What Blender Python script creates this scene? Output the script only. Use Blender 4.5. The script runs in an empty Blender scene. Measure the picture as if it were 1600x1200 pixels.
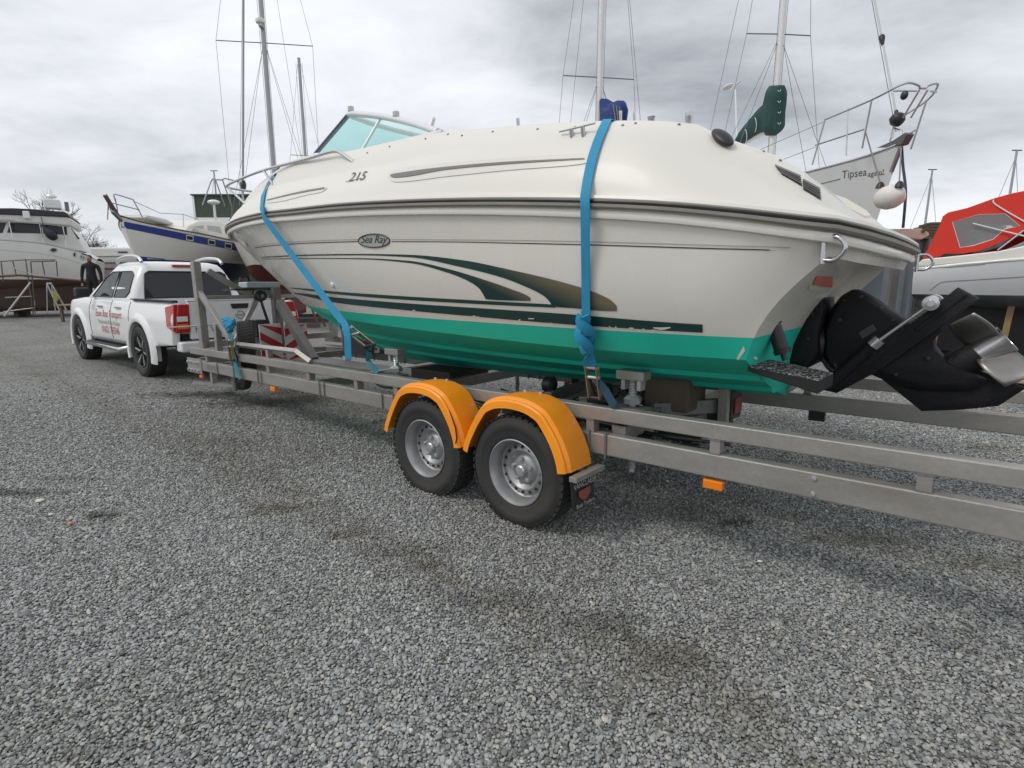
import bpy, bmesh, math, random
import numpy as np
from mathutils import Vector, Matrix
from mathutils.bvhtree import BVHTree
random.seed(7); RNG = np.random.default_rng(7)
S = bpy.context.scene
COL = S.collection
# ------------------------------------------------------------------ camera
F, YH, H = 850.0, 440.0, 1.47          # focal length and horizon row of the 1600 x 1200 photograph, eye height
PIT = math.atan((600 - YH) / F); cP, sP = math.cos(PIT), math.sin(PIT)
cam = bpy.data.cameras.new('camera'); camo = bpy.data.objects.new('camera', cam); COL.objects.link(camo)
cam.sensor_width = 36; cam.lens = 36 * F / 1600; cam.clip_start = 0.05; cam.clip_end = 6000
camo.location = (0, 0, H); camo.rotation_euler = (math.pi / 2 - PIT, 0, 0)
S.camera = camo
S.render.resolution_x, S.render.resolution_y = 1024, 768
# ------------------------------------------------------------------ sky, sun, exposure
SUN_EL, SUN_AZ = math.radians(50), math.radians(-112)      # azimuth from the view direction, negative = left
w = bpy.data.worlds.new('World'); S.world = w; w.use_nodes = True
nt = w.node_tree; nt.nodes.clear()
def N(t, ty, **k):
    n = t.nodes.new(ty)
    for a, b in k.items(): setattr(n, a, b)
    return n
def lk(t, a, b): t.links.new(a, b)
out = N(nt, 'ShaderNodeOutputWorld'); bg = N(nt, 'ShaderNodeBackground')
sky = N(nt, 'ShaderNodeTexSky'); sky.sky_type = 'NISHITA'; sky.sun_disc = False
sky.sun_elevation = SUN_EL; sky.sun_rotation = SUN_AZ
tc = N(nt, 'ShaderNodeTexCoord'); sep = N(nt, 'ShaderNodeSeparateXYZ'); lk(nt, tc.outputs['Generated'], sep.inputs[0])
def mth(t, op, a, b=None, c=None):
    n = N(t, 'ShaderNodeMath', operation=op)
    for i, q in enumerate((a, b, c)):
        if q is None: continue
        if isinstance(q, (int, float)): n.inputs[i].default_value = q
        else: lk(t, q, n.inputs[i])
    return n.outputs[0]
zc = mth(nt, 'ADD', mth(nt, 'MAXIMUM', sep.outputs[2], 0.0), 0.22)
cx = mth(nt, 'DIVIDE', sep.outputs[0], zc); cy = mth(nt, 'DIVIDE', sep.outputs[1], zc)
cmb = N(nt, 'ShaderNodeCombineXYZ'); lk(nt, cx, cmb.inputs[0]); lk(nt, cy, cmb.inputs[1])
mp = N(nt, 'ShaderNodeMapping'); mp.inputs['Location'].default_value = (-4.38, 8.8, 0); mp.inputs['Scale'].default_value = (0.55, 0.8, 1)
lk(nt, cmb.outputs[0], mp.inputs[0])
n1 = N(nt, 'ShaderNodeTexNoise'); n1.inputs['Scale'].default_value = 0.9; n1.inputs['Detail'].default_value = 7; n1.inputs['Roughness'].default_value = 0.5; n1.inputs['Distortion'].default_value = 0.25
lk(nt, mp.outputs[0], n1.inputs[0])
rp = N(nt, 'ShaderNodeValToRGB'); e = rp.color_ramp.elements
e[0].position = 0.31; e[0].color = (0.25, 0.27, 0.30, 1); e[1].position = 0.62; e[1].color = (1.0, 1.01, 1.05, 1)
m_ = e.new(0.48); m_.color = (0.74, 0.762, 0.80, 1)
n1b = N(nt, 'ShaderNodeTexNoise'); n1b.inputs['Scale'].default_value = 2.7; n1b.inputs['Detail'].default_value = 8; n1b.inputs['Roughness'].default_value = 0.58; n1b.inputs['Distortion'].default_value = 0.4; lk(nt, mp.outputs[0], n1b.inputs[0])
lk(nt, mth(nt, 'ADD', mth(nt, 'MULTIPLY', n1.outputs[0], 0.66), mth(nt, 'MULTIPLY', n1b.outputs[0], 0.34)), rp.inputs[0])
hz = N(nt, 'ShaderNodeMixRGB'); hz.inputs[2].default_value = (0.84, 0.855, 0.885, 1)
hf = mth(nt, 'POWER', mth(nt, 'SUBTRACT', 1.0, mth(nt, 'MINIMUM', mth(nt, 'MAXIMUM', sep.outputs[2], 0.0), 1.0)), 5.0)
lk(nt, mth(nt, 'MULTIPLY', hf, 0.6), hz.inputs[0]); lk(nt, rp.outputs[0], hz.inputs[1])
sk = N(nt, 'ShaderNodeMixRGB', blend_type='MULTIPLY'); sk.inputs[0].default_value = 1; sk.inputs[2].default_value = (0.1, 0.1, 0.1, 1)
lk(nt, sky.outputs[0], sk.inputs[1])
cl = N(nt, 'ShaderNodeMixRGB'); cl.inputs[0].default_value = 0.93
lk(nt, sk.outputs[0], cl.inputs[1]); lk(nt, hz.outputs[0], cl.inputs[2])
lk(nt, cl.outputs[0], bg.inputs[0]); bg.inputs[1].default_value = 1.0; lk(nt, bg.outputs[0], out.inputs[0])
sl = bpy.data.lights.new('sun', 'SUN'); so = bpy.data.objects.new('sun', sl); COL.objects.link(so)
sl.energy = 1.1; sl.angle = math.radians(16); sl.color = (1, 0.96, 0.9)
sd = Vector((math.sin(SUN_AZ) * math.cos(SUN_EL), math.cos(SUN_AZ) * math.cos(SUN_EL), math.sin(SUN_EL)))
so.rotation_euler = (-sd).to_track_quat('-Z', 'Y').to_euler(); so.location = (0, 0, 30)
S.view_settings.view_transform = 'Standard'; S.view_settings.look = 'None'
S.view_settings.exposure = 0.20; S.view_settings.gamma = 1; S.view_settings.use_curve_mapping = False
S.render.engine = 'CYCLES'
# ------------------------------------------------------------------ frames: places found along sight lines
def ray(u, v):
    a, b = (u - 800) / F, -(v - 600) / F
    return np.array([a, cP + b * sP, -sP + b * cP])
EYE = np.array([0, 0, H])
def ground(u, v, z=0.0):
    r = ray(u, v); return EYE + (z - H) / r[2] * r
def WP(u, v, y): r = ray(u, v); return EYE + r * (y / r[1])
class Frame:
    def __init__(s, o, fx, up=None):
        fx = np.array(fx, float); fx /= np.linalg.norm(fx)
        port = np.cross([0, 0, 1], fx); port /= np.linalg.norm(port)
        s.o = np.array(o, float); s.M = np.stack([fx, port, np.cross(fx, port)], 1); s.C = (EYE - s.o) @ s.M
    def mat(s):
        m = Matrix.Identity(4)
        for i in range(3):
            for j in range(3): m[i][j] = s.M[i][j]
            m[i][3] = s.o[i]
        return m
    def at(s, u, v, Y):
        d = ray(u, v) @ s.M; t = (Y - s.C[1]) / d[1]; return s.C + t * d
    def atx(s, u, v, X):
        d = ray(u, v) @ s.M; t = (X - s.C[0]) / d[0]; return s.C + t * d
    def dir(s, u, v):
        d = ray(u, v) @ s.M; return Vector(d).normalized()
    def local(s, p): return (np.asarray(p, float) - s.o) @ s.M
r_ = ray(-214, 468)
_f = Frame((0, 0, 0), r_)
TR = Frame(ground(825, 828) - 1.25 * _f.M[:, 1], r_)        # trailer and boat frame: X to the bow, Y to port (this side), Z up
# ------------------------------------------------------------------ mesh builder
def V(p): return (float(p[0]), float(p[1]), float(p[2]))
class MB:
    def __init__(s): s.v = []; s.f = []
    def add(s, vs, fs):
        o = len(s.v); s.v += [V(p) for p in vs]; s.f += [tuple(i + o for i in f) for f in fs]; return s
    def box(s, x0, x1, y0, y1, z0, z1):
        return s.add([(x0, y0, z0), (x1, y0, z0), (x1, y1, z0), (x0, y1, z0), (x0, y0, z1), (x1, y0, z1), (x1, y1, z1), (x0, y1, z1)],
                     [(0, 3, 2, 1), (4, 5, 6, 7), (0, 1, 5, 4), (1, 2, 6, 5), (2, 3, 7, 6), (3, 0, 4, 7)])
    def beam(s, p, q, w, h, up=(0, 0, 1)):
        p, q = Vector(V(p)), Vector(V(q)); d = (q - p).normalized(); u = Vector(up)
        sd_ = d.cross(u)
        if sd_.length < 1e-4: sd_ = d.cross(Vector((1, 0, 0)))
        sd_.normalize(); u = sd_.cross(d).normalized(); vs = []
        for c in (p, q):
            for a, b in ((-1, -1), (1, -1), (1, 1), (-1, 1)): vs.append(c + sd_ * a * w / 2 + u * b * h / 2)
        return s.add(vs, [(0, 1, 2, 3), (7, 6, 5, 4), (0, 4, 5, 1), (1, 5, 6, 2), (2, 6, 7, 3), (3, 7, 4, 0)])
    def tube(s, pts, r, n=8, caps=True, closed=False):
        P = [Vector(V(p)) for p in pts]; k = len(P); R = r if isinstance(r, (list, tuple)) else [r] * k
        rows = []; prev = None
        for i in range(k):
            a = P[(i - 1) % k] if (i or closed) else P[0]; b = P[(i + 1) % k] if (i < k - 1 or closed) else P[-1]
            d = (b - a).normalized()
            if prev is None:
                u = d.cross(Vector((0, 0, 1)))
                if u.length < 0.05: u = d.cross(Vector((1, 0, 0)))
            else:
                u = prev - d * prev.dot(d)
            u.normalize(); prev = u; w_ = d.cross(u)
            rows.append([P[i] + (u * math.cos(2 * math.pi * j / n) + w_ * math.sin(2 * math.pi * j / n)) * R[i] for j in range(n)])
        o = len(s.v)
        for rw in rows: s.v += [V(p) for p in rw]
        for i in range(k if closed else k - 1):
            for j in range(n):
                i2 = (i + 1) % k
                s.f.append((o + i * n + j, o + i * n + (j + 1) % n, o + i2 * n + (j + 1) % n, o + i2 * n + j))
        if caps and not closed:
            s.f.append(tuple(o + j for j in reversed(range(n)))); s.f.append(tuple(o + (k - 1) * n + j for j in range(n)))
        return s
    def lathe(s, prof, c, ax, n=32, closed=False, cap0=True):
        ax = Vector(ax).normalized(); u = ax.orthogonal().normalized(); w_ = ax.cross(u); c = Vector(V(c)); o = len(s.v); k = len(prof)
        for r, a in prof:
            for j in range(n):
                t = 2 * math.pi * j / n; s.v.append(V(c + ax * a + (u * math.cos(t) + w_ * math.sin(t)) * r))
        for i in range(k if closed else k - 1):
            for j in range(n):
                i2 = (i + 1) % k; s.f.append((o + i * n + j, o + i * n + (j + 1) % n, o + i2 * n + (j + 1) % n, o + i2 * n + j))
        if not closed:
            if cap0 and prof[0][0] > 1e-5: s.f.append(tuple(o + j for j in reversed(range(n))))
            if prof[-1][0] > 1e-5: s.f.append(tuple(o + (k - 1) * n + j for j in range(n)))
        return s
    def prism(s, pts, vec):
        n = len(pts); a = [Vector(V(p)) for p in pts]; b = [p + Vector(vec) for p in a]
        return s.add(a + b, [tuple(reversed(range(n))), tuple(range(n, 2 * n))] + [(i, (i + 1) % n, n + (i + 1) % n, n + i) for i in range(n)])
    def grid(s, rows, cu=False, cv=False):
        k, n = len(rows), len(rows[0]); o = len(s.v)
        for rw in rows: s.v += [V(p) for p in rw]
        for i in range(k if cv else k - 1):
            for j in range(n if cu else n - 1):
                i2, j2 = (i + 1) % k, (j + 1) % n; s.f.append((o + i * n + j, o + i * n + j2, o + i2 * n + j2, o + i2 * n + j))
        return s
    def pillow(s, pts, axis, t_edge, t_mid, inset=0.72):
        # outline swollen towards the middle along axis, in rounded steps
        a = [Vector(V(p)) for p in pts]; n = len(a); c = sum(a, Vector()) / n; ax = Vector(axis); K = 5; rings = []
        for k in range(K + 1):
            f = k / K; sc = 1 - (1 - inset) * f; t_ = t_edge + (t_mid - t_edge) * math.sin(f * math.pi / 2); rings.append([c + (p - c) * sc + ax * t_ for p in a])
        rings = list(reversed(rings)) + [[p - 2 * ax * ((p - c).dot(ax)) for p in r] for r in rings]
        vs = [p for r in rings for p in r]; m_ = len(rings); fs = [tuple(range(n)), tuple(reversed(range((m_ - 1) * n, m_ * n)))]
        for k in range(m_ - 1):
            for i in range(n): fs.append((k * n + i, (k + 1) * n + i, (k + 1) * n + (i + 1) % n, k * n + (i + 1) % n))
        return s.add(vs, fs)
    def ball(s, c, rx, ry, rz, n=12, m=8):
        rows = []
        for i in range(m + 1):
            t = math.pi * i / m
            rows.append([(c[0] + rx * math.sin(t) * math.cos(2 * math.pi * j / n), c[1] + ry * math.sin(t) * math.sin(2 * math.pi * j / n), c[2] + rz * math.cos(t)) for j in range(n)])
        return s.grid(rows, cu=True)
    def ribbon(s, pts, nrm, width, thick=0.003):
        # flat webbing along pts; nrm = surface normals, width across
        rows = []
        k = len(pts); P = [Vector(V(p)) for p in pts]
        for i in range(k):
            d = (P[min(i + 1, k - 1)] - P[max(i - 1, 0)]).normalized(); n_ = Vector(V(nrm[i])); sd_ = d.cross(n_).normalized(); n_ = sd_.cross(d)
            W_ = width[i] if isinstance(width, (list, tuple)) else width
            rows.append([P[i] - sd_ * W_ / 2, P[i] + sd_ * W_ / 2, P[i] + sd_ * W_ / 2 + n_ * thick, P[i] - sd_ * W_ / 2 + n_ * thick])
        o = len(s.v); s.grid(rows, cu=True); s.f.append((o + 3, o + 2, o + 1, o)); q = o + 4 * (k - 1); s.f.append((q, q + 1, q + 2, q + 3))
        return s
    def build(s, name, mat, parent=None, smooth=None, bevel=0, seg=2, fix=True):
        me = bpy.data.meshes.new(name); me.from_pydata(s.v, [], s.f); me.validate()
        if fix:
            bm = bmesh.new(); bm.from_mesh(me); bmesh.ops.remove_doubles(bm, verts=bm.verts, dist=1e-5)
            bmesh.ops.recalc_face_normals(bm, faces=bm.faces); bm.to_mesh(me); bm.free()
        if smooth is not None:
            me.polygons.foreach_set('use_smooth', [True] * len(me.polygons)); me.set_sharp_from_angle(angle=math.radians(smooth))
        for m in (mat if isinstance(mat, (list, tuple)) else [mat]): me.materials.append(m)
        o = bpy.data.objects.new(name, me); COL.objects.link(o)
        if parent is not None: o.parent = parent
        if bevel:
            b = o.modifiers.new('bevel', 'BEVEL'); b.width = bevel; b.segments = seg; b.limit_method = 'ANGLE'; b.angle_limit = math.radians(40); b.harden_normals = False
        return o
def tag(o, label, cat, group=None):
    o['label'] = label; o['category'] = cat
    if group: o['group'] = group
    return o
def thing(name, label, cat, fr=None, loc=None, rz=0, group=None):
    o = bpy.data.objects.new(name, None); COL.objects.link(o); o.empty_display_size = 0.2
    if fr is not None: o.matrix_world = fr.mat()
    if loc is not None: o.location = loc; o.rotation_euler = (0, 0, rz)
    return tag(o, label, cat, group)
def lab(o, label): o['label'] = label; return o
def copy_tree(o, parent=None):
    c = o.copy(); COL.objects.link(c); c.parent = parent
    for ch in [k for k in bpy.data.objects if k.parent == o]: copy_tree(ch, c)
    return c
def cr(pts):
    pts = np.array(pts, float); x, y = pts[:, 0], pts[:, 1]; h = np.diff(x); d = np.diff(y) / h; m = np.zeros(len(x)); m[0] = d[0]; m[-1] = d[-1]
    for i in range(1, len(x) - 1): m[i] = 0 if d[i - 1] * d[i] <= 0 else 2 * d[i - 1] * d[i] / (d[i - 1] + d[i])
    def f(q):
        q = min(max(q, x[0]), x[-1]); i = min(max(int(np.searchsorted(x, q)) - 1, 0), len(h) - 1); t = (q - x[i]) / h[i]
        return (2 * t**3 - 3 * t**2 + 1) * y[i] + (t**3 - 2 * t**2 + t) * h[i] * m[i] + (-2 * t**3 + 3 * t**2) * y[i + 1] + (t**3 - t**2) * h[i] * m[i + 1]
    return f
def smoothpath(pts, n=6):
    P = [Vector(V(p)) for p in pts]; o = []
    for i in range(len(P) - 1):
        p0, p1, p2, p3 = P[max(i - 1, 0)], P[i], P[i + 1], P[min(i + 2, len(P) - 1)]
        for k in range(n):
            t = k / n; o.append(0.5 * ((2 * p1) + (p2 - p0) * t + (2 * p0 - 5 * p1 + 4 * p2 - p3) * t * t + (3 * p1 - p0 - 3 * p2 + p3) * t**3))
    o.append(P[-1]); return o
def text2d(txt, size=1.0, shear=0.0, space=1.0):
    cu = bpy.data.curves.new('lettering', 'FONT'); cu.body = txt; cu.size = size; cu.shear = shear; cu.space_character = space; cu.resolution_u = 3
    o = bpy.data.objects.new('lettering', cu); COL.objects.link(o); dg = bpy.context.evaluated_depsgraph_get(); dg.update()
    me = bpy.data.meshes.new_from_object(o.evaluated_get(dg)); vs = [tuple(v.co) for v in me.vertices]; fs = [tuple(p.vertices) for p in me.polygons]
    bpy.data.objects.remove(o); bpy.data.curves.remove(cu); bpy.data.meshes.remove(me)
    return vs, fs
# ------------------------------------------------------------------ materials
MATS = {}
def mat(name, col, rough=0.5, metal=0.0, var=0.12, vscale=6.0, bump=0.0, bscale=60.0, dirt=0.0, dirtcol=(0.09, 0.075, 0.055), spec=0.5, coat=0.0, rvar=0.1, stretch=(1, 1, 1), trans=0.0, alpha=1.0):
    if name in MATS: return MATS[name]
    m = bpy.data.materials.new(name); m.use_nodes = True; t = m.node_tree; b = t.nodes['Principled BSDF']
    tcn = N(t, 'ShaderNodeTexCoord'); mpn = N(t, 'ShaderNodeMapping'); mpn.inputs['Scale'].default_value = stretch; lk(t, tcn.outputs['Object'], mpn.inputs[0])
    n = N(t, 'ShaderNodeTexNoise'); n.inputs['Scale'].default_value = vscale; n.inputs['Detail'].default_value = 6; lk(t, mpn.outputs[0], n.inputs[0])
    mx = N(t, 'ShaderNodeMixRGB'); c = Vector(col)
    mx.inputs[1].default_value = (*[max(0, x * (1 - var)) for x in c], 1); mx.inputs[2].default_value = (*[min(1, x * (1 + var)) for x in c], 1)
    lk(t, n.outputs[0], mx.inputs[0]); last = mx.outputs[0]
    if dirt > 0:
        n2 = N(t, 'ShaderNodeTexNoise'); n2.inputs['Scale'].default_value = vscale * 0.45; n2.inputs['Detail'].default_value = 9; n2.inputs['Roughness'].default_value = 0.65; lk(t, mpn.outputs[0], n2.inputs[0])
        r2 = N(t, 'ShaderNodeMapRange'); r2.inputs[1].default_value = 0.48; r2.inputs[2].default_value = 0.78; r2.inputs[3].default_value = 0; r2.inputs[4].default_value = dirt; lk(t, n2.outputs[0], r2.inputs[0])
        m2 = N(t, 'ShaderNodeMixRGB'); m2.inputs[2].default_value = (*dirtcol, 1); lk(t, r2.outputs[0], m2.inputs[0]); lk(t, last, m2.inputs[1]); last = m2.outputs[0]
    lk(t, last, b.inputs['Base Color'])
    rr = N(t, 'ShaderNodeMapRange'); rr.inputs[3].default_value = max(0.02, rough - rvar); rr.inputs[4].default_value = min(1, rough + rvar); lk(t, n.outputs[0], rr.inputs[0]); lk(t, rr.outputs[0], b.inputs['Roughness'])
    b.inputs['Metallic'].default_value = metal; b.inputs['Specular IOR Level'].default_value = spec; b.inputs['Coat Weight'].default_value = coat; b.inputs['Coat Roughness'].default_value = 0.08
    b.inputs['Transmission Weight'].default_value = trans; b.inputs['Alpha'].default_value = alpha
    if bump > 0:
        n3 = N(t, 'ShaderNodeTexNoise'); n3.inputs['Scale'].default_value = bscale; n3.inputs['Detail'].default_value = 4; lk(t, mpn.outputs[0], n3.inputs[0])
        bp = N(t, 'ShaderNodeBump'); bp.inputs['Strength'].default_value = bump; bp.inputs['Distance'].default_value = 0.01; lk(t, n3.outputs[0], bp.inputs['Height']); lk(t, bp.outputs[0], b.inputs['Normal'])
    MATS[name] = m; return m
gel = mat('gelcoat_cream', (0.73, 0.705, 0.645), 0.28, var=0.025, vscale=1.5, coat=0.3, rvar=0.06, dirt=0.05, dirtcol=(0.52, 0.47, 0.37), stretch=(2, 2, 0.9))
gelw = mat('gelcoat_white', (0.71, 0.69, 0.63), 0.42, var=0.02, vscale=1.5, coat=0.06, rvar=0.05)
green = mat('antifouling_green', (0.010, 0.52, 0.375), 0.6, var=0.16, vscale=2.2, dirt=0.30, dirtcol=(0.13, 0.50, 0.41), bump=0.05, bscale=25, stretch=(1, 1, 2.5))
dgreen = mat('stripe_dark_green', (0.012, 0.05, 0.045), 0.35, var=0.1)
steel = mat('galvanised_steel', (0.355, 0.345, 0.325), 0.42, metal=0.5, var=0.18, vscale=4.5, dirt=0.55, dirtcol=(0.22, 0.185, 0.145), bump=0.05, bscale=90, stretch=(0.6, 2, 2))
steel_d = mat('galvanised_steel_dark', (0.20, 0.195, 0.19), 0.5, metal=0.35, var=0.2, vscale=5, dirt=0.4)
def spangle(m, k=0.05, sc=70):
    t = m.node_tree; b = t.nodes['Principled BSDF']; l = b.inputs['Base Color'].links[0]; src = l.from_socket; tcn = N(t, 'ShaderNodeTexCoord'); vo = N(t, 'ShaderNodeTexVoronoi'); vo.inputs['Scale'].default_value = sc; lk(t, tcn.outputs['Object'], vo.inputs['Vector'])
    sc_ = N(t, 'ShaderNodeSeparateColor'); lk(t, vo.outputs['Color'], sc_.inputs[0]); mr = N(t, 'ShaderNodeMapRange'); mr.inputs[3].default_value = 1 - k; mr.inputs[4].default_value = 1 + k; lk(t, sc_.outputs[0], mr.inputs[0])
    mx = N(t, 'ShaderNodeMixRGB', blend_type='MULTIPLY'); mx.inputs[0].default_value = 1; lk(t, src, mx.inputs[1]); lk(t, mr.outputs[0], mx.inputs[2]); lk(t, mx.outputs[0], b.inputs['Base Color'])
spangle(steel); spangle(steel_d)
zinc = mat('zinc_bright', (0.55, 0.56, 0.57), 0.38, metal=0.7, var=0.12, vscale=14, dirt=0.25)
chrome = mat('stainless', (0.55, 0.55, 0.56), 0.26, metal=1.0, var=0.05, rvar=0.06)
black = mat('black_plastic', (0.02, 0.02, 0.022), 0.45, var=0.3, dirt=0.2, dirtcol=(0.06, 0.055, 0.05))
drivebk = mat('black_drive_paint', (0.008, 0.008, 0.010), 0.62, var=0.5, vscale=9, bump=0.35, bscale=45, dirt=0.45, dirtcol=(0.022, 0.022, 0.024), spec=0.3)
rubber = mat('tyre_rubber', (0.028, 0.027, 0.026), 0.75, var=0.25, vscale=10, dirt=0.5, dirtcol=(0.065, 0.06, 0.052), bump=0.1, bscale=120)
orange = mat('mudguard_orange', (0.95, 0.31, 0.008), 0.42, var=0.08, vscale=4, dirt=0.3, dirtcol=(0.50, 0.20, 0.05), bump=0.03, bscale=30)
blue = mat('strap_blue', (0.02, 0.27, 0.47), 0.7, var=0.12, vscale=20, dirt=0.2, dirtcol=(0.03, 0.14, 0.22), bump=0.25, bscale=250)
teal = mat('strap_teal', (0.03, 0.22, 0.27), 0.75, var=0.15, vscale=20, dirt=0.3, dirtcol=(0.05, 0.12, 0.14), bump=0.25, bscale=250)
rim = mat('rim_silver', (0.36, 0.365, 0.37), 0.45, metal=0.65, var=0.1, vscale=10, dirt=0.4, dirtcol=(0.16, 0.14, 0.12))
amber = mat('amber_lens', (0.85, 0.22, 0.01), 0.2, var=0.05)
redl = mat('red_lens', (0.42, 0.012, 0.010), 0.18, var=0.1, coat=0.5)
white = mat('white_paint', (0.78, 0.78, 0.77), 0.3, var=0.04, dirt=0.12, coat=0.3)
wood = mat('wood_prop', (0.27, 0.18, 0.09), 0.8, var=0.3, vscale=8, stretch=(6, 6, 1), bump=0.2)
wood_d = mat('wood_weathered', (0.13, 0.10, 0.07), 0.85, var=0.35, vscale=8, stretch=(1, 6, 6), bump=0.2)
alu = mat('aluminium', (0.5, 0.5, 0.5), 0.4, metal=0.6, var=0.12, dirt=0.2)
def glassmat(name, col, rough=0.03, tr=0.85):
    m = bpy.data.materials.new(name); m.use_nodes = True; t = m.node_tree; b = t.nodes['Principled BSDF']
    tcn = N(t, 'ShaderNodeTexCoord'); n = N(t, 'ShaderNodeTexNoise'); n.inputs['Scale'].default_value = 3; lk(t, tcn.outputs['Object'], n.inputs[0])
    mx = N(t, 'ShaderNodeMixRGB'); mx.inputs[1].default_value = (*[x * 0.95 for x in col], 1); mx.inputs[2].default_value = (*col, 1); lk(t, n.outputs[0], mx.inputs[0]); lk(t, mx.outputs[0], b.inputs['Base Color'])
    b.inputs['Roughness'].default_value = rough; b.inputs['IOR'].default_value = 1.45 if 'dark' in name else 1.2
    ts = N(t, 'ShaderNodeBsdfTransparent'); lk(t, mx.outputs[0], ts.inputs[0]); ms = N(t, 'ShaderNodeMixShader'); ms.inputs[0].default_value = tr
    o_ = t.nodes['Material Output']; lk(t, b.outputs[0], ms.inputs[1]); lk(t, ts.outputs[0], ms.inputs[2]); lk(t, ms.outputs[0], o_.inputs[0]); return m
wglass = glassmat('windscreen_glass', (0.76, 0.95, 0.94), tr=0.90)
dglass = glassmat('dark_glass', (0.05, 0.055, 0.06), tr=0.35)
pglass = glassmat('pale_plastic_window', (0.72, 0.75, 0.77), rough=0.10, tr=0.72)
# ------------------------------------------------------------------ ground: gravel yard
STAINS_SHADE = [  # pixel of the photograph where the patch lies, half length, half width (m), strength, kind 0 = brown fines and one patch of painted trailer shade, 1 = wet dark
    (310, 617, 0.75, 0.26, 1.0, 1), (395, 630, 0.7, 0.3, 0.8, 1), (155, 807, 0.13, 0.08, 1.0, 1), (20, 772, 0.40, 0.08, 0.85, 1), (115, 750, 0.25, 0.05, 0.5, 1),
    (430, 796, 0.26, 0.12, 0.8, 0), (540, 835, 0.16, 0.10, 0.75, 0), (665, 885, 0.10, 0.07, 0.8, 0), (940, 975, 0.20, 0.12, 0.6, 1), (1040, 1030, 0.22, 0.14, 0.75, 0),
    (1275, 842, 0.05, 0.04, 0.95, 1), (1360, 845, 0.34, 0.12, 0.75, 0), (1530, 880, 0.34, 0.12, 0.6, 0), (1540, 700, 0.35, 0.15, 0.6, 0), (1150, 818, 0.10, 0.06, 0.8, 1),
    (350, 690, 0.5, 0.2, 0.35, 0), (1080, 800, 0.5, 0.3, 0.45, 0), (770, 940, 0.3, 0.12, 0.4, 1), (1160, 1105, 0.16, 0.10, 0.5, 0), (640, 860, 0.3, 0.12, 0.35, 1), (60, 585, 0.9, 0.2, 0.3, 1), (1480, 1000, 0.25, 0.15, 0.35, 1)]  # second patch paints the trailer's ground shade into the colour
def stains_shade(t, pos, col):
    n = N(t, 'ShaderNodeTexNoise'); n.inputs['Scale'].default_value = 7; n.inputs['Detail'].default_value = 6; n.inputs['Roughness'].default_value = 0.72; lk(t, pos, n.inputs[0])
    sp = N(t, 'ShaderNodeSeparateXYZ'); lk(t, pos, sp.inputs[0])
    acc = {0: None, 1: None}
    for u, v, a, b, st, k in STAINS_SHADE:
        g = ground(u, v)
        dx = mth(t, 'DIVIDE', mth(t, 'SUBTRACT', sp.outputs[0], float(g[0])), a); dy = mth(t, 'DIVIDE', mth(t, 'SUBTRACT', sp.outputs[1], float(g[1])), b)
        r = mth(t, 'SQRT', mth(t, 'ADD', mth(t, 'MULTIPLY', dx, dx), mth(t, 'MULTIPLY', dy, dy)))
        r = mth(t, 'ADD', r, mth(t, 'MULTIPLY', mth(t, 'SUBTRACT', n.outputs[0], 0.5), 3.6))
        f = N(t, 'ShaderNodeMapRange'); f.interpolation_type = 'SMOOTHSTEP'; f.inputs[1].default_value = 0.2; f.inputs[2].default_value = 1.3; f.inputs[3].default_value = st; f.inputs[4].default_value = 0; lk(t, r, f.inputs[0])
        acc[k] = f.outputs[0] if acc[k] is None else mth(t, 'MAXIMUM', acc[k], f.outputs[0])
    # old wheel tracks of compacted brown fines, alongside the trailer
    pv = TR.M[:, 1]; dn = N(t, 'ShaderNodeVectorMath', operation='DOT_PRODUCT'); dn.inputs[1].default_value = (float(pv[0]), float(pv[1]), 0); lk(t, pos, dn.inputs[0])
    n4 = N(t, 'ShaderNodeTexNoise'); n4.inputs['Scale'].default_value = 2.2; n4.inputs['Detail'].default_value = 6; n4.inputs['Roughness'].default_value = 0.7; lk(t, pos, n4.inputs[0])
    wob = mth(t, 'MULTIPLY', mth(t, 'SUBTRACT', n4.outputs[0], 0.5), 0.9)
    for c_, hw, st in ((float(ground(660, 885)[:2] @ pv[:2]), 0.24, 0.62), (float(ground(1360, 845)[:2] @ pv[:2]), 0.22, 0.55), (float(ground(1160, 1105)[:2] @ pv[:2]) + 0.12, 0.2, 0.3)):
        dd = mth(t, 'DIVIDE', mth(t, 'ABSOLUTE', mth(t, 'ADD', mth(t, 'SUBTRACT', dn.outputs['Value'], c_), wob)), hw)
        f = N(t, 'ShaderNodeMapRange'); f.interpolation_type = 'SMOOTHSTEP'; f.inputs[1].default_value = 0.1; f.inputs[2].default_value = 1.3; f.inputs[3].default_value = st; f.inputs[4].default_value = 0; lk(t, dd, f.inputs[0])
        brk = N(t, 'ShaderNodeMapRange'); brk.inputs[1].default_value = 0.40; brk.inputs[2].default_value = 0.62; lk(t, n.outputs[0], brk.inputs[0])
        acc[0] = mth(t, 'MAXIMUM', acc[0], mth(t, 'MULTIPLY', f.outputs[0], brk.outputs[0]))
    # broad uneven tone of the yard
    n2 = N(t, 'ShaderNodeTexNoise'); n2.inputs['Scale'].default_value = 0.55; n2.inputs['Detail'].default_value = 6; lk(t, pos, n2.inputs[0])
    f2 = N(t, 'ShaderNodeMapRange'); f2.inputs[1].default_value = 0.46; f2.inputs[2].default_value = 0.70; f2.inputs[3].default_value = 0; f2.inputs[4].default_value = 0.75; lk(t, n2.outputs[0], f2.inputs[0])
    m0 = N(t, 'ShaderNodeMixRGB', blend_type='MULTIPLY'); m0.inputs[2].default_value = (0.72, 0.70, 0.66, 1); lk(t, f2.outputs[0], m0.inputs[0]); lk(t, col, m0.inputs[1])
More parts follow.
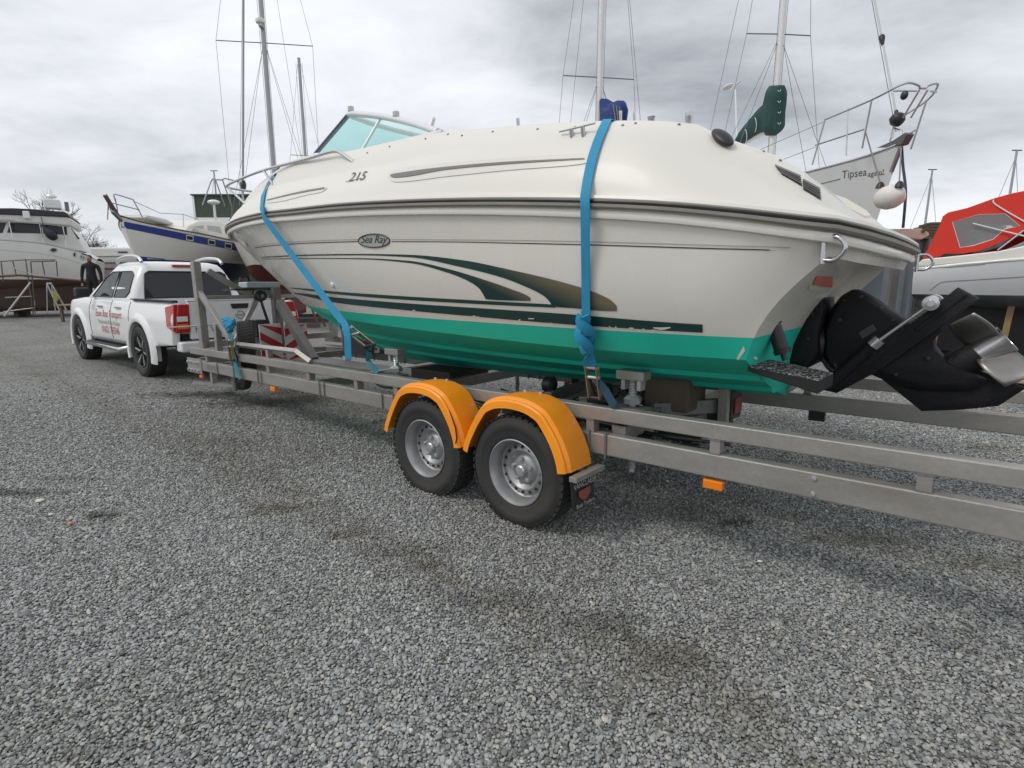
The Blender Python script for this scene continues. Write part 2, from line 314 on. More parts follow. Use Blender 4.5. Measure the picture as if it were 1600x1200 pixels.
    m1 = N(t, 'ShaderNodeMixRGB'); m1.inputs[2].default_value = (0.095, 0.08, 0.052, 1); lk(t, mth(t, 'MULTIPLY', acc[0], 0.8), m1.inputs[0]); lk(t, m0.outputs[0], m1.inputs[1])
    m2 = N(t, 'ShaderNodeMixRGB'); m2.inputs[2].default_value = (0.028, 0.025, 0.02, 1); lk(t, mth(t, 'MULTIPLY', acc[1], 0.8), m2.inputs[0]); lk(t, m1.outputs[0], m2.inputs[1])
    return m2.outputs[0]
def stone_ramp(t, fac):
    r = N(t, 'ShaderNodeValToRGB'); e = r.color_ramp.elements
    e[0].position = 0.0; e[0].color = (0.12, 0.12, 0.114, 1); e[1].position = 1.0; e[1].color = (0.55, 0.53, 0.48, 1)
    for p, c in ((0.25, (0.225, 0.232, 0.230)), (0.5, (0.295, 0.304, 0.301)), (0.75, (0.36, 0.368, 0.361)), (0.93, (0.41, 0.41, 0.392)), (0.975, (0.42, 0.39, 0.33))):
        q = e.new(p); q.color = (*c, 1)
    lk(t, fac, r.inputs[0]); return r.outputs[0]
gm = bpy.data.materials.new('gravel_ground'); gm.use_nodes = True; t = gm.node_tree; b = t.nodes['Principled BSDF']
ge = N(t, 'ShaderNodeNewGeometry'); pos = ge.outputs['Position']
vo = N(t, 'ShaderNodeTexVoronoi'); vo.inputs['Scale'].default_value = 66; lk(t, pos, vo.inputs['Vector'])
sc_ = N(t, 'ShaderNodeSeparateColor'); lk(t, vo.outputs['Color'], sc_.inputs[0])
scol = stone_ramp(t, sc_.outputs[0])
edge = N(t, 'ShaderNodeMapRange'); edge.inputs[1].default_value = 0.42; edge.inputs[2].default_value = 0.78; lk(t, vo.outputs['Distance'], edge.inputs[0])
mx = N(t, 'ShaderNodeMixRGB'); mx.inputs[2].default_value = (0.055, 0.053, 0.048, 1); lk(t, mth(t, 'MULTIPLY', edge.outputs[0], 0.92), mx.inputs[0]); lk(t, scol, mx.inputs[1])
dn_ = N(t, 'ShaderNodeTexNoise'); dn_.inputs['Scale'].default_value = 14; dn_.inputs['Detail'].default_value = 8; dn_.inputs['Roughness'].default_value = 0.8; lk(t, pos, dn_.inputs[0])
dr_ = N(t, 'ShaderNodeValToRGB'); dr_.color_ramp.elements[0].position = 0.36; dr_.color_ramp.elements[0].color = (0.74, 0.74, 0.71, 1); dr_.color_ramp.elements[1].position = 0.66; dr_.color_ramp.elements[1].color = (1.32, 1.32, 1.30, 1); lk(t, dn_.outputs[0], dr_.inputs[0])
dm = N(t, 'ShaderNodeMixRGB', blend_type='MULTIPLY'); dm.inputs[0].default_value = 1; lk(t, dr_.outputs[0], dm.inputs[2]); lk(t, mx.outputs[0], dm.inputs[1])
lk(t, stains_shade(t, pos, dm.outputs[0]), b.inputs['Base Color']); b.inputs['Roughness'].default_value = 0.85
bp = N(t, 'ShaderNodeBump'); bp.inputs['Strength'].default_value = 0.9; bp.inputs['Distance'].default_value = 0.012; bp.invert = True; lk(t, vo.outputs['Distance'], bp.inputs['Height']); lk(t, bp.outputs[0], b.inputs['Normal'])
gr = MB(); xs = [-2500, -300, -60, -20, -8, -3, 0, 3, 8, 20, 60, 300, 2500]; ys = [-2500, -300, -30, -4, 0, 4, 10, 25, 60, 200, 800, 2500]
gr.grid([[(x, y, 0) for x in xs] for y in ys]); go = gr.build('ground', gm); go['kind'] = 'structure'
# loose stones as real geometry where they can be told apart
sm = bpy.data.materials.new('gravel_stone'); sm.use_nodes = True; t = sm.node_tree; b = t.nodes['Principled BSDF']
at_ = N(t, 'ShaderNodeAttribute', attribute_type='INSTANCER', attribute_name='tone'); ge = N(t, 'ShaderNodeNewGeometry')
nn = N(t, 'ShaderNodeTexNoise'); nn.inputs['Scale'].default_value = 160; nn.inputs['Detail'].default_value = 3; lk(t, ge.outputs['Position'], nn.inputs[0])
fac = mth(t, 'ADD', at_.outputs['Fac'], mth(t, 'MULTIPLY', mth(t, 'SUBTRACT', nn.outputs[0], 0.5), 0.25))
lk(t, stains_shade(t, ge.outputs['Position'], stone_ramp(t, fac)), b.inputs['Base Color']); b.inputs['Roughness'].default_value = 0.78
stones = bpy.data.collections.new('stone_shapes')
for k in range(7):
    bm = bmesh.new(); bmesh.ops.create_icosphere(bm, subdivisions=1 if k % 2 else 2, radius=0.5)
    rr = random.Random(k); sx, sy, sz = rr.uniform(0.85, 1.25), rr.uniform(0.65, 0.95), rr.uniform(0.42, 0.68)
    cuts = [(Vector((rr.gauss(0, 1), rr.gauss(0, 1), rr.gauss(0, 1))).normalized(), rr.uniform(0.30, 0.42)) for _ in range(6)]
    for v in bm.verts:
        p = v.co.copy()
        for n_, d_ in cuts:
            q = p.dot(n_)
            if q > d_: p -= n_ * (q - d_) * 0.85
        v.co = Vector((p.x * sx, p.y * sy, p.z * sz)) * 1.12
    me = bpy.data.meshes.new('stone'); bm.to_mesh(me); bm.free(); me.polygons.foreach_set('use_smooth', [True] * len(me.polygons)); me.set_sharp_from_angle(angle=math.radians(38)); me.materials.append(sm)
    stones.objects.link(bpy.data.objects.new('stone', me))
pts = []; d = 1.0
while d < 8.6:
    sp_ = 0.0112 * (1 if d < 3.0 else 1 + (d - 3.0) * 0.09)
    half = 0.98 * d + 0.5; n = int(2 * half / sp_)
    x = -half + (np.arange(n) + RNG.uniform(-0.45, 0.45, n)) * sp_; y = d + RNG.uniform(-0.5, 0.5, n) * sp_
    sz = sp_ * np.clip(RNG.lognormal(0.10, 0.26, n), 0.7, 2.0); keep = RNG.random(n) < (1.0 if d < 3.6 else max(0.0, 1 - (d - 3.6) / 5.0)**1.6)
    pts.append(np.stack([x, y, sz * RNG.uniform(0.18, 0.52, n) - sz * 0.22 * min(1, max(0, (d - 3.6) / 3)), sz], 1)[keep]); d += sp_
pts = np.concatenate(pts); n = len(pts)
me = bpy.data.meshes.new('gravel'); me.vertices.add(n); me.vertices.foreach_set('co', pts[:, :3].astype('f').ravel())
a = me.attributes.new('size', 'FLOAT', 'POINT'); a.data.foreach_set('value', pts[:, 3].astype('f'))
rot = np.stack([RNG.normal(0, 0.38, n), RNG.normal(0, 0.38, n), RNG.uniform(0, 6.283, n)], 1)
a = me.attributes.new('turn', 'FLOAT_VECTOR', 'POINT'); a.data.foreach_set('vector', rot.astype('f').ravel())
a = me.attributes.new('tone', 'FLOAT', 'POINT'); a.data.foreach_set('value', RNG.random(n).astype('f'))
a = me.attributes.new('pick', 'INT', 'POINT'); a.data.foreach_set('value', RNG.integers(0, 7, n).astype('i'))
gv = bpy.data.objects.new('gravel', me); COL.objects.link(gv); gv['kind'] = 'stuff'; tag(gv, 'loose grey gravel stones covering the yard in the foreground', 'gravel'); me.materials.append(sm)
ng = bpy.data.node_groups.new('scatter_stones', 'GeometryNodeTree')
ng.interface.new_socket('Geometry', in_out='INPUT', socket_type='NodeSocketGeometry'); ng.interface.new_socket('Geometry', in_out='OUTPUT', socket_type='NodeSocketGeometry')
gi = N(ng, 'NodeGroupInput'); gout = N(ng, 'NodeGroupOutput'); ip = N(ng, 'GeometryNodeInstanceOnPoints'); ci = N(ng, 'GeometryNodeCollectionInfo')
ci.inputs[0].default_value = stones; ci.inputs['Separate Children'].default_value = True; ci.inputs['Reset Children'].default_value = True
def attr(nm, ty):
    q = N(ng, 'GeometryNodeInputNamedAttribute', data_type=ty); q.inputs[0].default_value = nm; return q.outputs[0]
mp_ = N(ng, 'GeometryNodeMeshToPoints'); lk(ng, gi.outputs[0], mp_.inputs[0])
lk(ng, mp_.outputs[0], ip.inputs['Points']); lk(ng, ci.outputs[0], ip.inputs['Instance']); ip.inputs['Pick Instance'].default_value = True
lk(ng, attr('pick', 'INT'), ip.inputs['Instance Index']); lk(ng, attr('turn', 'FLOAT_VECTOR'), ip.inputs['Rotation']); lk(ng, attr('size', 'FLOAT'), ip.inputs['Scale']); lk(ng, ip.outputs[0], gout.inputs[0])
md = gv.modifiers.new('scatter', 'NODES'); md.node_group = ng
# ------------------------------------------------------------------ boat trailer
trl = thing('boat_trailer', 'long galvanised twin axle boat trailer with orange mudguards carrying the cream motor boat', 'trailer', TR)
def T(u, v, Y): return TR.at(u, v, Y)
for s in (1, -1):
    y0, y1 = (0.93, 1.0) if s > 0 else (-1.0, -0.93)
    MB().box(-4.4, 5.80, y0, y1, 0.675, 0.757).build('upper_rail', steel, trl, bevel=0.006)
    MB().box(-4.4, 5.86, y0, y1, 0.475, 0.600).build('lower_rail', steel, trl, bevel=0.008)
    for X in (-4.3, -3.5, -2.67, -1.84, -1.0, -0.27, 1.55, 2.10, 2.89, 3.70, 4.5, 5.3):
        MB().box(X - 0.025, X + 0.025, y0 + 0.004, y1 - 0.004, 0.6005, 0.6745).build('rail_spacer', steel, trl)
        for zz in (0.6025, 0.6725):
            m = MB(); m.tube([(X - 0.028, y1 - 0.003, zz), (X + 0.028, y1 - 0.003, zz)], 0.005, 5); m.build('weld', steel_d, trl, smooth=60)
    for X in (-0.27, -0.38, 1.57, 1.72, 2.60, 2.68, 3.84, 3.92, 4.52, 4.97):
        m = MB(); m.tube([(X, y1 + 0.008, 0.46), (X, y1 + 0.008, 0.612), (X, y0 - 0.008, 0.612), (X, y0 - 0.008, 0.46)], 0.006, 6)
        m.build('u_bolt', steel_d, trl, smooth=40)
    for X in ((-1.45, -3.0, 0.45) if s > 0 else ()):
        for zz in (.50, .575): MB().lathe([(0.011, 0), (0.011, 0.008), (0, 0.009)], (X, s * 1.0, zz), (0, s, 0), 6).build('bolt', zinc, trl)
    if s > 0:
        mp2 = MB().box(4.98, 5.28, 1.0, 1.003, .515, .565).build('maker_plate', steel_d, trl); vs, fs = text2d('VANCLAES', .055); w_ = max(v[0] for v in vs)
        MB().add([(5.13 - (v[0] - w_ / 2), 1.0045, .522 + v[1]) for v in vs], fs).build('plate_lettering', zinc, mp2, fix=False)
    # raised third rail at the front
    m = MB(); m.tube([(4.5, s * 0.965, 0.78), (4.42, s * 0.965, 0.86), (3.12, s * 0.965, 0.86), (2.87, s * 0.965, 0.775)], 0.03, 4); m.build('raised_rail', steel, trl)
    MB().beam((3.7, s * 0.965, 0.757), (3.7, s * 0.965, 0.84), 0.05, 0.05, (1, 0, 0)).build('rail_spacer', steel, trl)
    # front corner post with its brace
    MB().box(5.46, 5.56, s * 0.92 - 0.045, s * 0.92 + 0.045, 0.757, 1.83).build('front_post', steel, trl, bevel=0.008)
    MB().beam((5.48, s * 0.92, 1.45), (4.50, s * 0.95, 0.79), 0.05, 0.07).build('post_brace', steel, trl, bevel=0.006)
    MB().beam((4.98, s * 0.95, 1.08), (5.0, s * 0.95, 0.757), 0.07, 0.06, (1, 0, 0)).build('post_brace', steel, trl, bevel=0.005)
    # coupling plates with bolts
    m = MB(); m.box(5.45, 5.9, s * 1.005 - 0.006, s * 1.005 + 0.006, 0.43, 0.62); pl = m.build('coupling_plate', steel, trl, bevel=0.004)
    for bx in (5.55, 5.65, 5.75, 5.85):
        for bz in (0.47, 0.57): MB().lathe([(0.0, 0.022), (0.017, 0.022), (0.019, 0.0)], (bx, s * 1.011, bz), (0, s, 0), 8).build('bolt', zinc, pl)
    MB().beam((5.80, s * 0.96, 0.54), (6.75, s * 0.10, 0.50), 0.07, 0.11).build('drawbar', steel_d, trl, bevel=0.006)
    MB().box(5.2, 5.26, s * 0.96 - 0.03, s * 0.96 + 0.03, 0.33, 0.475).build('foot_bracket', steel, trl)
    MB().beam((5.6, s * 1.05, 0.32), (4.9, s * 0.85, 0.325), 0.08, 0.03).build('foot_bar', steel, trl)
for X, z in ((5.2, 0.54), (2.95, 0.54), (1.62, 0.60), (0.52, 0.60), (-0.42, 0.60), (-3.4, 0.52), (-4.35, 0.54)):
    MB().box(X - 0.045, X + 0.045, -0.93, 0.93, z - 0.045, z + 0.045).build('cross_member', steel, trl, bevel=0.006)
MB().box(5.44, 5.54, -0.93, 0.93, 1.36, 1.41).build('winch_crossbar', steel, trl, bevel=0.005)
MB().box(5.46, 5.54, -0.93, 0.93, 0.76, 0.84).build('winch_crossbar', steel, trl, bevel=0.005)
MB().beam((5.48, 0.80, 1.72), (5.5, 0.30, 1.40), 0.05, 0.07).build('winch_brace', steel, trl, bevel=0.004)
MB().beam((5.48, 0.55, 0.82), (5.5, 0.2, 1.36), 0.05, 0.06).build('winch_brace', steel, trl, bevel=0.004)
MB().box(5.38, 5.48, -0.08, 0.03, 0.55, 1.50).build('winch_post', steel_d, trl, bevel=0.008)
MB().beam((5.36, -0.03, 1.30), (4.55, -0.02, 0.56), 0.1, 0.12).build('winch_brace', steel_d, trl, bevel=0.006)
# spine plate under the fore hull
MB().box(2.0, 4.75, -0.20, 0.12, 0.50, 0.58).build('spine_plate', steel_d, trl, bevel=0.01)
for X, Y in ((1.78, 0.80), (-0.44, 0.80), (1.78, -0.80), (-0.44, -0.80)):
    j = MB().tube([(X, Y, 0.34), (X, Y, 0.90)], 0.021, 10).build('screw_jack', zinc, trl, smooth=40)
    for k in range(12): MB().lathe([(0.021, 0), (0.027, 0.008), (0.021, 0.016)], (X, Y, 0.36 + k * 0.016 if k < 6 else 0.70 + k * 0.016), (0, 0, 1), 10).build('thread', zinc, j, smooth=30)
    MB().lathe([(0.05, 0), (0.055, 0.03), (0.035, 0.05)], (X, Y, 0.757), (0, 0, 1), 6).build('nut', zinc, j)
    MB().box(X - 0.09, X + 0.09, Y - 0.05, Y + 0.05, 0.90, 0.955).build('pad', steel, j, bevel=0.008)
    for dx in (-0.05, 0.05): MB().box(X + dx - 0.012, X + dx + 0.012, Y - 0.03, Y + 0.03, 0.84, 0.90).build('lug', zinc, j)
    MB().box(X - 0.10, X + 0.10, Y - 0.05, Y + 0.14 * (1 if Y > 0 else -1) , 0.66, 0.74).build('jack_bracket', steel_d, trl, bevel=0.006)
# dark hydraulic keel box, timber block and clutter of the running gear under the hull
MB().box(1.62, 2.16, -0.18, 0.34, 0.585, 0.70).build('keel_box', mat('rusty_box', (0.045, 0.036, 0.03), 0.7, var=0.4, dirt=0.4, dirtcol=(0.10, 0.08, 0.06)), trl, bevel=0.012)
MB().box(-0.62, -0.32, 0.12, 0.42, 0.645, 0.86).build('keel_block', mat('timber_block', (0.12, 0.095, 0.07), 0.85, var=0.3, vscale=12, dirt=0.5), trl, bevel=0.02)
for X in (0.10, 0.92): MB().tube([(X, -1.04, 0.34), (X, 1.04, 0.34)], 0.045, 12).build('axle', steel_d, trl, smooth=40)
for s in (1, -1):
    MB().box(-0.18, 1.22, s * 0.90 - 0.04, s * 0.90 + 0.04, 0.36, 0.46).build('spring_beam', black, trl, bevel=0.01)
    for X in (-0.05, 0.32, 0.72, 1.1): MB().beam((X, s * 0.9, 0.46), (X + 0.03, s * 0.93, 0.60), 0.05, 0.05, (1, 0, 0)).build('spring_shackle', black, trl)
    for X in (0.30, 0.02, -0.2): MB().beam((X, s * 0.2, 0.70), (X - 0.06, s * 0.72, 0.70), 0.06, 0.07).build('swing_arm', steel_d, trl, bevel=0.005)
    for X in (0.30, -0.14):
        m = MB(); m.lathe([(0.03, -0.05), (0.055, -0.03), (0.055, 0.03), (0.03, 0.05)], (X, s * 0.62, 0.77), (1, 0, 0), 12); m.build('hull_roller', black, trl, smooth=40)
for k, (u, v) in enumerate(((1005, 690), (1030, 700), (985, 695), (1075, 705), (905, 640), (690, 632))):
    p = T(u, v, 0.72); m = MB(); m.box(p[0] - 0.05, p[0] + 0.05, p[1] - 0.05, p[1] + 0.05, p[2] - 0.05, p[2] + 0.04); m.tube([(p[0] - 0.09, p[1], p[2]), (p[0] + 0.09, p[1], p[2])], 0.014, 8); m.build('valve_block', [black, zinc, steel_d][k % 3], trl, bevel=0.006)
m = MB(); m.tube(smoothpath([(0.6, 0.3, 0.66), (0.2, 0.5, 0.60), (-0.3, 0.4, 0.62), (-0.6, 0.6, 0.66), (-0.9, 0.5, 0.6)]), 0.012, 6); m.build('hydraulic_hose', black, trl, smooth=60)
m = MB(); m.tube(smoothpath([(2.6, 0.5, 0.6), (2.2, 0.62, 0.55), (1.6, 0.55, 0.62), (1.2, 0.6, 0.58)]), 0.012, 6); m.build('hydraulic_hose', black, trl, smooth=60)
rc = random.Random(21)
for k in range(16):
    X, Y, z = rc.uniform(-.62, 0.5), rc.uniform(-.1, .72), rc.uniform(.50, .64); a_, b_, c_ = rc.uniform(.03, .10), rc.uniform(.03, .08), rc.uniform(.02, .06)
    m = MB(); m.box(X - a_, X + a_, Y - b_, Y + b_, z - c_, z + c_); m.tube([(X, Y, z - c_ - .03), (X, Y, z + c_ + .03)], .012, 6); m.build('gear_fitting', rc.choice([black, steel_d, black, steel_d]), trl, bevel=0.006)
for k in range(5):
    y_ = rc.uniform(.2, .8); MB().tube(smoothpath([(1.3 - k * .1, y_, .62), (.7, y_ - .1, .55), (.1, y_ + .05, .63), (-.5, y_ - .1, .56), (-1.0, y_, .6)], 4), .009, 6).build('brake_line', black, trl, smooth=60)
# tail lamp board on the inner arm
MB().box(-0.78, -0.745, -0.10, 0.10, 0.56, 0.90).build('lamp_board', black, trl, bevel=0.01)
MB().box(-0.79, -0.778, -0.08, 0.06, 0.60, 0.70).build('tail_lamp', mat('lamp_dark_red', (0.22, 0.02, 0.02), 0.3), trl, bevel=0.004)
MB().beam((-0.75, 0.16, 0.55), (-0.75, 0.16, 0.95), 0.05, 0.06, (1, 0, 0)).build('lamp_arm', steel, trl, bevel=0.004)
MB().beam((-0.70, 0.12, 0.66), (-0.42, 0.5, 0.66), 0.05, 0.09).build('lamp_arm', steel_d, trl, bevel=0.004)
MB().box(-1.13, -1.02, -0.99, -0.94, 0.40, 0.475).build('rail_bracket', black, trl)
# reflectors
for X in (3.62, 1.50, -1.0):
    for s in (1,): MB().box(X - 0.05, X + 0.05, s * 0.985 - 0.02, s * 0.985 + 0.02, 0.415, 0.462).build('side_reflector', amber, trl, bevel=0.006)
MB().box(5.45, 5.52, 0.99, 1.02, 0.385, 0.42).build('side_reflector', amber, trl, bevel=0.004)
# wheels
def wheel_mesh_parts(R=0.34, W=0.195, rr=0.20, name='wheel', parent=None, loc=(0, 0, 0), sgn=1):
    o = bpy.data.objects.new(name, None); COL.objects.link(o); o.parent = parent; o.location = loc
    if sgn < 0: o.rotation_euler = (0, 0, math.pi)
    h = W / 2
    prof = [(rr * 0.96, -h * 0.8), (rr * 1.02, -h * 0.92), (rr + (R - rr) * 0.35, -h), (R * 0.90, -h * 0.97), (R * 0.965, -h * 0.86), (R * 0.99, -h * 0.7), (R, -h * 0.35), (R, h * 0.35), (R * 0.99, h * 0.7), (R * 0.965, h * 0.86), (R * 0.90, h * 0.97), (rr + (R - rr) * 0.72, h), (rr + (R - rr) * 0.70, h * 1.02), (rr + (R - rr) * 0.45, h * 1.02), (rr + (R - rr) * 0.43, h), (rr + (R - rr) * 0.2, h * 0.99), (rr * 1.02, h * 0.90), (rr * 0.96, h * 0.8)]
    ty = MB().lathe(prof, (0, 0, 0), (0, 1, 0), 56, closed=True).build('tyre', rubber, o, smooth=35)
    m = MB(); n = 46
    for k in range(n):
        a = 2 * math.pi * k / n
        for y, tw, wd in ((-0.36, 0.5, 0.2), (0.0, -0.5, 0.26), (0.36, 0.5, 0.2), (0.74, 0.0, 0.17), (-0.74, 0, 0.17)):
            c = Vector((math.cos(a + y * 0.07), 0, math.sin(a + y * 0.07))); tn = Vector((-c.z, 0, c.x)); rd = R * (1.0 if abs(y) < 0.5 else 0.985)
            p = c * (rd + 0.001) + Vector((0, y * h, 0)); d1 = (Vector((0, 1, 0)) + tn * tw).normalized() * wd * h
            m.beam(p - d1, p + d1, 0.030, 0.010, c)
    m.build('tread', rubber, ty)
    return o
def steel_rim(o, rr=0.20, h=0.0975):
    p = [(rr * 1.0, h * 0.86), (rr * 1.015, h * 0.95), (rr * 0.985, h * 0.98), (rr * 0.95, h * 0.86), (rr * 0.90, h * 0.70), (rr * 0.865, h * 0.40), (rr * 0.85, h * 0.12), (rr * 0.80, h * 0.05), (rr * 0.72, h * 0.16), (rr * 0.60, h * 0.22), (rr * 0.52, h * 0.10), (rr * 0.46, -h * 0.02), (rr * 0.40, h * 0.12), (rr * 0.26, h * 0.22), (rr * 0.2, h * 0.2), (0.0, h * 0.2)]
    r = MB().lathe(p, (0, 0, 0), (0, 1, 0), 48, cap0=False).build('rim', rim, o, smooth=30)
    for k in range(16):
        a = 2 * math.pi * k / 16; c = (rr * 0.70 * math.cos(a), h * 0.13, rr * 0.70 * math.sin(a))
        MB().lathe([(0.0105, 0), (0.0105, 0.0095), (0, 0.0095)], c, (0, 1, 0.0), 10).build('vent_hole', black, r)
    for k in range(5):
        a = 2 * math.pi * k / 5 + 0.3; c = (rr * 0.33 * math.cos(a), h * 0.14, rr * 0.33 * math.sin(a))
        MB().lathe([(0.014, 0), (0.014, 0.018), (0.008, 0.026), (0, 0.026)], c, (0, 1, 0), 6).build('wheel_nut', zinc, r)
    MB().lathe([(0.036, 0.01), (0.034, 0.034), (0.026, 0.042), (0, 0.043)], (0, h * 0.2 - 0.01, 0), (0, 1, 0), 20).build('hub_cap', zinc, r, smooth=35)
WH = []
for X in (0.09, 0.915):
    for s in (1, -1):
        o = wheel_mesh_parts(0.350, 0.20, 0.205, 'wheel', trl, (X, s * 1.165, 0.342), s); steel_rim(o, 0.205, 0.1); WH.append(o)
def guard(cx, s, full):
    prof = [(-0.40, 0.085), (-0.385, 0.16), (-0.335, 0.27), (-0.25, 0.385), (-0.19, 0.425), (-0.11, 0.452), (0.0, 0.462), (0.11, 0.452), (0.19, 0.425), (0.25, 0.385), (0.335, 0.27), (0.40, 0.155), (0.425, 0.085)]
    P = smoothpath([(cx + a, 0, 0.342 + b) for a, b in prof], 3)
    secs = [(-0.125, -0.012), (-0.122, 0.0), (-0.09, 0.004), (0.06, 0.004), (0.085, 0.004), (0.098, -0.006), (0.104, -0.012), (0.118, -0.012), (0.128, -0.022), (0.130, -0.062), (0.124, -0.062), (0.122, -0.026), (0.11, -0.02), (-0.118, -0.012)]
    rows = []
    for i, p in enumerate(P):
        d = (P[min(i + 1, len(P) - 1)] - P[max(i - 1, 0)]).normalized(); nrm = Vector((-d.z, 0, d.x))
        if nrm.z < 0 and abs(nrm.x) < 0.9: nrm = -nrm
        if (nrm.x * (p.x - cx) + nrm.z * (p.z - 0.342)) < 0: nrm = -nrm
        rows.append([p + Vector((0, s * (1.165 + a), 0)) + nrm * b for a, b in secs])
    m = MB(); m.grid(rows, cu=True); n = len(secs); m.f.append(tuple(range(n))); o = len(m.v) - n; m.f.append(tuple(range(o, o + n)))
    return m.build('mudguard', orange, trl, smooth=35)
for s in (1, -1):
    gf = guard(0.915, s, 1); gg = guard(0.09, s, 1)
    for go_, cx in ((gf, .915), (gg, .09)):
        for a_, b_ in ((-.30, .315), (.30, .315), (-.06, .465), (.06, .465)): MB().lathe([(0.012, -.004), (0.012, 0.006), (0.007, 0.010), (0, 0.010)], (cx + a_, s * 1.075, 0.342 + b_), (a_, 0, b_), 8).build('guard_bolt', zinc, go_)
    # torn lip of the front mudguard
    m = MB(); m.tube([(0.60, s * 1.300, 0.665), (0.545, s * 1.302, 0.56), (0.535, s * 1.303, 0.49), (0.55, s * 1.302, 0.455)], [0.003, 0.006, 0.006, 0.004], 6); m.build('tear', black, gf, smooth=60)
    MB().beam((-0.345, s * 0.99, 0.40), (-0.345, s * 1.285, 0.40), 0.05, 0.03).build('guard_stay', steel, trl, bevel=0.003)
    MB().beam((0.50, s * 0.99, 0.60), (0.50, s * 1.16, 0.62), 0.04, 0.02).build('guard_stay', steel_d, trl)
    fl = MB().prism([(-0.335, s * 1.06, 0.385), (-0.335, s * 1.285, 0.385), (-0.35, s * 1.28, 0.215), (-0.35, s * 1.07, 0.215)], (0.008, 0, 0)).build('mudflap', black, trl)
    # shield print and lettering on the flap
    sh = [(-0.06, 0.30), (0.06, 0.30), (0.06, 0.27), (0.03, 0.245), (0, 0.235), (-0.03, 0.245), (-0.06, 0.27)]
    if s > 0:
        MB().prism([(-0.3385 - (0.385 - z) * 0.09 - 0.002, s * 1.172 + y, z + 0.02) for y, z in sh], (-0.001, 0, 0)).build('flap_emblem', mat('flap_red', (0.25, 0.07, 0.05), 0.7), fl)
        for txt, z, sz in (('VANCLAES', 0.336, 0.042), ('Boat Trailers', 0.226, 0.034)):
            vs, fs = text2d(txt, sz); w_ = max(v[0] for v in vs)
            MB().add([(-0.3385 - (0.385 - z - v[1]) * 0.09 - 0.003, 1.172 - (v[0] - w_ / 2) * -1 * -1 , z + v[1]) for v in vs], fs).build('flap_lettering', mat('flap_print', (0.45, 0.45, 0.43), 0.7), fl, fix=False)
# spare wheel and jockey wheel
o = wheel_mesh_parts(0.30, 0.18, 0.18, 'spare_wheel', trl, V(TR.atx(386, 541, 4.75))); steel_rim(o, 0.18, 0.09); o.rotation_euler = (0, 0, math.radians(-25))
o = wheel_mesh_parts(0.19, 0.09, 0.10, 'jockey_wheel', trl, V(TR.atx(377, 584, 4.75))); steel_rim(o, 0.10, 0.045)
MB().tube([(4.75, TR.atx(377, 584, 4.75)[1] + .09, 0.28), (4.75, TR.atx(377, 584, 4.75)[1] + .09, 0.75)], 0.03, 10).build('jockey_stem', steel_d, trl, smooth=40)
# winch box, hand wheel, warning boards and toolbox carried at the front
TB = mat('pale_blue_box', (0.42, 0.50, 0.54), 0.5, var=0.08, dirt=0.25)
MB().box(5.46, 5.72, -0.12, 0.34, 1.50, 1.58).build('winch_box', TB, trl, bevel=0.015)
MB().prism([(5.455, -0.10, 1.54), (5.455, -0.20, 1.54), (5.455, -0.15, 1.63)], (-0.003, 0, 0)).build('warning_sign', mat('sign_yellow', (0.8, 0.42, 0.02), 0.5), trl)
MB().box(5.46, 5.85, -0.35, 0.5, 1.47, 1.495).build('winch_shelf', black, trl)
m = MB(); m.tube(smoothpath([(5.40, 0.22, 1.44), (5.36, 0.20, 1.25), (5.35, 0.14, 1.0), (5.34, 0.1, 0.86)]), 0.018, 8); m.build('winch_hose', black, trl, smooth=60)
m = MB(); m.tube([(5.36, 0.22 + 0.07 * math.cos(a), 1.40 + 0.06 * math.sin(a)) for a in np.linspace(0, 6.283, 17)[:-1]], 0.022, 8, closed=True); m.build('hose_coil', black, trl, smooth=60)
m = MB(); m.tube([(5.3, -0.05, 1.56), (5.3, -0.05, 1.66), (5.3, -0.38, 1.66), (5.3, -0.38, 1.56)], 0.012, 6); m.build('grab_handle', zinc, trl, smooth=60)
p0 = TR.atx(262, 512, 5.62); p1 = TR.atx(395, 504, 5.62); MB().tube([p0, p1], 0.010, 6).build('steel_rod', zinc, trl, smooth=60)
MB().box(5.30, 5.55, 0.16, 0.34, 0.86, 1.08).build('control_box', black, trl, bevel=0.01)
cw = mat('chevron_white', (0.62, 0.61, 0.58), 0.5, var=0.05, dirt=0.3); crd = mat('chevron_red', (0.45, 0.015, 0.02), 0.45, var=0.1, dirt=0.2)
def chevron(cx, cy, cz, wdt, hgt, flip, rot):
    d = Vector((math.cos(rot), math.sin(rot), 0)); n_ = Vector((-d.y, d.x, 0)); c = Vector((cx, cy, cz))
    bd = MB().prism([c - d * wdt / 2 - Vector((0, 0, hgt / 2)), c + d * wdt / 2 - Vector((0, 0, hgt / 2)), c + d * wdt / 2 + Vector((0, 0, hgt / 2)), c - d * wdt / 2 + Vector((0, 0, hgt / 2))], n_ * 0.02).build('warning_board', cw, trl, bevel=0.003)
    for k in range(-1, 2):
        zc = k * hgt * 0.46
        q = []
        for a, zz in ((-1, -1), (1, 1)): q.append((a * wdt / 2, zc + zz * flip * hgt * 0.19))
        poly = [(q[0][0], q[0][1] - hgt * 0.11), (q[1][0], q[1][1] - hgt * 0.11), (q[1][0], q[1][1] + hgt * 0.11), (q[0][0], q[0][1] + hgt * 0.11)]
        poly = [(a, max(-hgt / 2, min(hgt / 2, zz))) for a, zz in poly]
        MB().add([c - n_ * 0.003 + d * a + Vector((0, 0, zz)) for a, zz in poly], [(0, 1, 2, 3)]).build('red_stripe', crd, bd, fix=False)
    return bd
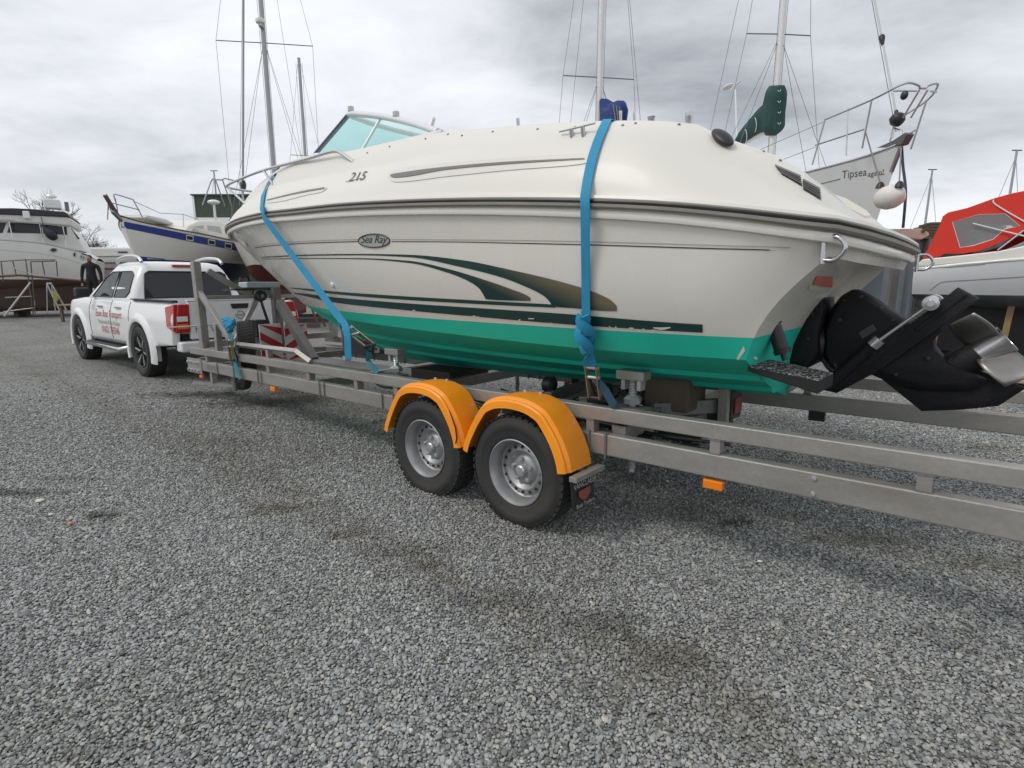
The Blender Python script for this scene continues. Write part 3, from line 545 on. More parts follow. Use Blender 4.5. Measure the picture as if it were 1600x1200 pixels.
for u0, u1, fl_ in ((407, 441, -1), (446, 481, 1)):
    a, b_ = TR.atx(u0, 533, 5.15), TR.atx(u1, 533, 5.15); zt, zb = TR.atx((u0 + u1) / 2, 506, 5.15)[2], TR.atx((u0 + u1) / 2, 562, 5.15)[2]
    chevron(5.15, (a[1] + b_[1]) / 2, (zt + zb) / 2, abs(a[1] - b_[1]), zt - zb, fl_, math.radians(-90))
MB().box(4.96, 4.99, -0.64, -0.50, 1.18, 1.36).build('red_lamp', mat('lamp_red', (0.65, 0.02, 0.02), 0.3), trl, bevel=0.01)
gp = mat('grey_panel', (0.34, 0.35, 0.36), 0.5, var=0.1, dirt=0.2)
lb = MB().box(4.75, 5.0, -0.98, -0.72, 0.62, 1.22).build('lighting_panel', gp, trl, bevel=0.01)
for y, z in ((-0.78, 1.17), (-0.78, 1.05), (-0.90, 0.9), (-0.78, 0.76)): MB().lathe([(0.035, 0), (0.035, 0.01), (0, 0.01)], (4.749, y, z), (-1, 0, 0), 12).build('socket', black, lb)
bt = MB().box(4.15, 4.7, -0.93, -0.55, 0.60, 0.86).build('battery_box', mat('dark_grey_box', (0.10, 0.10, 0.11), 0.55), trl, bevel=0.01)
for k in range(4): MB().box(4.10, 4.149, -0.90 + k * 0.09, -0.84 + k * 0.09, 0.62 + (k % 2) * 0.08, 0.80).build('cell', [black, gp, cw, black][k], bt, bevel=0.006)
# ------------------------------------------------------------------ the motor boat on the trailer
boat = thing('motor_boat', 'cream sports cruiser with bright green bottom and dark green stripes strapped on the trailer', 'motor boat', TR)
bR = cr([(-1.38, 1.10), (-1.1, 1.19), (-.6, 1.25), (.3, 1.29), (1.5, 1.30), (2.7, 1.22), (3.8, 1.06), (4.6, .86), (5.2, .62), (5.7, .37), (6.0, .18), (6.2, 0)])
zR = cr([(-1.7, 1.63), (-1.47, 1.666), (-1.09, 1.74), (-.81, 1.79), (-.49, 1.836), (-.11, 1.882), (.34, 1.931), (.9, 1.984), (1.6, 2.039), (2.4, 2.089), (3.1, 2.134), (4.0, 2.168), (5.0, 2.185), (6.2, 2.21)])
bN = cr([(-1.43, .98), (-1.3, 1.09), (-1.1, 1.16), (-.6, 1.21), (0, 1.24), (1.5, 1.24), (2.7, 1.13), (3.8, .92), (4.6, .67), (5.2, .40), (5.6, .17), (5.85, 0)])
zN = cr([(-1.43, 1.545), (-1.24, 1.577), (-.47, 1.646), (.1, 1.692), (.86, 1.75), (1.49, 1.792), (2.4, 1.841), (3.4, 1.889), (4.3, 1.923), (5.85, 1.97)])
bC = cr([(-1.12, .98), (-.8, 1.01), (0, 1.05), (1.4, 1.02), (2.3, .90), (3.3, .62), (4.1, .32), (4.85, 0)])
zC = cr([(-1.12, 1.082), (-.6, 1.086), (-.19, 1.095), (.55, 1.12), (1.42, 1.154), (2.33, 1.19), (3.3, 1.25), (4.1, 1.31), (4.85, 1.385)])
zK = cr([(-1.06, .747), (0, .72), (1, .70), (2, .704), (2.6, .725), (3.05, .79), (3.55, .93), (4.08, 1.10), (4.5, 1.24), (4.85, 1.385)])
NU = 60
def us(k): return k / NU
def rowpt(r, u):
    # r: 0 keel .. 1 chine .. 2 knuckle
    if r <= 1:
        xk = -1.06 + u * (4.85 + 1.06); xc = -1.12 + u * (4.85 + 1.12)
        k = np.array([xk, 0, zK(xk)]); c = np.array([xc, bC(xc), zC(xc)]); p = k + (c - k) * r
        p[2] += -0.02 * math.sin(math.pi * r) * (1 - u)            # slight convexity of the bottom
        if 0.30 < r < 0.36 or 0.62 < r < 0.68: p[2] -= 0.022 * (1 - u**6)    # spray strakes
        return p
    s = r - 1; xc = -1.12 + u * (4.85 + 1.12); xn = -1.43 + u * (5.85 + 1.43)
    c = np.array([xc, bC(xc), zC(xc)]); n = np.array([xn, bN(xn), zN(xn)]); p = c + (n - c) * s
    bul = math.sin(math.pi * s) * (0.045 * (1 - u)**0.5 - 0.05 * math.sin(math.pi * min(1, u * 1.02))**2 * (u > 0.45) * (u - 0.45) / 0.55)
    p[1] = max(0, p[1] + bul * min(1, (1 - u) * 12))
    p[0] += 0.05 * math.sin(math.pi * s) * (1 - min(1, u * 6))      # rounded quarter
    return p
RR = [0, .15, .29, .31, .35, .37, .5, .61, .63, .67, .69, .85, 1, 1.04, 1.12, 1.2, 1.32, 1.46, 1.6, 1.74, 1.88, 2]
uu = [0, .008, .02, .04] + [0.04 + 0.96 * (k / NU) for k in range(1, NU + 1)]
def mirror(rows): return [[(p[0], -p[1], p[2]) for p in r] for r in rows]
rows = [[rowpt(r, u) for u in uu] for r in RR]
hb = MB(); hb.grid(rows); hb.grid(mirror(rows))
tr = [[rowpt(r, 0)] for r in RR]                                   # transom
tg = []
for r in RR:
    p = rowpt(r, 0); tg.append([(p[0] + (-0.012 * (1 - (k / 8)**2)), p[1] * k / 8, p[2]) for k in range(-8, 9)])
hb.grid(tg)
# band below the rub rail that carries on round the stern platform
def wrapN(k):
    W = [(-1.58, 0, 1.505), (-1.58, .3, 1.505), (-1.555, .6, 1.51), (-1.515, .82, 1.52), (-1.43, .98, 1.545)]
    return W[k]
def wrapR(k):
    W = [(-1.62, 0, 1.618), (-1.615, .35, 1.620), (-1.59, .68, 1.628), (-1.535, .92, 1.645), (-1.45, 1.05, 1.670)]
    return W[k]
Xs = [-1.38 + (6.2 + 1.38) * (k / NU) for k in range(NU + 1)]
def bandpt(s, k):
    if k < 5:
        a, b_ = wrapN(k), wrapR(k)
    else:
        f = (k - 5) / NU; xn = -1.36 + f * (5.85 + 1.36); xr = -1.38 + f * (6.2 + 1.38)
        a, b_ = (xn, bN(xn), zN(xn)), (xr, bR(xr), zR(xr))
    a, b_ = np.array(a), np.array(b_); p = a + (b_ - a) * s
    if s > 0.8: p[1] *= 1.0
    return p
nb = NU + 6
def outw(p, k, r):                      # plan normal of the wrapped outline
    a = bandpt(1, max(k - 1, 0)); b_ = bandpt(1, min(k + 1, nb - 1)); d = b_ - a
    if k == 0: return np.array([-1.0, 0, 0])
    n_ = np.array([-d[1], d[0], 0]); return n_ / (np.linalg.norm(n_) + 1e-9)
brow = [[bandpt(s, k) for k in range(nb)] for s in (0, .25, .5, .75, .93)]
hb.grid(brow); hb.grid(mirror(brow))
# underside of the platform
und = []
for f in (0, 0.5, 1):
    row = []
    for k in range(5):
        a = np.array(wrapN(k)); tpt = np.array([-1.43, a[1], 1.545]); row.append(a + (tpt - a) * f + np.array([0, 0, 0.0]))
    und.append(row)
hb.grid(und); hb.grid(mirror(und))
me0 = bpy.data.meshes.new('hull_all'); me0.from_pydata(hb.v, [], hb.f); me0.validate()
bm = bmesh.new(); bm.from_mesh(me0); bmesh.ops.remove_doubles(bm, verts=bm.verts, dist=1e-4); bmesh.ops.recalc_face_normals(bm, faces=bm.faces); bm.to_mesh(me0); bm.free()
def split(me, name, m, clear_in, parent, smooth=28):
    bm = bmesh.new(); bm.from_mesh(me); g = bm.verts[:] + bm.edges[:] + bm.faces[:]
    bmesh.ops.bisect_plane(bm, geom=g, dist=1e-5, plane_co=(0, 0, 1.215), plane_no=Vector((-0.021, 0, 1)).normalized(), clear_inner=clear_in, clear_outer=not clear_in)
    n = bpy.data.meshes.new(name); bm.to_mesh(n); bm.free(); n.polygons.foreach_set('use_smooth', [True] * len(n.polygons)); n.set_sharp_from_angle(angle=math.radians(smooth)); n.materials.append(m)
    o = bpy.data.objects.new(name, n); COL.objects.link(o); o.parent = parent; return o
split(me0, 'hull', gel, True, boat); af = split(me0, 'antifouling', green, False, boat)
# rub rail: two cream ledges and a dark insert, all round
def ringrail(name, secs, m, close=True):
    rows = []
    for k in range(nb):
        p = bandpt(1, k); n_ = outw(p, k, 1) if k < nb - 1 else np.array([1.0, 0, 0])
        rows.append([p + n_ * a + np.array([0, 0, b_]) for a, b_ in secs])
    q = MB(); q.grid(rows, cu=True); q.grid(mirror(rows), cu=True); return q.build(name, m, boat, smooth=40)
ringrail('rub_rail', [(-.02, -.024), (.012, -.027), (.032, -.020), (.034, -.006), (.012, -.004), (-.02, -.004)], mat('rail_grey', (0.30, 0.285, 0.26), 0.45, var=0.15, dirt=0.2))
ringrail('rub_rail_insert', [(-.01, -.004), (.026, -.003), (.030, .006), (.026, .013), (-.01, .013)], mat('rail_black', (0.03, 0.03, 0.028), 0.4, var=0.2, dirt=0.3, dirtcol=(0.12, 0.11, 0.10)))
ringrail('rail_flange', [(-.03, .013), (.020, .013), (.024, .020), (.018, .034), (-.03, .036)], gelw)
ringrail('rail_lip', [(-.012, -.075), (.006, -.072), (.012, -.055), (.006, -.036), (-.012, -.034)], gel)
# deck moulding
bT = cr([(-1.3, .90), (-.5, .97), (1.0, 1.0), (2.7, .92), (3.8, .75), (4.8, .53), (5.5, .30), (5.9, .12), (6.1, 0)])
zT = cr([(-1.3, 1.90), (-1.2, 1.975), (-1.1, 2.04), (-1.0, 2.075), (-.91, 2.13), (-.83, 2.185), (-.75, 2.214), (-.39, 2.289), (.1, 2.364), (.5, 2.416), (.9, 2.465), (1.4, 2.50), (2.0, 2.535), (2.7, 2.62), (3.0, 2.64), (3.7, 2.625), (4.4, 2.585), (5.0, 2.50), (5.6, 2.38), (6.1, 2.26)])
bKc = cr([(-1.35, 1.0), (-.5, 1.1), (1, 1.12), (2.7, 1.03), (3.8, .86), (4.8, .62), (5.5, .36), (5.9, .16), (6.14, 0)])
zKc = cr([(-1.35, 1.78), (-1.22, 1.838), (-1.09, 1.933), (-.88, 2.044), (-.65, 2.148), (-.43, 2.202), (.01, 2.256), (.5, 2.287), (1.47, 2.321), (2.55, 2.384), (3.46, 2.434), (4.4, 2.43), (5.2, 2.38), (6.14, 2.245)])
def deckpt(s, k):
    # s 0 rail .. 1 crest .. 2 coaming edge
    if k < 5:
        y = [0, .3, .6, .82, .98][k]; Rw = np.array(wrapR(k))
        Kw = np.array([(-1.52, 0, 1.685), (-1.515, .33, 1.685), (-1.50, .62, 1.695), (-1.46, .85, 1.72), (-1.39, .975, 1.755)][k])
        Tw = np.array([(-1.37, 0, 1.81), (-1.365, .3, 1.815), (-1.355, .56, 1.84), (-1.335, .76, 1.865), (-1.305, .88, 1.89)][k])
    else:
        f = (k - 5) / NU; xr = -1.38 + f * (6.2 + 1.38); xk = -1.35 + f * (6.14 + 1.35); xt = -1.29 + f * (6.1 + 1.29)
        Rw, Kw, Tw = [np.array(q) for q in ((xr, bR(xr), zR(xr)), (xk, bKc(xk), zKc(xk)), (xt, bT(xt), zT(xt)))]
    Rw = Rw + np.array([0, 0, 0.034])
    if s <= 1:
        p = Rw + (Kw - Rw) * s; n_ = outw(p, k, 1) if k < nb - 1 else np.array([1., 0, 0]); L = np.linalg.norm(Kw - Rw)
        return p + n_ * 0.06 * L * math.sin(math.pi * s)
    s -= 1; p = Kw + (Tw - Kw) * s; p[2] += 0.012 * math.sin(math.pi * s); return p
drow = [[deckpt(s, k) for k in range(nb)] for s in (0, .1, .22, .36, .5, .64, .76, .86, .93, 1, 1.06, 1.14, 1.3, 1.5, 1.75, 2)]
db = MB(); db.grid(drow); db.grid(mirror(drow))
# coaming inside: short return, cockpit well and crowned foredeck
tp = [deckpt(2, k) for k in range(nb)]
cw_ = []
for k in range(nb):
    p = tp[k]; fore = p[0] > 2.55
    row = []
    for f in (1, .93, .9, .6, .3, 0):
        if p[0] > 1.0:
            e_ = min(1, (p[0] - 1.0) / 1.6); row.append((p[0], p[1] * f, p[2] + e_ * 0.10 * (1 - f * f) * (1 if p[0] < 5 else (6.1 - p[0]) / 1.1) - (1 - e_) * (0 if f > .91 else 0.45)))
        else:
            row.append((p[0] + (0.05 if f < .91 and p[0] < -1.0 else 0), p[1] * f, p[2] + (0.012 if f == .93 else 0) - (0 if f > .91 else min(0.45, p[2] - 1.6))))
    cw_.append(row)
db.grid(cw_); db.grid(mirror(cw_))
deck = db.build('deck', gelw, boat, smooth=32)
# solid shell for sight-line placing of decals, straps and fittings
shell = MB(); shell.v = []; shell.f = []
for o_ in (me0,):
    off = len(shell.v); shell.v += [tuple(v.co) for v in o_.vertices]; shell.f += [tuple(i + off for i in p.vertices) for p in o_.polygons]
off = len(shell.v); shell.v += [tuple(v.co) for v in deck.data.vertices]; shell.f += [tuple(i + off for i in p.vertices) for p in deck.data.polygons]
BV = BVHTree.FromPolygons([Vector(v) for v in shell.v], shell.f)
def hit(u, v, lift=0.003):
    o_ = Vector(TR.C); d_ = TR.dir(u, v); h_, n_, i_, dist = BV.ray_cast(o_, d_)
    if h_ is None: return None, None
    if n_.dot(d_) > 0: n_ = -n_
    return h_ + n_ * lift, n_
def pl(pts, x):
    for i in range(len(pts) - 1):
        if pts[i][0] <= x <= pts[i + 1][0]:
            f = (x - pts[i][0]) / (pts[i + 1][0] - pts[i][0]); return pts[i][1] + f * (pts[i + 1][1] - pts[i][1])
    return pts[-1][1] if x > pts[-1][0] else pts[0][1]
def smooth_pl(pts):
    f = cr(pts); return lambda x: float(f(x))
def decal(name, up, lo, x0, x1, m, parent=boat, n=70, cross=5, lift=0.0025):
    fu, fl_ = smooth_pl(up), smooth_pl(lo); rows = []
    for i in range(n + 1):
        x = x0 + (x1 - x0) * i / n; row = []
        a, b_ = fu(x), fl_(x)
        for j in range(cross + 1):
            h_, n_ = hit(x, a + (b_ - a) * j / cross, lift)
            row.append(h_)
        if any(q is None for q in row): continue
        rows.append(row)
    q = MB(); q.grid(rows); o_ = q.build(name, m, parent, smooth=40, fix=False)
    # the same stripe on the other side
    c_ = MB(); c_.grid([[(p[0], -p[1], p[2]) for p in r] for r in rows]); c_.build(name, m, parent, smooth=40, fix=False)
    return o_
# dark stripes of the topsides
def fademat(name, lo_, hi_):
    m = bpy.data.materials.new(name); m.use_nodes = True; t = m.node_tree; b = t.nodes['Principled BSDF']
    tcn = N(t, 'ShaderNodeTexCoord'); sp_ = N(t, 'ShaderNodeSeparateXYZ'); lk(t, tcn.outputs['Object'], sp_.inputs[0])
    nz = N(t, 'ShaderNodeTexNoise'); nz.inputs['Scale'].default_value = 300; lk(t, tcn.outputs['Object'], nz.inputs[0])
    ff = mth(t, 'ADD', mth(t, 'ADD', mth(t, 'MULTIPLY', sp_.outputs[0], -1.6), mth(t, 'MULTIPLY', sp_.outputs[2], 3.6)), mth(t, 'MULTIPLY', nz.outputs[0], 0.25))
    mr = N(t, 'ShaderNodeMapRange'); mr.inputs[1].default_value = lo_; mr.inputs[2].default_value = hi_; lk(t, ff, mr.inputs[0])
    mxx = N(t, 'ShaderNodeMixRGB'); mxx.inputs[1].default_value = (0.010, 0.042, 0.038, 1); mxx.inputs[2].default_value = (0.17, 0.14, 0.09, 1); lk(t, mr.outputs[0], mxx.inputs[0]); lk(t, mxx.outputs[0], b.inputs['Base Color']); b.inputs['Roughness'].default_value = 0.35; return m
fade = fademat('stripe_green_to_bronze', 5.27, 5.72); fade2 = fademat('small_stripe_green_to_bronze', 4.80, 5.14)
# pinstripes on the knuckle
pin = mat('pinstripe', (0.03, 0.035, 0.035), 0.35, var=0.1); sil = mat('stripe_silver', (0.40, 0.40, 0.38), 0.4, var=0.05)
decal('pinstripe', [(395, 387), (420, 383.5), (480, 379.2), (563, 376.4)], [(395, 388.2), (420, 384.7), (480, 380.4), (563, 377.8)], 398, 562, pin)
decal('pinstripe', [(612, 376.8), (700, 377.2), (800, 379), (940, 382.2), (1100, 387), (1212, 390)], [(612, 378), (700, 378.4), (800, 380.4), (940, 383.8), (1100, 388.8), (1212, 391.6)], 612, 1203, pin)
decal('knuckle_line', [(395, 384), (420, 380.4), (480, 376), (563, 373.2)], [(395, 384.8), (420, 381.3), (480, 377), (563, 374.2)], 398, 562, sil)  # thin silver line running above the pinstripe
decal('knuckle_line', [(612, 373.4), (800, 374.8), (940, 377.4), (1100, 382), (1240, 386)], [(612, 374.4), (800, 375.9), (940, 378.6), (1100, 383.3), (1240, 387.3)], 612, 1235, sil)
decal('side_stripe', [(408, 401.2), (480, 397.6), (560, 396.6), (640, 398), (720, 406), (800, 422), (880, 441), (940, 461), (964, 478), (965, 483)], [(408, 402.6), (480, 399.6), (560, 398.8), (640, 401.8), (720, 417), (780, 432), (820, 447), (845, 459), (856, 467), (862, 476), (866, 479), (900, 481.5), (940, 485.5), (965, 486)], 409, 964, fade, n=110, cross=8)
decal('side_stripe', [(408, 404.4), (480, 403), (560, 403.2), (640, 407.5), (700, 420), (760, 438), (800, 452), (829, 465), (830, 468)], [(408, 405.2), (480, 404.2), (560, 404.8), (640, 410.8), (700, 426), (730, 438), (745, 447), (753, 455), (757, 465), (760, 467.5), (800, 469.4), (830, 470)], 409, 829, fade2, n=90, cross=8)
decal('boot_stripe', [(452, 449), (480, 451), (520, 455), (620, 462), (760, 470), (861, 475.3), (880, 476.5)], [(452, 450), (480, 453.6), (520, 459), (620, 467.4), (760, 475.5), (861, 480.2), (880, 481)], 454, 868, dgreen)
decal('boot_stripe', [(458, 457.2), (480, 459), (520, 464), (640, 474), (760, 482), (880, 490), (1000, 500), (1060, 504.5), (1103, 507)], [(458, 458.5), (480, 463), (520, 472), (640, 485), (760, 496), (880, 506), (1000, 514), (1060, 517.5), (1097, 519.5)], 460, 1098, dgreen, n=100)
decal('paint_chip', [(1020, 510.6), (1032, 511), (1048, 510.2)], [(1020, 512), (1034, 515), (1048, 512)], 1021, 1048, gelw, n=10, cross=2, lift=0.004)
decal('paint_chip', [(800, 497), (830, 496.6)], [(800, 497.6), (830, 498.2)], 826, 835, gelw, n=6, cross=2, lift=0.004)
cr_ = random.Random(8)
for k in range(26):
    x = cr_.uniform(640, 1095); yb = pl([(640, 485), (760, 496), (880, 506), (1000, 514), (1060, 517.5), (1097, 519.5)], x) + cr_.uniform(-1.4, 1.0); a_ = cr_.uniform(1.2, 5); h_ = cr_.uniform(.5, 1.5)
    P_ = [hit(x + a_ * math.cos(t_) * cr_.uniform(.6, 1.1), yb + h_ * math.sin(t_) * cr_.uniform(.5, 1.1), 0.0045)[0] for t_ in np.linspace(0, 6.283, 9)[:-1]]
    MB().add(P_, [tuple(range(8))]).build('paint_chip', gelw, boat, fix=False)
# maker's badge and model number
bg_ = MB(); ring = [hit(585 + 24.5 * math.cos(a), 376 + 10.5 * math.sin(a), 0.004)[0] for a in np.linspace(0, 6.283, 33)[:-1]]; bg_.add(ring, [tuple(range(32))]); bad = bg_.build('badge', sil, boat)
rg = MB(); rg.tube(ring, 0.0045, 6, closed=True); rg.build('badge_rim', pin, bad, smooth=60)
def hull_text(txt, u, v, wpx, hpx, shear, m, par, lift=0.006, slope=0.0, bold=0.0):
    vs, fs = text2d(txt, 1, shear); xs_ = [p[0] for p in vs]; ys_ = [p[1] for p in vs]; x0, x1, y0, y1 = min(xs_), max(xs_), min(ys_), max(ys_)
    q = MB(); P_ = []
    for p in vs:
        a = (p[0] - x0) / (x1 - x0); c_ = (p[1] - y0) / (y1 - y0); h_, n_ = hit(u + a * wpx, v - c_ * hpx + a * slope, lift); P_.append(h_ if h_ is not None else Vector((0, 0, 0)))
    q.add(P_, fs); return q.build('lettering', m, par, fix=False)
hull_text('Sea Ray', 565, 383.5, 41, 16, 0.35, dgreen, bad)
hull_text('215', 545, 284, 30, 13, 0.55, pin, boat, slope=-3)
MB().tube([hit(541 + k * 4, 284.5 - k * 0.9, 0.004)[0] for k in range(7)], 0.002, 5).build('lettering', pin, boat)
# moulded slots with dark inserts on the deck sides
def slot(name, up, lo, x0, x1, m, lift): return decal(name, up, lo, x0, x1, m, lift=lift, n=50, cross=3)
recess = mat('slot_cream', (0.66, 0.64, 0.58), 0.35, var=0.03)
decal('deck_slot', [(606, 272), (616, 266), (700, 255), (800, 247), (900, 241), (925, 240), (936, 243)], [(606, 276), (616, 285), (700, 276), (800, 266), (900, 258), (925, 253), (936, 247)], 607, 935, recess, lift=0.004, n=60, cross=6)
decal('deck_slot_insert', [(610, 274), (616, 272.6), (700, 261.5), (800, 253.5), (914, 248.2)], [(610, 276.5), (616, 278.4), (700, 266), (800, 257), (914, 249.8)], 611, 914, mat('slot_grey', (0.13, 0.135, 0.12), 0.4), lift=0.008, n=60)
decal('deck_slot', [(418, 311), (440, 303), (480, 294), (504, 291), (511, 293)], [(418, 318), (440, 315), (480, 305), (504, 300), (511, 295)], 418, 511, recess, lift=0.004, n=30)
decal('deck_slot_insert', [(418, 312.6), (450, 304.5), (480, 298), (508, 293.6)], [(418, 314), (450, 306.5), (480, 300.4), (508, 295.6)], 418, 508, mat('slot_grey', (0.13, 0.135, 0.12), 0.4), lift=0.008, n=30)
# engine vents on the quarter
for pts in ([(1210, 259), (1250, 276), (1253, 292), (1222, 274)], [(1254, 281), (1280, 296), (1282, 313), (1255, 297)]):
    p4 = [np.array(q, float) for q in pts]; rows = []
    for i in range(6):
        f = i / 5; a, b_ = p4[0] + (p4[3] - p4[0]) * f, p4[1] + (p4[2] - p4[1]) * f; rows.append([hit(*(a + (b_ - a) * g / 8), 0.003)[0] for g in range(9)])
    if any(q is None for r in rows for q in r): continue
    vn = MB().grid(rows).build('engine_vent', black, boat, fix=False, smooth=50)
    for r in rows[:-1]: MB().tube([Vector(p) + Vector((-0.003, 0.005, 0.001)) for p in r], 0.0016, 6).build('vent_slat', steel_d, vn, smooth=60)
# black bow cushion pad of the stern corner
h_, n_ = hit(1127, 221, 0.0)
if h_ is not None:
    q = MB(); q.ball((0, 0, 0), 0.072, 0.038, 0.020, 24, 12); ob = q.build('corner_pad', black, boat, smooth=60)
    ob.matrix_local = Matrix.Translation(h_ + n_ * 0.02) @ n_.to_track_quat('Z', 'X').to_matrix().to_4x4() @ Matrix.Rotation(math.radians(20), 4, 'Z')
# mooring cleats
for (u, v) in ((903, 209),):
    h_, n_ = hit(u, v + 2, 0.0); c_ = h_ + Vector((0, 0.01, 0.035))
    q = MB(); q.tube([c_ - Vector((0.11, 0, 0)), c_ + Vector((0.11, 0, 0))], [0.006, 0.006], 8)
    for dx in (-0.035, 0.035): q.tube([c_ + Vector((dx, 0, 0)), c_ + Vector((dx, -0.01, -0.05))], 0.012, 8)
    q.build('cleat', chrome, boat, smooth=50)
# canvas studs along the coaming
for u, v in ((574, 236), (609, 226), (665, 214), (722, 209), (898, 196), (973, 193), (993, 190), (1061, 191.5), (1193, 234), (1219, 248), (700, 207), (770, 203), (840, 199)):
    h_, n_ = hit(u, v + 3, 0)
    if h_ is not None: MB().lathe([(0.008, 0), (0.007, 0.004), (0.0, 0.006)], h_, n_, 8).build('canvas_stud', steel_d, boat, smooth=60)
# rod holder and small deck fittings on the coaming
for u, v, Y, r, hh in ((1077, 192, .80, .02, .06), (810, 196, .9, .01, .05), (1018, 188, .7, .02, .03), (970, 186, .85, .008, .05), (991, 187, .8, .006, .05)):
    p = TR.at(u, v, Y); MB().lathe([(r * .9, 0), (r, hh * .6), (r * 1.15, hh * .95), (r * 1.1, hh), (0, hh)], p - np.array([0, 0, 0.01]), (0, 0.1, 1), 14).build('deck_fitting', chrome, boat, smooth=40)
# hawse light at the bow and drain fitting
h_, n_ = hit(379, 373, 0)
if h_ is not None:
    q = MB(); q.lathe([(0.085, -0.02), (0.085, 0.012), (0.06, 0.02), (0.048, 0.004), (0.03, -0.004), (0, -0.004)], h_, n_, 24); ob = q.build('bow_eye', gelw, boat, smooth=40)
    MB().lathe([(0.045, 0.006), (0.03, 0.010), (0, 0.010)], h_, n_, 20).build('bow_lens', mat('bow_lens_grey', (0.12, 0.12, 0.115), 0.2), ob, smooth=40)
h_, n_ = hit(520, 445, 0); MB().lathe([(0.022, 0), (0.022, 0.012), (0.010, 0.016), (0.008, 0.006), (0, 0.006)], h_, n_, 14).build('drain_fitting', white, boat, smooth=40)
# stern eyes
for s in (1, -1):
    c_ = Vector((-1.52, s * 0.90, 1.585)) if s > 0 else Vector((-1.60, -0.86, 1.56))
    h_, n_ = (Vector(V(TR.at(1286, 389, 1.045))), None) if s > 0 else (c_, Vector((-0.7, -0.7, 0)))
    n_ = Vector((-1, .2 * s, 0)).normalized()
    q = MB(); q.tube(smoothpath([h_ + Vector((0, 0, 0.045)) - n_ * 0.01, h_ + Vector((0, 0, 0.045)) + n_ * 0.05, h_ + n_ * 0.085, h_ + Vector((0, 0, -0.045)) + n_ * 0.05, h_ + Vector((0, 0, -0.045)) - n_ * 0.0], 5), 0.009, 8); q.tube([h_ + Vector((0, 0, 0.06)), h_ - Vector((0, 0, 0.06))], 0.011, 8); q.build('stern_eye', chrome, boat, smooth=60)
# windscreen
def wpt(P_): return Vector(V(P_))
base = [(1.0, .90, 2.505), (1.5, .885, 2.525), (2.15, .84, 2.565), (2.75, .76, 2.66), (3.12, .62, 2.735), (3.42, .32, 2.775), (3.5, 0, 2.785)]
top = [(1.06, .885, 2.52), (1.42, .80, 2.66), (1.83, .74, 2.80), (2.2, .70, 2.905), (2.47, .64, 2.972), (2.62, .34, 3.0), (2.66, 0, 3.005)]
base = smoothpath(base, 5); top = smoothpath(top, 5)
wf = MB(); fr_r = 0.017
def mir(P_): return [Vector((p.x, -p.y, p.z)) for p in P_]
ws = bpy.data.objects.new('windscreen', None); COL.objects.link(ws); ws.parent = boat
wm = mat('windscreen_frame', (0.70, 0.71, 0.70), 0.3, metal=0.3, var=0.05)
full_t = top[:-1] + [top[-1]] + list(reversed(mir(top[:-1]))); full_b = base[:-1] + [base[-1]] + list(reversed(mir(base[:-1])))
MB().tube(full_t, 0.024, 8).build('frame', wm, ws, smooth=60); MB().tube(full_b, 0.018, 8).build('frame', wm, ws, smooth=60)
MB().tube([p - Vector((0, 0, 0.014)) for p in full_b], 0.012, 6).build('gasket', black, ws, smooth=60)
gi_ = [20]                                                # corner posts
for s in (1, -1):
    for k in gi_:
        a, b_ = base[k], top[k]; MB().tube([Vector((a.x, s * a.y, a.z)), Vector((b_.x, s * b_.y, b_.z))], 0.02, 8).build('frame', mat('post_blue', (0.05, 0.06, 0.10), 0.4), ws, smooth=60)
    a, b_ = base[9], top[11]; MB().tube([Vector((a.x, s * a.y, a.z)), Vector((b_.x, s * b_.y * 0.98, b_.z))], 0.012, 8).build('frame', wm, ws, smooth=60)
    Bm, Tm = (base, top) if s > 0 else (mir(base), mir(top))
    q = MB(); q.grid([Bm[1:21], Tm[1:21]]); q.build('side_pane', wglass, ws, fix=False, smooth=60)
q = MB(); fb = base[20:] + list(reversed(mir(base[20:-1]))); ft = top[20:] + list(reversed(mir(top[20:-1]))); q.grid([fb, ft]); q.build('front_pane', wglass, ws, fix=False, smooth=60)
for p in (top[18], top[8]): MB().box(p.x - .02, p.x + .02, p.y - .02, p.y + .02, p.z + .015, p.z + .06).build('hinge_block', alu, ws, bevel=0.006)
MB().tube([(2.2, .0, 2.75), (1.9, 0.15, 2.93)], 0.014, 8).build('screen_stay', wm, ws)
# bow rail
rl = bpy.data.objects.new('bow_rail', None); COL.objects.link(rl); rl.parent = boat
ra = [TR.at(553, 254, 1.04), TR.at(535, 241, 1.03), TR.at(520, 236.5, 1.02), TR.at(480, 248, .98), TR.at(412, 266, .84), TR.at(370, 282, .66), TR.at(354, 291, .50)]
ra = [Vector(V(p)) for p in ra]; nose = ra[-1] + Vector((0.22, -0.18, 0.02)); nz0 = Vector((nose.x + 0.1, 0, nose.z + 0.01))
pth = smoothpath(ra + [nose, nz0], 5); MB().tube(pth + list(reversed(mir(pth[:-1]))), 0.0145, 8).build('top_rail', chrome, rl, smooth=60)
for s in (1, -1):
    for (a, f) in ((ra[4], (426, 288)), (ra[6], (382, 318))):
        h_, n_ = hit(f[0], f[1], -0.005); h_ = h_ or Vector((4.6, .5, 2.5))
        MB().tube([Vector((a.x, s * a.y, a.z)), Vector((h_.x, s * h_.y, h_.z))], 0.0125, 8).build('stanchion', chrome, rl, smooth=60)
    MB().lathe([(0.03, 0), (0.028, 0.008), (0, 0.01)], Vector((ra[0].x, s * ra[0].y, ra[0].z)) , (0, s, 0.3), 12).build('rail_foot', chrome, rl, smooth=40)
h_ = TR.at(436, 266, .25); MB().ball(h_, .035, .03, .035).build('bow_light', black, boat, smooth=60)
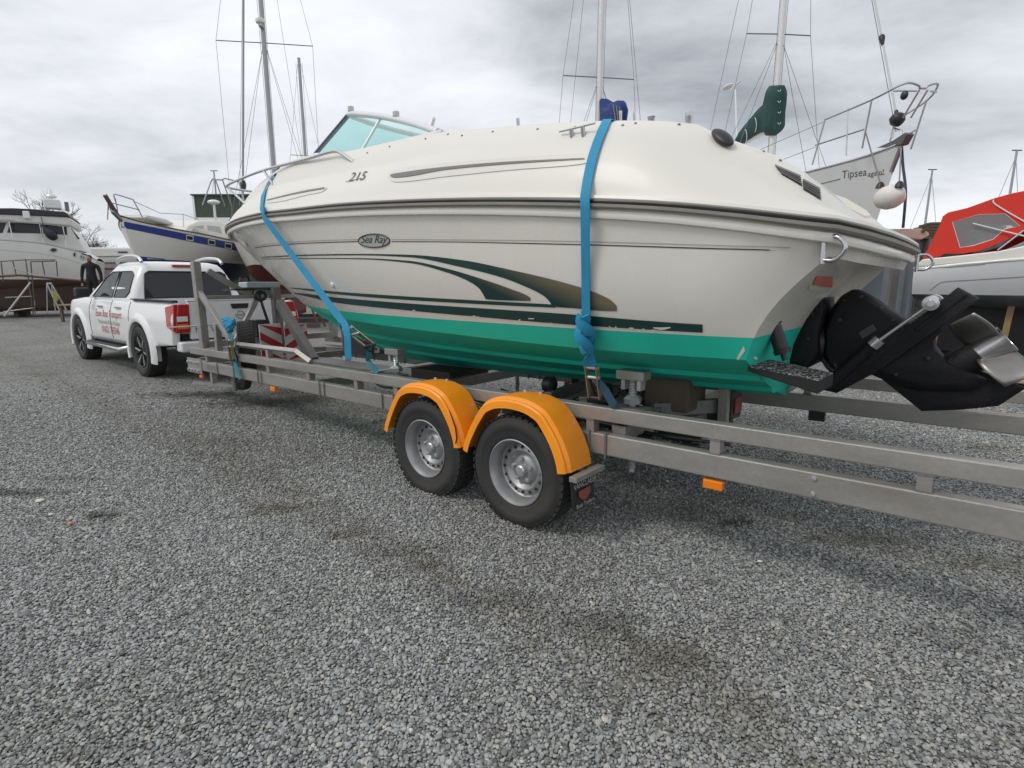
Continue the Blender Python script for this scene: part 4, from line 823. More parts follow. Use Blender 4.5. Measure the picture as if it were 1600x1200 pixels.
# ------------- stern drive, trim tabs, patch on the transom
D = lambda u, v, Y=0.06: TR.at(u, v, Y)
def rnd(pts, r=0.22):
    o_ = []; n_ = len(pts)
    for i in range(n_):
        p, a, b_ = [Vector(V(q)) for q in (pts[i], pts[i - 1], pts[(i + 1) % n_])]
        for f in (1, .5, .0): pass
        o_ += [p + (a - p) * r, p + (a - p) * r * .35 + (b_ - p) * r * .12, p + (b_ - p) * r * .35 + (a - p) * r * .12, p + (b_ - p) * r]
    return o_
dr = bpy.data.objects.new('stern_drive', None); COL.objects.link(dr); dr.parent = boat
MB().pillow(rnd([D(*q, 0) for q in ((1275, 457), (1296, 461), (1298, 482), (1288, 520), (1288, 550), (1272, 572), (1236, 562), (1242, 537), (1258, 497))]), (0, 1, 0), 0.13, 0.16, 0.85).build('transom_shield', drivebk, dr, smooth=42)
MB().pillow(rnd([D(*q, 0) for q in ((1303, 482), (1318, 462), (1337, 451), (1360, 462), (1385, 478), (1408, 493), (1428, 512), (1405, 545), (1370, 572), (1330, 592), (1302, 585), (1290, 555), (1291, 515))]), (0, 1, 0), 0.075, 0.125, 0.82).build('upper_housing', drivebk, dr, smooth=42)
MB().lathe([(0.10, -0.1), (0.115, -0.05), (0.10, 0), (0.115, 0.05), (0.10, 0.1)], D(1298, 535, 0), (-1, 0, 0.1), 20).build('bellows', black, dr, smooth=30)
m = MB(); pa, pb = [Vector(V(D(*q, 0))) for q in ((1283, 602), (1520, 458))]
ex = (pb - pa).normalized(); en = Vector((ex.z, 0, -ex.x)); en = en if en.z < 0 else -en
L = (pb - pa).length
MB().pillow([D(*q, 0) for q in ((1282, 604), (1300, 588), (1420, 508), (1497, 449), (1530, 466), (1478, 506), (1385, 572), (1312, 611))], (0, 1, 0), 0.085, 0.12, 0.9).build('cavitation_plate', drivebk, dr, smooth=42)
MB().prism([Vector(V(D(*q, 0))) + Vector((0, .125, 0)) for q in ((1430, 512), (1508, 457), (1514, 460), (1436, 516))], (0, -.25, 0)).build('drive_fin', drivebk, dr, bevel=0.004)
MB().pillow(rnd([D(*q, 0) for q in ((1372, 588), (1330, 570), (1400, 520), (1470, 478), (1480, 500), (1462, 520), (1462, 540), (1478, 560), (1520, 580), (1545, 592), (1520, 610), (1440, 610), (1400, 600))]), (0, 1, 0), 0.035, 0.085, 0.7).build('gearcase', drivebk, dr, smooth=42)
MB().pillow([D(*q, 0) for q in ((1368, 584), (1440, 642), (1500, 640), (1560, 634), (1603, 606), (1560, 590), (1520, 575), (1460, 565))], (0, 1, 0), 0.008, 0.022, 0.6).build('skeg', drivebk, dr, smooth=30)
hubc = Vector(V(D(1530, 553, 0))); MB().lathe([(0.075, -0.22), (0.078, -0.05), (0.07, 0.0)], hubc, ex, 20).build('gearcase_torpedo', drivebk, dr, smooth=40)
pr = bpy.data.objects.new('propeller', None); COL.objects.link(pr); pr.parent = dr
MB().lathe([(0.062, -0.02), (0.064, 0.10), (0.072, 0.13), (0.066, 0.13), (0.05, 0.0)], hubc, ex, 24).build('hub', chrome, pr, smooth=40)
e1 = Vector((0, 1, 0)); e2 = ex.cross(e1)
for k in range(3):
    m = MB(); a0 = 2 * math.pi * k / 3 + 0.75; rows = []
    for i in range(9):
        r = 0.055 + i / 8 * 0.165; wd = 0.62 * math.sin(math.pi * (0.22 + 0.74 * i / 8)) + 0.06; row = []
        for j in range(9):
            f = j / 8 - 0.5; th = a0 + f * wd * 1.9 * (0.09 / max(r, 0.08)) + 0.25 * i / 8; row.append(hubc + ex * (0.05 + f * 0.17 * (0.6 + 0.4 * wd)) + (e1 * math.cos(th) + e2 * math.sin(th)) * r)
        rows.append(row)
    m.grid(rows); ob = m.build('blade', mat('propeller_steel', (0.30, 0.29, 0.275), 0.42, metal=0.9, var=0.15, dirt=0.4), pr, smooth=60, fix=False); sd__ = ob.modifiers.new('thick', 'SOLIDIFY'); sd__.thickness = 0.006; sd__.offset = 0
for s in (1, -1):
    q = [Vector(V(D(*p, 0.15))) for p in ((1290, 603), (1368, 536), (1455, 474))]
    for p in q: p.y = s * 0.15
    MB().tube([q[0], q[1]], 0.032, 14).build('trim_ram', drivebk, dr, smooth=40); MB().tube([q[1], q[2]], 0.011, 10).build('ram_rod', chrome, dr, smooth=40)
    MB().tube([q[1] - (q[1] - q[0]).normalized() * 0.02, q[1] + (q[1] - q[0]).normalized() * 0.03], 0.037, 14).build('ram_gland', chrome, dr, smooth=40)
    MB().lathe([(0.036, -0.025), (0.04, 0), (0.036, 0.025), (0.018, 0.028), (0.016, 0.034), (0, 0.034)], q[2], (0, s, 0), 18).build('ram_eye', chrome, dr, smooth=40)
MB().tube(smoothpath([D(1285, 560, .1), D(1295, 575, .14), D(1308, 580, .14), D(1300, 560, .1)], 4), 0.012, 8).build('hose', black, dr, smooth=60)
MB().tube(smoothpath([D(1222, 612, 0), D(1236, 606, .03), D(1246, 596, .03)], 4), 0.02, 8).build('drain_bracket', zinc, dr, smooth=60)
for u, v, Y in ((1320, 470, .115), (1345, 464, .12), (1375, 482, .115), (1395, 500, .115), (1330, 565, .12), (1365, 550, .12), (1312, 500, .12), (1425, 535, .10), (1450, 560, .09), (1400, 585, .085), (1268, 490, .16), (1262, 530, .16)):
    p = D(u, v, Y); MB().lathe([(0.011, -.01), (0.011, 0.008), (0.006, 0.010), (0, 0.010)], p, (0, 1, 0), 6).build('bolt', black, dr)
MB().pillow([D(*q, .115) for q in ((1340, 520), (1365, 505), (1372, 515), (1347, 531))], (0, 1, 0), 0.006, 0.012, .8).build('anode', mat('anode_grey', (0.06, 0.06, 0.06), 0.7), dr)
spk = bpy.data.materials.new('barnacled_black'); spk.use_nodes = True; t = spk.node_tree; b = t.nodes['Principled BSDF']; tcn = N(t, 'ShaderNodeTexCoord'); vo = N(t, 'ShaderNodeTexNoise'); vo.inputs['Scale'].default_value = 75; vo.inputs['Detail'].default_value = 3; lk(t, tcn.outputs['Object'], vo.inputs[0])
ge = N(t, 'ShaderNodeNewGeometry'); spn = N(t, 'ShaderNodeSeparateXYZ'); lk(t, tcn.outputs['Normal'], spn.inputs[0])
mr = N(t, 'ShaderNodeMapRange'); mr.inputs[1].default_value = 0.54; mr.inputs[2].default_value = 0.60; lk(t, vo.outputs[0], mr.inputs[0]); mk = mth(t, 'MULTIPLY', mr.outputs[0], mth(t, 'GREATER_THAN', spn.outputs[2], 0.6))
mxx = N(t, 'ShaderNodeMixRGB'); mxx.inputs[1].default_value = (0.014, 0.014, 0.015, 1); mxx.inputs[2].default_value = (0.5, 0.5, 0.48, 1); lk(t, mk, mxx.inputs[0]); lk(t, mxx.outputs[0], b.inputs['Base Color']); b.inputs['Roughness'].default_value = 0.8
for s in (1, -1):
    tb = MB(); tb.add([(-1.11, s * .92, 1.045), (-1.11, s * .58, 1.045), (-1.42, s * .58, .995), (-1.41, s * .86, .995), (-1.11, s * .92, 1.02), (-1.11, s * .58, 1.02), (-1.42, s * .58, .93), (-1.41, s * .86, .93)],
        [(0, 1, 2, 3), (7, 6, 5, 4), (0, 4, 5, 1), (1, 5, 6, 2), (2, 6, 7, 3), (3, 7, 4, 0)]); tab = tb.build('trim_tab', spk, boat, bevel=0.005)
    a = Vector(V(TR.at(1206, 500, .72))); b_ = Vector(V(TR.at(1226, 560, .72))); a.y *= s; b_.y *= s; dd = (b_ - a)
    MB().tube([a, a + dd * .12, a + dd * .13, a + dd * .75, a + dd * .76, a + dd * .88], [.042, .042, .034, .036, .042, .038], 16).build('tab_ram', black, tab, smooth=35)
    MB().tube([a + dd * .85, b_ + dd * .05], 0.014, 10).build('tab_rod', black, tab, smooth=40)
    MB().tube([a - dd * .16 + Vector((0.03, 0, 0)), a + dd * 0.05], 0.018, 8).build('tab_bracket', black, tab, smooth=40)
def tpatch(name, pts, m, lift):
    P_ = [hit(u, v, lift)[0] for u, v in pts]
    if all(p is not None for p in P_): return MB().add(P_, [tuple(range(len(P_)))]).build(name, m, boat, fix=False)
tpatch('red_patch', [(1275, 431), (1300, 432), (1300, 449), (1270, 444)], mat('patch_red', (0.62, 0.16, 0.13), 0.6), 0.004)
tpatch('scuffed_patch', [(1264, 445), (1296, 450), (1296, 456), (1276, 456), (1262, 452)], mat('patch_grey', (0.5, 0.48, 0.44), 0.7), 0.003)
tpatch('sticker', [(1162, 540), (1183, 560), (1180, 562), (1164, 548), (1154, 562), (1151, 560)], gelw, 0.004)
# ------------------------------------------------------------------ lashing straps
def strap(name, label, px, free, m, wid=0.05):
    P_, Nn = [], []
    for u, v in px:
        h_, n_ = hit(u, v, 0.012)
        if h_ is not None and h_.y > 0.3: P_.append(h_); Nn.append(n_)
    return P_, Nn
# stern strap
st = thing('ratchet_strap', 'blue ratchet strap drawn over the stern half of the motor boat, twisted above its buckle', 'strap', TR)
pxs = [(949, 191), (943, 205), (936, 222), (929, 243), (924, 262), (920, 282), (917, 300), (915.5, 311)]
P1, N1 = strap('', '', pxs, None, blue)
rp_ = bandpt(1, 16)
h0, n0 = hit(914.5, 314.5, 0.0); h1, n1 = hit(914.5, 340, 0.012); h2, n2 = hit(915, 380, 0.012); h3, n3 = hit(915.5, 440, 0.010); h4, n4 = hit(916, 486, 0.008)
xr_ = -0.3
for _ in range(6): xr_ = float(TR.at(914.8, 315.5, bR(xr_) + 0.045)[0])
edge_ = Vector((xr_, bR(xr_) + 0.048, zR(xr_) + 0.03)); low = Vector((xr_, bR(xr_) + 0.046, zR(xr_) - 0.03))
P1 = [p for p in P1 if p.z > zR(p.x) + 0.06]; N1 = N1[:len(P1)]
g0 = Vector(V(TR.at(916, 492, 1.17))); h1, h2, h3, h4 = [low + (g0 - low) * f for f in (.25, .5, .75, 1)]; n1 = n2 = n3 = n4 = Vector((0, 1, 0.05))
yo = Vector((0, 1, 0.0))
topx = P1[0]
over = [Vector((topx.x - 0.0, -topx.y * f, topx.z + 0.015)) for f in (1.0, .5, 0, -.5)]
mirp = [Vector((p.x, -p.y, p.z)) for p in reversed(P1)]; mirn = [Vector((n.x, -n.y, n.z)) for n in reversed(N1)]
pts_ = list(reversed([])) + mirp + over + P1 + [edge_, low, h1, h2, h3, h4]
nrm_ = mirn + [Vector((0, 0, 1))] * 4 + N1 + [(yo + Vector((0, 0, .5))), yo, n1, n2, n3, n4]
MB().ribbon(pts_, nrm_, 0.052, 0.004).build('webbing', blue, st, smooth=40)
low_m = [Vector((p.x, -p.y, p.z)) for p in (edge_, low, h1, h2, h3, h4)]
MB().ribbon([Vector((P1[-1].x, -P1[-1].y, P1[-1].z))] + low_m, [Vector((0, -1, .3))] * 7, 0.062, 0.004).build('webbing', blue, st, smooth=40)
A0 = h4; A1 = Vector(V(TR.at(924, 572, 1.02))); tw = []; tn = []; k_ = 22
for i in range(k_ + 1):
    f = i / k_; tw.append(A0 + (A1 - A0) * f + Vector((0.012 * math.sin(f * 9.4), 0.02 * math.sin(math.pi * f), 0))); a = f * math.pi * 2.0; tn.append(Vector((math.sin(a), math.cos(a) + 0.02, 0.05)))
MB().ribbon(tw, tn, 0.075, 0.004).build('twisted_webbing', blue, st, smooth=40)
for ph in (0, math.pi):
    hp = []
    for k in range(26):
        f = k / 25; c_ = A0 + (A1 - A0) * (f * 0.72) + Vector((0, 0.022, 0)); amp = 0.034 * math.sin(math.pi * (0.12 + 0.8 * f)); hp.append(c_ + Vector((amp * math.cos(f * 7.2 + ph), 0.6 * amp * math.sin(f * 7.2 + ph) + 0.012, 0)))
    hn = [Vector((0.5 * math.cos(k * .29 + ph), 1, 0.25 * math.sin(k * .6))) for k in range(26)]
    MB().ribbon(hp, hn, [0.03 + 0.032 * math.sin(math.pi * (0.1 + 0.8 * k / 25)) for k in range(26)], 0.012).build('knotted_webbing', blue, st, smooth=50)
def ratchet(par, a, b_, side):
    dd = (b_ - a).normalized(); rb = bpy.data.objects.new('ratchet', None); COL.objects.link(rb); rb.parent = par; nn_ = dd.cross(side).normalized(); L_ = (b_ - a).length
    for s in (1, -1): MB().beam(a + side * s * 0.036, a + dd * L_ + side * s * 0.036, 0.006, 0.034, nn_).build('side_plate', mat('ratchet_brass', (0.34, 0.29, 0.17), 0.4, metal=0.7, var=0.2, dirt=0.3), rb)
    for f in (0.05, 0.35): MB().tube([a + dd * L_ * f - side * 0.045, a + dd * L_ * f + side * 0.045], 0.011, 10).build('spindle', zinc, rb, smooth=40)
    hb_ = a + dd * L_ * 0.35 + nn_ * 0.015
    MB().tube([hb_ - side * 0.032, hb_ + dd * L_ * 0.75 + nn_ * 0.03 - side * 0.03, hb_ + dd * L_ * 0.75 + nn_ * 0.03 + side * 0.03, hb_ + side * 0.032], 0.008, 8).build('handle', black, rb, smooth=40)
    MB().tube([a + dd * L_ - side * 0.05, a + dd * L_ + side * 0.05], 0.012, 10).build('handle_grip', black, rb, smooth=40)
Bt = Vector(V(TR.at(930, 622, 0.985))); ratchet(st, A1, Bt, Vector((1, 0, 0)))
MB().ribbon([A1 + (Bt - A1) * .4 + Vector((-.02, .0, 0)), Vector(V(TR.at(946, 610, 1.0))), Vector(V(TR.at(960, 634, 1.01)))], [Vector((0, 1, 0.1))] * 3, 0.05, 0.004).build('lower_webbing', mat('strap_dark', (0.012, 0.05, 0.085), 0.75), st)
# bow strap
st2 = thing('ratchet_strap', 'blue ratchet strap slanting down from the bow of the motor boat, loose end hanging', 'strap', TR)
P2, N2 = strap('', '', [(430, 275), (427, 279), (423, 284), (419, 290), (416, 297), (413.5, 304), (412.5, 310), (412, 316), (411.5, 321), (411, 326)], None, blue)
xr_ = 3.1
for _ in range(8): xr_ = float(TR.at(411.8, 334.5, bR(xr_) + 0.05)[0])
P2 = [p for p in P2 if p.z > zR(p.x) + 0.06]; N2 = N2[:len(P2)]
P2.append(Vector((xr_, bR(xr_) + 0.052, zR(xr_) + 0.03))); N2.append(Vector((0.25, 1, .2)))
e2_ = Vector((xr_ - .01, bR(xr_) + 0.055, zR(xr_) - 0.035)); B0 = Vector(V(TR.at(542, 512, 1.10))); B1 = Vector(V(TR.at(578, 540, 1.05)))
path = [e2_ + (B0 - e2_) * (i / 14) for i in range(15)]; nrm2 = [(Vector((0.1, 1, 0.1)) * (1 - i / 14) + Vector((-0.75, 0.75, 0.2)) * (i / 14)) if i not in (9, 10) else Vector((-1, 0.25, -0.1)) for i in range(15)]
topx = P2[0]; over = [Vector((topx.x + 0.05, -topx.y * f, topx.z + 0.10 * (1 - f * f) + 0.005)) for f in (.95, .5, 0, -.5, -.9)]
mirp = [Vector((p.x, -p.y, p.z)) for p in reversed(P2)]; mirn = [Vector((n.x, -n.y, n.z)) for n in reversed(N2)]
MB().ribbon(mirp + over + P2 + path, mirn + [Vector((0, 0, 1))] * 5 + N2 + nrm2, 0.058, 0.004).build('webbing', blue, st2, smooth=40)
ratchet(st2, B0, B1, Vector((0.5, 0.75, -0.2)).normalized())
MB().ribbon([B0 + Vector((-.02, .04, 0.05)), B0 + Vector((-.07, .05, .0)), B0 + Vector((-.085, .055, -.1)), B0 + Vector((-.085, .06, -.2)), B0 + Vector((-.09, .06, -.25))], [Vector((-.6, .8, 0.1))] * 5, 0.055, 0.004).build('loose_end', blue, st2, smooth=40)
m = MB(); m.tube([B0 + Vector((0.045 * math.cos(a), 0.02 + 0.02 * math.sin(a), 0.045 * math.sin(a))) for a in np.linspace(0, 6.28, 15)[:-1]], 0.017, 6, closed=True); m.build('rolled_webbing', blue, st2, smooth=60)
MB().ribbon([B1, Vector(V(TR.at(575, 563, 0.97))), Vector(V(TR.at(590, 583, 0.97)))], [Vector((-.5, .8, 0))] * 3, 0.045, 0.004).build('lower_webbing', teal, st2)
# front lashing round the rails
st3 = thing('ratchet_strap', 'teal lashing strap knotted round the trailer rails by the front brace', 'strap', TR)
A = [Vector(V(TR.at(*q, 1.035))) for q in ((357, 515), (362, 530), (362, 545), (366, 562), (371, 580), (376, 592))]
MB().ribbon(A, [Vector((0, 1, 0.1))] * 6, [0.10, 0.12, 0.09, 0.075, 0.075, 0.06], 0.006).build('webbing', teal, st3, smooth=40)
q = MB(); c_ = Vector(V(TR.at(359, 511, 1.02)))
for k in range(5): q.tube([c_ + Vector((0.06 * math.cos(a + k), 0.04 * math.sin(a * 2 + k), 0.05 * math.sin(a) + 0.012 * k)) for a in np.linspace(0, 6.28, 13)[:-1]], 0.02, 6, closed=True)
q.build('knot', blue, st3, smooth=60); ratchet(st3, A[1] + Vector((0, .02, 0)), A[3] + Vector((0, .02, 0)), Vector((1, 0, 0)))
# ------------------------------------------------------------------ pickup truck
haz = math.radians(51.5); TKd = (-math.sin(haz), math.cos(haz), 0.0)
_k = Frame((0, 0, 0), TKd); TK = Frame(ground(229, 588) - 0.93 * _k.M[:, 1], TKd)
trk = thing('pickup_truck', 'white double cab pickup truck with red lettering on its doors, hitched to the trailer', 'pickup truck', TK)
trk.matrix_world = TK.mat() @ Matrix.Scale(1.05, 4)
tw_ = mat('truck_white', (0.76, 0.765, 0.76), 0.3, var=0.02, vscale=2, coat=0.35); tb_ = mat('truck_trim', (0.015, 0.015, 0.016), 0.5, var=0.2)
WB, RA = 3.0, 0.455
def arc(cx, r, a0, a1, n=14): return [(cx + r * math.cos(math.radians(a0 + (a1 - a0) * i / n)), 0.38 + r * math.sin(math.radians(a0 + (a1 - a0) * i / n))) for i in range(n + 1)]
low = [(-1.20, 0.55), (-0.62, 0.50)] + [(x, z) for x, z in arc(0, RA, 165, 12)] + [(0.52, 0.44), (WB - 0.52, 0.42)] + arc(WB, RA, 168, 10) + [(WB + 0.62, 0.40), (WB + 0.82, 0.42)]
topl = [(WB + 0.90, 0.55), (WB + 0.90, 0.80), (WB + 0.80, 0.98), (WB + 0.45, 1.07), (WB - 0.3, 1.13), (WB - 0.62, 1.135), (1.5, 1.12), (0.62, 1.135), (0.42, 1.16), (0.36, 1.13), (-1.20, 1.13), (-1.25, 1.08), (-1.27, 0.85)]
outl = low + topl
for s in (1, -1):
    # side skin: tumblehome above, full at mid height, tucked under at the sill
    n_ = len(outl)
    def yy(z, off): return s * (0.905 - 0.10 * max(0, (z - 0.82) / 0.35)**2 - 0.05 * max(0, (0.62 - z) / 0.25)**2 - off)
    bmx = bmesh.new(); mm = bpy.data.meshes.new('side_panel'); mm.from_pydata([(x, 0, z) for x, z in outl], [], [tuple(range(n_))]); bmx.from_mesh(mm)
    for xc in np.arange(-1.2, 3.9, 0.11): bmesh.ops.bisect_plane(bmx, geom=bmx.verts[:] + bmx.edges[:] + bmx.faces[:], plane_co=(float(xc) + .013, 0, 0), plane_no=(1, 0, 0))
    for zc in (0.50, 0.56, 0.60, 0.66, 0.72, 0.77, 0.82, 0.86, 0.90, 0.94, 0.98, 1.02, 1.06): bmesh.ops.bisect_plane(bmx, geom=bmx.verts[:] + bmx.edges[:] + bmx.faces[:], plane_co=(0, 0, zc), plane_no=(0, 0, 1))
    for v in bmx.verts:
        v.co.y = yy(v.co.z, 0); nose = max(0, (v.co.x - (WB + 0.35)) / 0.55); v.co.y *= 1 - 0.16 * nose**2
    bmesh.ops.recalc_face_normals(bmx, faces=bmx.faces)
    if sum(f.normal.y for f in bmx.faces) * s < 0: bmesh.ops.reverse_faces(bmx, faces=bmx.faces)
    bmx.to_mesh(mm); bmx.free()
    mm.polygons.foreach_set('use_smooth', [True] * len(mm.polygons)); mm.set_sharp_from_angle(angle=math.radians(35)); mm.materials.append(tw_)
    o = bpy.data.objects.new('side_panel', mm); COL.objects.link(o); o.parent = trk
    sdm = o.modifiers.new('thick', 'SOLIDIFY'); sdm.thickness = 0.09; sdm.offset = -1
    for cx in (0, WB):
        rows = []
        for i in range(19):
            t_ = math.radians(196 - 212 * i / 18); r0, c_, s_ = RA, math.cos(t_), math.sin(t_)
            rows.append([(cx + (r0 + a_) * c_, s * y_, 0.38 + (r0 + a_) * s_) for a_, y_ in ((-0.012, 0.80), (-0.012, 0.935), (0.02, 0.95), (0.075, 0.935), (0.11, 0.895))])
        MB().grid(rows).build('wheel_arch', tw_, trk, smooth=50)
    MB().box(-1.18, 0.36, s * 0.80 - 0.02, s * 0.80 + 0.02, 0.70, 1.15).build('bed_liner', tb_, trk)
    MB().box(-1.22, 0.36, s * 0.83 - 0.035, s * 0.83 + 0.035, 1.132, 1.15).build('bed_rail', tb_, trk, bevel=0.006)
    # side step, mirror, door handles, tail lamp
    MB().tube([(WB - 0.55, s * 0.80, 0.40), (WB - 0.62, s * 0.97, 0.36), (0.70, s * 0.97, 0.36), (0.60, s * 0.80, 0.40)], 0.038, 10).build('side_step', chrome, trk, smooth=40)
    MB().box(0.75, WB - 0.68, s * 0.95 - 0.05, s * 0.95 + 0.045, 0.39, 0.402).build('step_tread', tb_, trk)
    MB().box(2.13, 2.27, s * 1.02 - 0.12, s * 1.02 + 0.08, 1.14, 1.30).build('door_mirror', tb_, trk, bevel=0.03)
    for X in (1.72, 0.86):
        h_ = MB().box(X - 0.10, X + 0.10, s * 0.895 - 0.012, s * 0.895 + 0.02, 0.985, 1.015).build('door_handle', chrome, trk, bevel=0.008)
    y9 = s * 0.905
    tl = MB().prism([(-1.285, s * 0.885, 0.72), (-1.285, s * 0.70, 0.72), (-1.285, s * 0.68, 1.10), (-1.285, s * 0.82, 1.10)], (0.05, 0, 0)).build('tail_lamp', redl, trk, bevel=0.01)
    m = MB(); m.add([(-1.28, s * 0.912, 0.74), (-1.08, s * 0.918, 0.80), (-1.04, s * 0.90, 1.06), (-1.26, s * 0.868, 1.10), (-1.28, s * 0.80, 0.73), (-1.08, s * 0.82, 0.80), (-1.04, s * 0.80, 1.06), (-1.26, s * 0.78, 1.10)], [(0, 1, 2, 3), (7, 6, 5, 4), (0, 4, 5, 1), (1, 5, 6, 2), (2, 6, 7, 3), (3, 7, 4, 0)]); m.build('tail_lamp_side', redl, trk, bevel=0.01)
    for zc, m_ in ((0.90, white), (0.80, mat('lamp_orange', (0.7, 0.2, 0.03), 0.2))): MB().box(-1.292, -1.284, min(s * 0.72, s * 0.85), max(s * 0.72, s * 0.85), zc - 0.03, zc + 0.04).build('lens', m_, tl)
    # windows
    def gy(z): return s * (0.832 - 0.20 * ((z - 1.12) / 0.52)**1.15)
    for poly in ([(2.28, 1.155), (1.28, 1.155), (1.28, 1.56), (1.62, 1.555), (1.85, 1.46)], [(1.20, 1.155), (0.66, 1.165), (0.55, 1.24), (0.62, 1.50), (0.74, 1.555), (1.20, 1.56)]):
        q = MB(); q.add([(x, gy(z) + s * 0.007, z) for x, z in poly], [tuple(range(len(poly)))]); q.build('door_window', dglass, trk, fix=False)
        q = MB(); q.tube([(x, gy(z) + s * 0.006, z) for x, z in poly], 0.011, 5, closed=True); q.build('window_trim', tb_, trk, smooth=60)
    MB().tube(smoothpath([(0.52, s * 0.60, 1.70), (0.66, s * 0.60, 1.775), (1.1, s * 0.60, 1.80), (1.5, s * 0.60, 1.765), (1.62, s * 0.60, 1.70)], 5), 0.026, 8).build('roof_bar', mat('bar_silver', (0.62, 0.63, 0.64), 0.35, metal=0.4), trk, smooth=60)
    o = wheel_mesh_parts(0.38, 0.25, 0.245, 'wheel', trk, (0, s * 0.81, 0.38), s); o2 = wheel_mesh_parts(0.38, 0.25, 0.245, 'wheel', trk, (WB, s * 0.81, 0.38), s)
    for w_ in (o, o2):
        rm = MB().lathe([(0.245, 0.10), (0.235, 0.118), (0.22, 0.09), (0.21, 0.04), (0.08, 0.05), (0.05, 0.075), (0, 0.075)], (0, 0, 0), (0, 1, 0), 36, cap0=False).build('rim', tb_, w_, smooth=35)
        for k in range(6):
            a_ = 2 * math.pi * k / 6
            for da in (-0.16, 0.16):
                p0_ = Vector((0.06 * math.cos(a_), 0.088, 0.06 * math.sin(a_))); p1_ = Vector((0.225 * math.cos(a_ + da), 0.102, 0.225 * math.sin(a_ + da))); MB().beam(p0_, p1_, 0.022, 0.02, (0, 1, 0)).build('spoke', alu if da > 0 else tb_, rm)
# cab
def ringz(z, x0, x1, hw, rr_, n=6):
    pts = []
    for cx, cy, a0 in ((x1 - rr_, hw - rr_, 0), (x0 + rr_, hw - rr_, 90), (x0 + rr_, -hw + rr_, 180), (x1 - rr_, -hw + rr_, 270)):
        for i in range(n + 1):
            t_ = math.radians(a0 + 90 * i / n); pts.append((cx + rr_ * math.cos(t_), cy + rr_ * math.sin(t_), z))
    return pts
rows = [ringz(0.75, 0.38, 2.75, 0.80, 0.05), ringz(1.10, 0.38, 2.68, 0.832, 0.06), ringz(1.14, 0.39, 2.58, 0.83, 0.08), ringz(1.30, 0.42, 2.30, 0.775, 0.10), ringz(1.46, 0.46, 2.02, 0.705, 0.12), ringz(1.60, 0.50, 1.80, 0.64, 0.13), ringz(1.68, 0.56, 1.70, 0.59, 0.15), ringz(1.715, 0.70, 1.58, 0.50, 0.15), ringz(1.725, 0.9, 1.4, 0.3, 0.12)]
m = MB(); m.grid(rows, cu=True); m.f.append(tuple(range(len(m.v) - 28, len(m.v)))); m.build('cab', tw_, trk, smooth=45)
q = MB(); q.add([(0.392, 0.66, 1.15), (0.392, -0.66, 1.15), (0.448, -0.60, 1.52), (0.462, -0.54, 1.555), (0.462, 0.54, 1.555), (0.448, 0.60, 1.52)], [tuple(range(6))]); rw = q.build('rear_window', dglass, trk, fix=False)
MB().tube([Vector(p) for p in q.v], 0.013, 5, closed=True).build('window_trim', tb_, trk, smooth=60)
q = MB(); q.add([(2.53, 0.70, 1.17), (2.53, -0.70, 1.17), (1.83, -0.56, 1.585), (1.83, 0.56, 1.585)], [(0, 1, 2, 3)]); q.build('windscreen', dglass, trk, fix=False)
MB().box(0.48, 0.60, -0.18, 0.18, 1.635, 1.67).build('brake_lamp', redl, trk, bevel=0.008)
m = MB(); m.grid([[(X, y, z - 0.04 * (y / 0.8)**2) for y in (-.80, -.5, 0, .5, .80)] for X, z in ((2.5, 1.13), (2.8, 1.145), (3.2, 1.12), (3.6, 1.06), (3.82, 0.97), (3.88, 0.8), (3.88, 0.45))]); m.build('bonnet', tw_, trk, smooth=40)
MB().box(0.4, 3.7, -0.8, 0.8, 0.36, 0.55).build('chassis', tb_, trk); MB().box(-1.2, 0.4, -0.78, 0.78, 0.50, 0.70).build('bed_floor', tb_, trk)
MB().box(0.36, 0.40, -0.78, 0.78, 0.70, 1.13).build('bed_bulkhead', tw_, trk)
tg_ = MB().box(-1.27, -1.20, -0.69, 0.69, 0.62, 1.135).build('tailgate', tw_, trk, bevel=0.015)
MB().box(-1.275, -1.2, -0.70, 0.70, 1.137, 1.155).build('tailgate_lip', tw_, tg_, bevel=0.006)
MB().prism([(-1.272, 0.13, 1.09), (-1.272, -0.13, 1.09), (-1.272, -0.11, 1.02), (-1.272, 0.11, 1.02)], (-0.012, 0, 0)).build('tailgate_handle', tb_, tg_, bevel=0.006)
m = MB(); m.tube([(-1.276, 0.055 * math.cos(a), 0.93 + 0.055 * math.sin(a)) for a in np.linspace(0, 6.283, 25)[:-1]], 0.007, 6, closed=True); m.box(-1.282, -1.272, -0.075, 0.075, 0.921, 0.939); m.build('emblem', chrome, tg_, smooth=50)
vs, fs = text2d('NAVARA', 0.10, 0, 1.6); wt_ = max(v[0] for v in vs)
MB().add([(-1.2745, 0.36 - (v[0] - wt_ / 2) * 1.0, 0.715 + v[1]) for v in vs], fs).build('lettering', mat('badge_dark', (0.08, 0.08, 0.085), 0.3), tg_, fix=False)
MB().box(-1.36, -1.18, -0.86, 0.86, 0.46, 0.60).build('rear_bumper', tw_, trk, bevel=0.03, seg=3)
MB().box(-1.37, -1.30, -0.35, 0.35, 0.585, 0.608).build('bumper_step', tb_, trk)
MB().tube([(-1.30, 0, 0.48), (-1.55, 0, 0.46), (-1.55, 0, 0.53)], 0.03, 10).build('tow_bar', steel_d, trk, smooth=50)
redt = mat('door_lettering_red', (0.36, 0.03, 0.03), 0.5, var=0.1); greyt = mat('door_lettering_grey', (0.22, 0.22, 0.22), 0.5)
